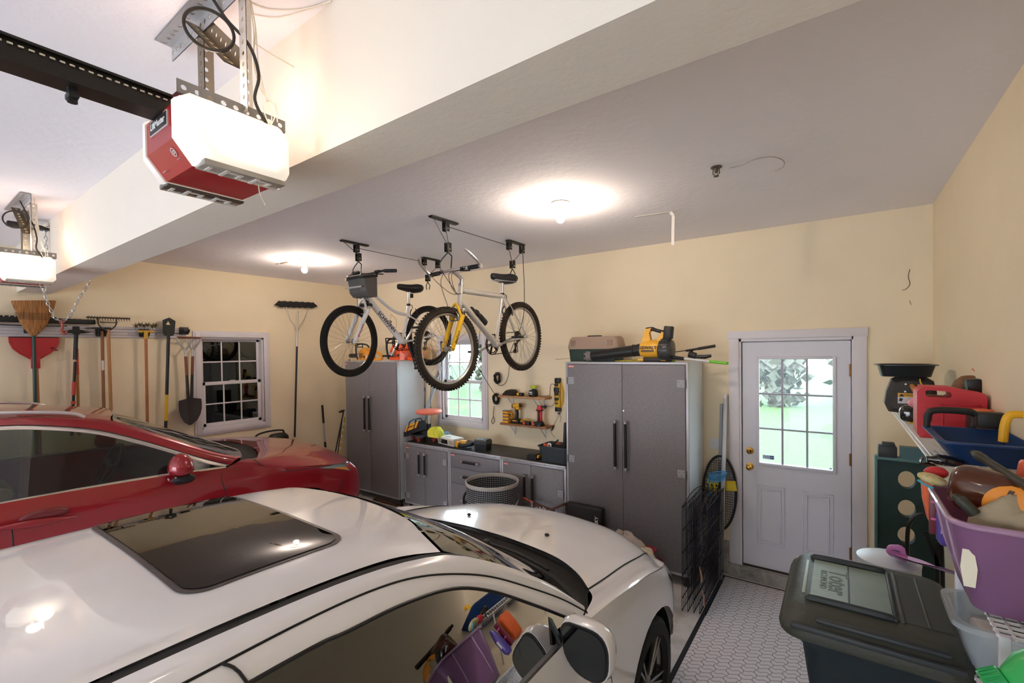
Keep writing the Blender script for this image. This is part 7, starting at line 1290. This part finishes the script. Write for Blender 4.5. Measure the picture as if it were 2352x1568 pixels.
# purple basket and its contents
t=thing('laundry_basket','translucent purple plastic basket heaped with garden things','basket',(.40,2.05,1.2)); PB=M('#8a6088',.35,trans=.12,sss=.15,bump=.1,bs=60,coat=.2); PR=M('#a685a2',.35,coat=.3)
x0,x1,y0_,y1_=.262,.548,1.80,2.24; zr=1.585; zbk=1.318; b=B()
b.loft([rrb(x0+.055,x1-.03,y0_+.07,y1_-.07,.05,zbk),rrb(x0+.02,x1-.008,y0_+.03,y1_-.03,.055,zbk+.14),rrb(x0,x1,y0_,y1_,.06,zr),rrb(x0+.006,x1-.006,y0_+.006,y1_-.006,.055,zr),rrb(x0+.026,x1-.014,y0_+.036,y1_-.036,.05,zbk+.14),rrb(x0+.061,x1-.036,y0_+.076,y1_-.076,.045,zbk+.006)]); bk=obj('basket_body',b,PB,t,ang=45)
b=B(); ring=[V(p) for p in rrb(x0-.004,x1+.0,y0_-.004,y1_+.004,.062,zr)]; b.tube(ring,.009,8,closed=True); obj('rim',b,PR,t)
for y in (y0_+.12,y1_-.13): b=B(); b.tube([(x0+.055,y,zbk+.02),(x0+.020,y,zbk+.14),(x0-.002,y,zr-.01)],.005,6); obj('side_rib',b,PR,t)
b=B(); b.prism([(-.012,-.05),(.012,-.05),(.018,0),(.012,.05),(-.012,.05),(-.018,0)],(x0+.034,y0_+.022,zbk+.14),(1,0,0),(0,.19,1),(0,-.002,0)); obj('oval_sticker',b,M('#ece4cf',.5),t,label='cream oval sticker')
# rag-tied shelf under the basket: white rack
t=thing('storage_rack','white plastic rack by the right wall holding the clear tub and the purple basket','rack',(.42,2.1,0)); b=B()
for (x,y) in ((.352,2.325),(.36,1.78),(.535,2.325),(.535,1.78)): b=B(); b.b2((x-.011,y-.011,0),(x+.011,y+.011,1.305),.003); obj('post',b,M('#dde0ea',.45),t)
for z in (1.028,1.30):
    b=B()
    for i in range(18): y=1.79+.53*i/17; b.b2((.345,y-.003,z-.004),(.545,y+.003,z+.004))
    for i in range(7): x=.35+.19*i/6; b.b2((x-.003,1.78,z-.003),(x+.003,2.33,z+.003))
    obj('grid_shelf',b,M('#e6e6ea',.45),t)
b=B()
for i in range(11): x=.365+.17*i/10; b.b2((x-.003,2.318,1.04),(x+.003,2.324,1.30))
for i in range(12): z=1.05+.24*i/11; b.b2((.36,2.317,z-.003),(.54,2.323,z+.003))
obj('mesh_back',b,M('#eceaf0',.45),t)
t=thing('clear_tub','clear plastic storage tub with dark contents, below the purple basket','tub',(.42,2.15,1.036)); CT=M('#c9d3da',.12,alpha=.42,coat=.5); x0,x1,y0_,y1_=.300,.550,2.02,2.30; z0_,z1_=1.036,1.20; b=B()
b.loft([rrb(x0+.045,x1-.02,y0_+.05,y1_-.05,.04,z0_),rrb(x0+.005,x1-.004,y0_+.01,y1_-.01,.05,z1_-.02),rrb(x0-.008,x1,y0_-.008,y1_+.008,.055,z1_-.018),rrb(x0-.008,x1,y0_-.008,y1_+.008,.055,z1_),rrb(x0+.012,x1-.012,y0_+.012,y1_-.012,.05,z1_),rrb(x0+.05,x1-.026,y0_+.056,y1_-.056,.04,z0_+.006)]); obj('tub_body',b,CT,t,ang=45)
b=B(); b.loft([rrb(x0+.055,x1-.03,y0_+.06,y1_-.06,.035,z0_+.008),rrb(x0+.048,x1-.03,y0_+.052,y1_-.055,.035,z0_+.055)]); single('dark_folder',b,M('#2a2f3a',.5),'dark flat things lying in the bottom of the clear tub','folder')
b=B(); b.box((.44,2.17,z0_+.085),(.13,.15,.04),(0,.1,.2),bev=.01); single('white_box',b,M('#d9cfcc',.6),'pale box lying inside the clear tub','box')
cloth('green_cloth','dark green cloth lying at the back of the clear tub','cloth',V((.46,2.20,z0_+.108)),(.045,.045),.05,'#3d4a34',31)
t=thing('green_jug','bright green bottle with a ribbed screw cap at the bottom right corner','bottle',(.45,1.75,.95)); b=B(); q0=onY(2300,1568,1.62); q1=onY(2352,1515,1.66); ax=V((.75,.1,.45)).normalized(); o=V((q0.x+.01,1.62,q0.z+.005)); b.lathe([(0,-.045),(.034,-.045),(.036,0),(.030,.004)],o,ax,20); 
for k in range(20): a=2*PI*k/20; xx=ax.orthogonal().normalized(); yy=ax.cross(xx); p_=o+.0355*(cos(a)*xx+sin(a)*yy); b.bar(p_-ax*.04,p_-ax*.004,.004,.004,up=xx)
obj('cap',b,M('#1fa052',.35),t); b=B(); b.lathe([(.030,.004),(.034,.01),(.055,.05),(.060,.09),(.060,.16),(0,.165)],o,ax,24); obj('bottle_body',b,M('#36b05a',.35),t)
# basket contents
def bottle(o,ax,prof,mat,nm,lb,cat_='bottle'):
    t=thing(nm,lb,cat_,o); b=B(); b.lathe(prof,o,ax,28); obj('body',b,mat,t,ang=60); return t
o=onY(2186,1118,1.99)+V((.012,0,.008)); ax=V((.86,-.50,-.10)).normalized(); t=thing('brown_bottle','large glossy brown bottle with an orange label lying in the purple basket','bottle',o); b=B(); sx_=ax.cross(V((0,0,1))).normalized(); sz_=sx_.cross(ax)
def ell(h,a_,c_): return [o+ax*h+sx_*(a_*cos(x))+sz_*(c_*sin(x)) for x in [2*PI*i/28 for i in range(28)]]
b.loft([ell(-.004,.020,.034),ell(-.010,.030,.046),ell(-.006,.042,.060),ell(.010,.050,.070),ell(.03,.053,.073),ell(.15,.055,.075),ell(.21,.04,.055),ell(.235,.018,.02),ell(.25,.018,.02)]); obj('body',b,M('#4e2414',.15,coat=1),t,ang=60); b=B()
G=[]
for i in range(13):
    a=-1.15+1.9*i/12; row=[]
    for j in range(9):
        f=j/8; w2=.075*math.sqrt(max(.02,1-((i-6)/6.3)**2)); h=.155+w2*(2*f-1); row.append(o+ax*h+sx_*(.0565*cos(a))+sz_*(.0768*sin(a)))
    G.append(row)
b.quadgrid(G); lbp=obj('label_panel',b,M('#e8902a',.4,var=.06,vs=30),t,label='orange oval label'); b=B(); G=[[o+ax*(h+.012*a)+sx_*(.0575*cos(a))+sz_*(.0778*sin(a)) for h in (.125,.137)] for a in [-.95+1.5*i/12 for i in range(13)]]; b.quadgrid(G); obj('label_stripe',b,M('#4a3d3a',.5),lbp)
c=onY(2285,1058,1.92); t=thing('garden_trowel','black hand tool handle with a hanging hole lying behind the brown bottle','tool',(.45,1.98,zr+.05)); b=B(); q0=onY(2238,1040,2.12); q1=onY(2352,1112,1.86); b.tube([q0,q0.lerp(q1,.12),q0.lerp(q1,.5),q1+(q1-q0)*.2],[.010,.014,.012,.014],12,sm=4); b.sph(q0,(.011,.011,.011),10); hd=obj('handle',b,M('#26241e',.35),t,ang=60); b=B(); q=q0.lerp(q1,.13)+V((-.002,-.017,.002)); b.cyl(q,q+V((-.001,-.004,0)),.006,n=12); obj('hanging_hole',b,M('#9b948c',.3,.6),hd)
cloth('work_gloves','crumpled beige work gloves piled at the front of the purple basket','gloves',V((.43,1.895,zr-.07)),(.110,.075),.15,'#a5967c',41,bump=.5)
o=onY(2211,1152,1.86); b=B(); b.tube([o+V((-.012,.01,.008)),o+V((0,0,0)),o+V((.025,-.0,-.03))],[.011,.016,.016],12,sm=4); b.sph(o+V((-.012,.01,.008)),(.0115,.0115,.0115),10); single('dark_grip',b,M('#35362e',.5),'short dark rubber grip between the brown bottle and the gloves','grip')
b=B(); b.box(onY(2345,1078,2.04)+V((.012,0,-.03)),(.045,.045,.12),(0,.15,0),bev=.012); single('orange_bottle',b,M('#f0683f',.35),'orange plastic bottle at the right frame edge over the basket','bottle')
o=onY(2122,1100,2.18); t=thing('garden_sponge','yellow-green patterned sponge with a blue edge on the far rim of the basket','sponge',o+V((.03,0,0))); b=B(); b.sph(o+V((.022,.0,.004)),(.042,.05,.017),16,(0,.25,0)); obj('sponge_body',b,ramp_mat('sponge',['#b8b04a','#d6c7a0','#7d8038'],30,.8),t,ang=60); b=B(); b.tube([o+V((-.02,-.03,.002)),o+V((.0,-.035,-.012)),o+V((.02,-.035,-.02))],.0045,6); obj('blue_edge',b,M('#4aa3b8',.5),t)
c=onY(2128,1060,2.35); t=thing('hose_nozzle','black glossy hose nozzle resting behind the basket, near the dark green board','nozzle',c); b=B(); b.tube([c+V((-.0,0,.01)),c+V((.05,0,.012)),c+V((.10,0,.0))],[.012,.020,.018],10,sm=3); b.tube([c+V((-.012,-.01,.018)),c+V((-.018,-.01,-.004)),c+V((.02,-.01,-.008)),c+V((.028,-.01,-.04))],.005,6,sm=3); obj('body',b,M('#161415',.15,coat=1),t)
b=B(); b.sph(onY(2150,1085,2.26),(.035,.03,.022),14); single('red_ball',b,M('#d4343c',.35),'red rounded plastic top wedged behind the brown bottle','ball')
# items hanging between basket and board
t=thing('orange_watering_tray','orange plastic container hanging between the dark green board and the purple basket','container',(.30,2.4,1.4)); b=B(); a0=onY(2118,1105,2.42); a1=onY(2138,1195,2.42); b.loft([[(a0.x+d_*.02+kx,2.42+ky,z_) for kx,ky in ((0,-.03),(.05,-.03),(.05,.05),(0,.05))] for d_,z_ in ((0,a0.z),(.2,(a0.z+a1.z)/2),(.9,a1.z),(1.6,a1.z-.015))]); obj('body',b,M('#ef6a32',.4),t,ang=40)
t=thing('seed_packet_box','narrow maroon and pink packet standing beside the orange container','packet',(.31,2.36,1.35)); a0=onY(2132,1125,2.36); a1=onY(2148,1222,2.36); b=B(); b.b2((a0.x,2.33,a1.z),(a0.x+.035,2.35,a0.z),.002); obj('card',b,M('#6d1c2c',.4),t); b=B(); b.b2((a0.x+.004,2.327,a1.z+.12),(a0.x+.03,2.3298,a1.z+.128)); b.b2((a0.x+.004,2.327,a1.z+.055),(a0.x+.03,2.3298,a1.z+.063)); obj('pink_stripe',b,M('#e36ba0',.4),t)
t=thing('detergent_bottle','purple bottle with a white label outside the basket corner','bottle',(.31,2.30,1.3)); a0=onY(2148,1150,2.30); a1=onY(2164,1250,2.30); b=B(); b.loft([[(a0.x+.03+.028*k*cos(x),2.30+.03*k*sin(x),z) for x in [2*PI*i/20 for i in range(20)]] for z,k in ((a1.z,.6),(a1.z+.02,1),(a0.z-.05,1),(a0.z-.01,.7),(a0.z+.02,.4))]); obj('body',b,M('#5c4a9b',.35,coat=.3),t,ang=60); b=B(); b.b2((a0.x+.012,2.2675,a1.z+.05),(a0.x+.028,2.2705,a0.z-.06)); obj('label_panel',b,M('#e9e6f0',.5),t)
# ================================================================== DARK GREEN BOARD (folded bench) AND HOSE
yg=3.92; c0,c1=onY(2014,1050,yg),onY(2112,1052,yg); z1g=c0.z; x0g,x1g=c0.x,.50; t=thing('folded_bench','dark green plastic board with round holes and clips standing by the right corner','board',(x0g,yg,0)); 
GM=M('#153230',.6,bump=.4,bs=160,var=.12,vs=20); b=B(); hs=[]
for px,py,rr_ in ((2083,1102,19),(2083,1168,22),(2082,1230,24)): q=onY(px,py,yg); hs.append((q.x,q.z,.062))
import mathutils.geometry as mg
N=20; outer=[(x0g,0.02),(x1g,0.02),(x1g,z1g),(x0g,z1g)]; polys=[[V((a,c,0)) for a,c in outer]]+[[V((hx+.045*cos(2*PI*i/N),hz+.058*sin(2*PI*i/N),0)) for i in range(N)] for hx,hz,r in hs]
tr_=mg.tessellate_polygon(polys); fl=[p for pl_ in polys for p in pl_]; L_=[]
for yy_ in (yg,yg+.05):
    vv=[b.bm.verts.new((p.x,yy_,p.y)) for p in fl]; L_.append(vv)
    for f in tr_:
        try: b.bm.faces.new([vv[i] for i in f])
        except ValueError: pass
off=0
for pl_ in polys:
    n=len(pl_)
    for i in range(n): b.bm.faces.new([L_[0][off+i],L_[0][off+(i+1)%n],L_[1][off+(i+1)%n],L_[1][off+i]])
    off+=n
obj('board',b,GM,t,ang=30); b=B(); b.b2((x0g-.012,yg-.01,.0),(x0g+.004,yg+.06,z1g+.01),.004); b.b2((x0g-.005,yg-.012,z1g-.012),(x1g,yg+.06,z1g+.012),.005); obj('edge_rim',b,M('#4b6f6d',.5),t)
b=B(); b.box((x0g+.055,yg+.02,z1g+.045),(.10,.07,.08),bev=.010); b.box((x0g+.06,yg+.02,z1g+.09),(.07,.06,.03),bev=.008); obj('clip',b,M('#2b2e33',.5),t); b=B(); b.loft([[(x0g+.12+hx*sxx_,yg+.02+.035*sy_,z1g+.01+hz) for sxx_,sy_ in ((0,-1),(1,-1),(1,1),(0,1))] for hx,hz in ((.15,0),(.155,.05),(.12,.075))]); obj('clip',b,M('#395a5e',.45),t)
b=B(); b.lathe([(0,0),(.05,0),(.055,.03),(.045,.06),(0,.065)],(x0g+.31,yg+.02,z1g+.01),n=18); obj('end_knob',b,M('#3c4244',.5),t)
q=onY(2085,1250,3.6); b=B(); b.tube([(q.x-.0,3.6,.1),(q.x-.002,3.6,.7),(q.x,3.6,.98),(q.x+.02,3.6,1.06),(q.x+.06,3.6,1.10),(q.x+.11,3.6,1.08),(q.x+.15,3.6,.9),(q.x+.155,3.6,.1)],.011,8,sm=6); single('black_hose',b,M('#141414',.3),'black hose bent over in front of the dark green board','hose')
b=B(); a0,a1=onY(2125,1220,3.55),onY(2155,1300,3.55); b.bar(a0,a1,.02,.012,up=(0,1,0)); b.bar(a0+V((.05,.0,-.05)),V((a1.x-.0,3.55,.2)),.02,.012,up=(0,1,0)); single('folding_leg',b,M('#232426',.4,.5),'dark metal folding leg leaning beside the black hose','leg bracket')
# objects behind the bin: white tub and pink scoop
c0,c1=onY(1975,1278,2.95),onY(2060,1290,2.95); t=thing('white_bucket','white rounded bucket lid showing behind the trash bin','bucket',(.18,3.0,0)); b=B(); b.lathe([(.12,0),(.125,.72),(.13,.985),(.132,1.0),(.10,1.014),(0,1.018)],((c0.x+c1.x)/2+.045,3.03,0),n=36); obj('body',b,M('#d3d9e2',.4),t,ang=60)
bx_=(c0.x+c1.x)/2+.03
t=thing('dust_pan','pink and lilac plastic scoop lying on the white bucket behind the trash bin','scoop',(.3,2.85,1.0)); q0=onY(2047,1276,2.96); q1=onY(2195,1318,2.88); b=B(); G=[]
for i in range(13):
    f=i/12; p=q0.lerp(q1,f); w_=.045+.035*sin(PI*min(1,f*1.3)); G.append([p+V((0,w_*k,-.018*k+.008*(k*k)+.006*sin(f*PI)))for k in (-1,-.5,0,.5,1)])
b.quadgrid(G); g2=[[p+V((0,0,-.006)) for p in r] for r in G]; b.quadgrid(g2); obj('blade',b,M('#dcb6e4',.5),t,ang=60); b=B(); b.tube([q0+V((.06,0,.0)),q0+V((.0,0,.015)),q0+V((-.002,0,.04)),q0+V((.035,0,.045)),q0+V((.045,0,.02))],[.018,.016,.014,.016,.014],8,sm=4); obj('curled_handle',b,M('#c97fbf',.5),t)
# ================================================================== SHELF ABOVE THE NEAR END (seen in the car window)
wire_shelf(.30,.545,-1.1,1.02,1.60,'white wire shelf along the right wall beside the camera, mirrored in the white car window')
cols=['#24262b','#2b2233','#c99a2a','#7a2a24','#5b6f80','#d8d2c4','#31506a','#8a4a2a','#1f2a24','#c4b02e','#6b6b70','#a33a2c']
names=['black duffel bag','dark purple soft bag','yellow lidded tub','maroon plastic caddy','grey blue storage box','cream paint tin box','blue tool case','rust brown box','dark green crate','yellow tool case','grey plastic bin','red oil can box']
for k in range(12):
    y=-1.02+k*.178; hh=.11+.07*((k*7)%5)/4; t=thing('storage_box',names[k]+' on the near wire shelf, mirrored in the car window','box',(.42,y,1.603),group='boxes on the near wire shelf'); b=B(); b.box((.42,y,1.603+hh/2),(.19,.15,hh),(0,0,.1*((k%3)-1)),bev=.02 if k<2 else .008); obj('body',b,M(cols[k],.5),t); b=B(); b.box((.42,y,1.603+hh+.008),(.196,.156,.018),(0,0,.1*((k%3)-1)),bev=.005); obj('lid',b,M(cols[(k+3)%12],.5),t)
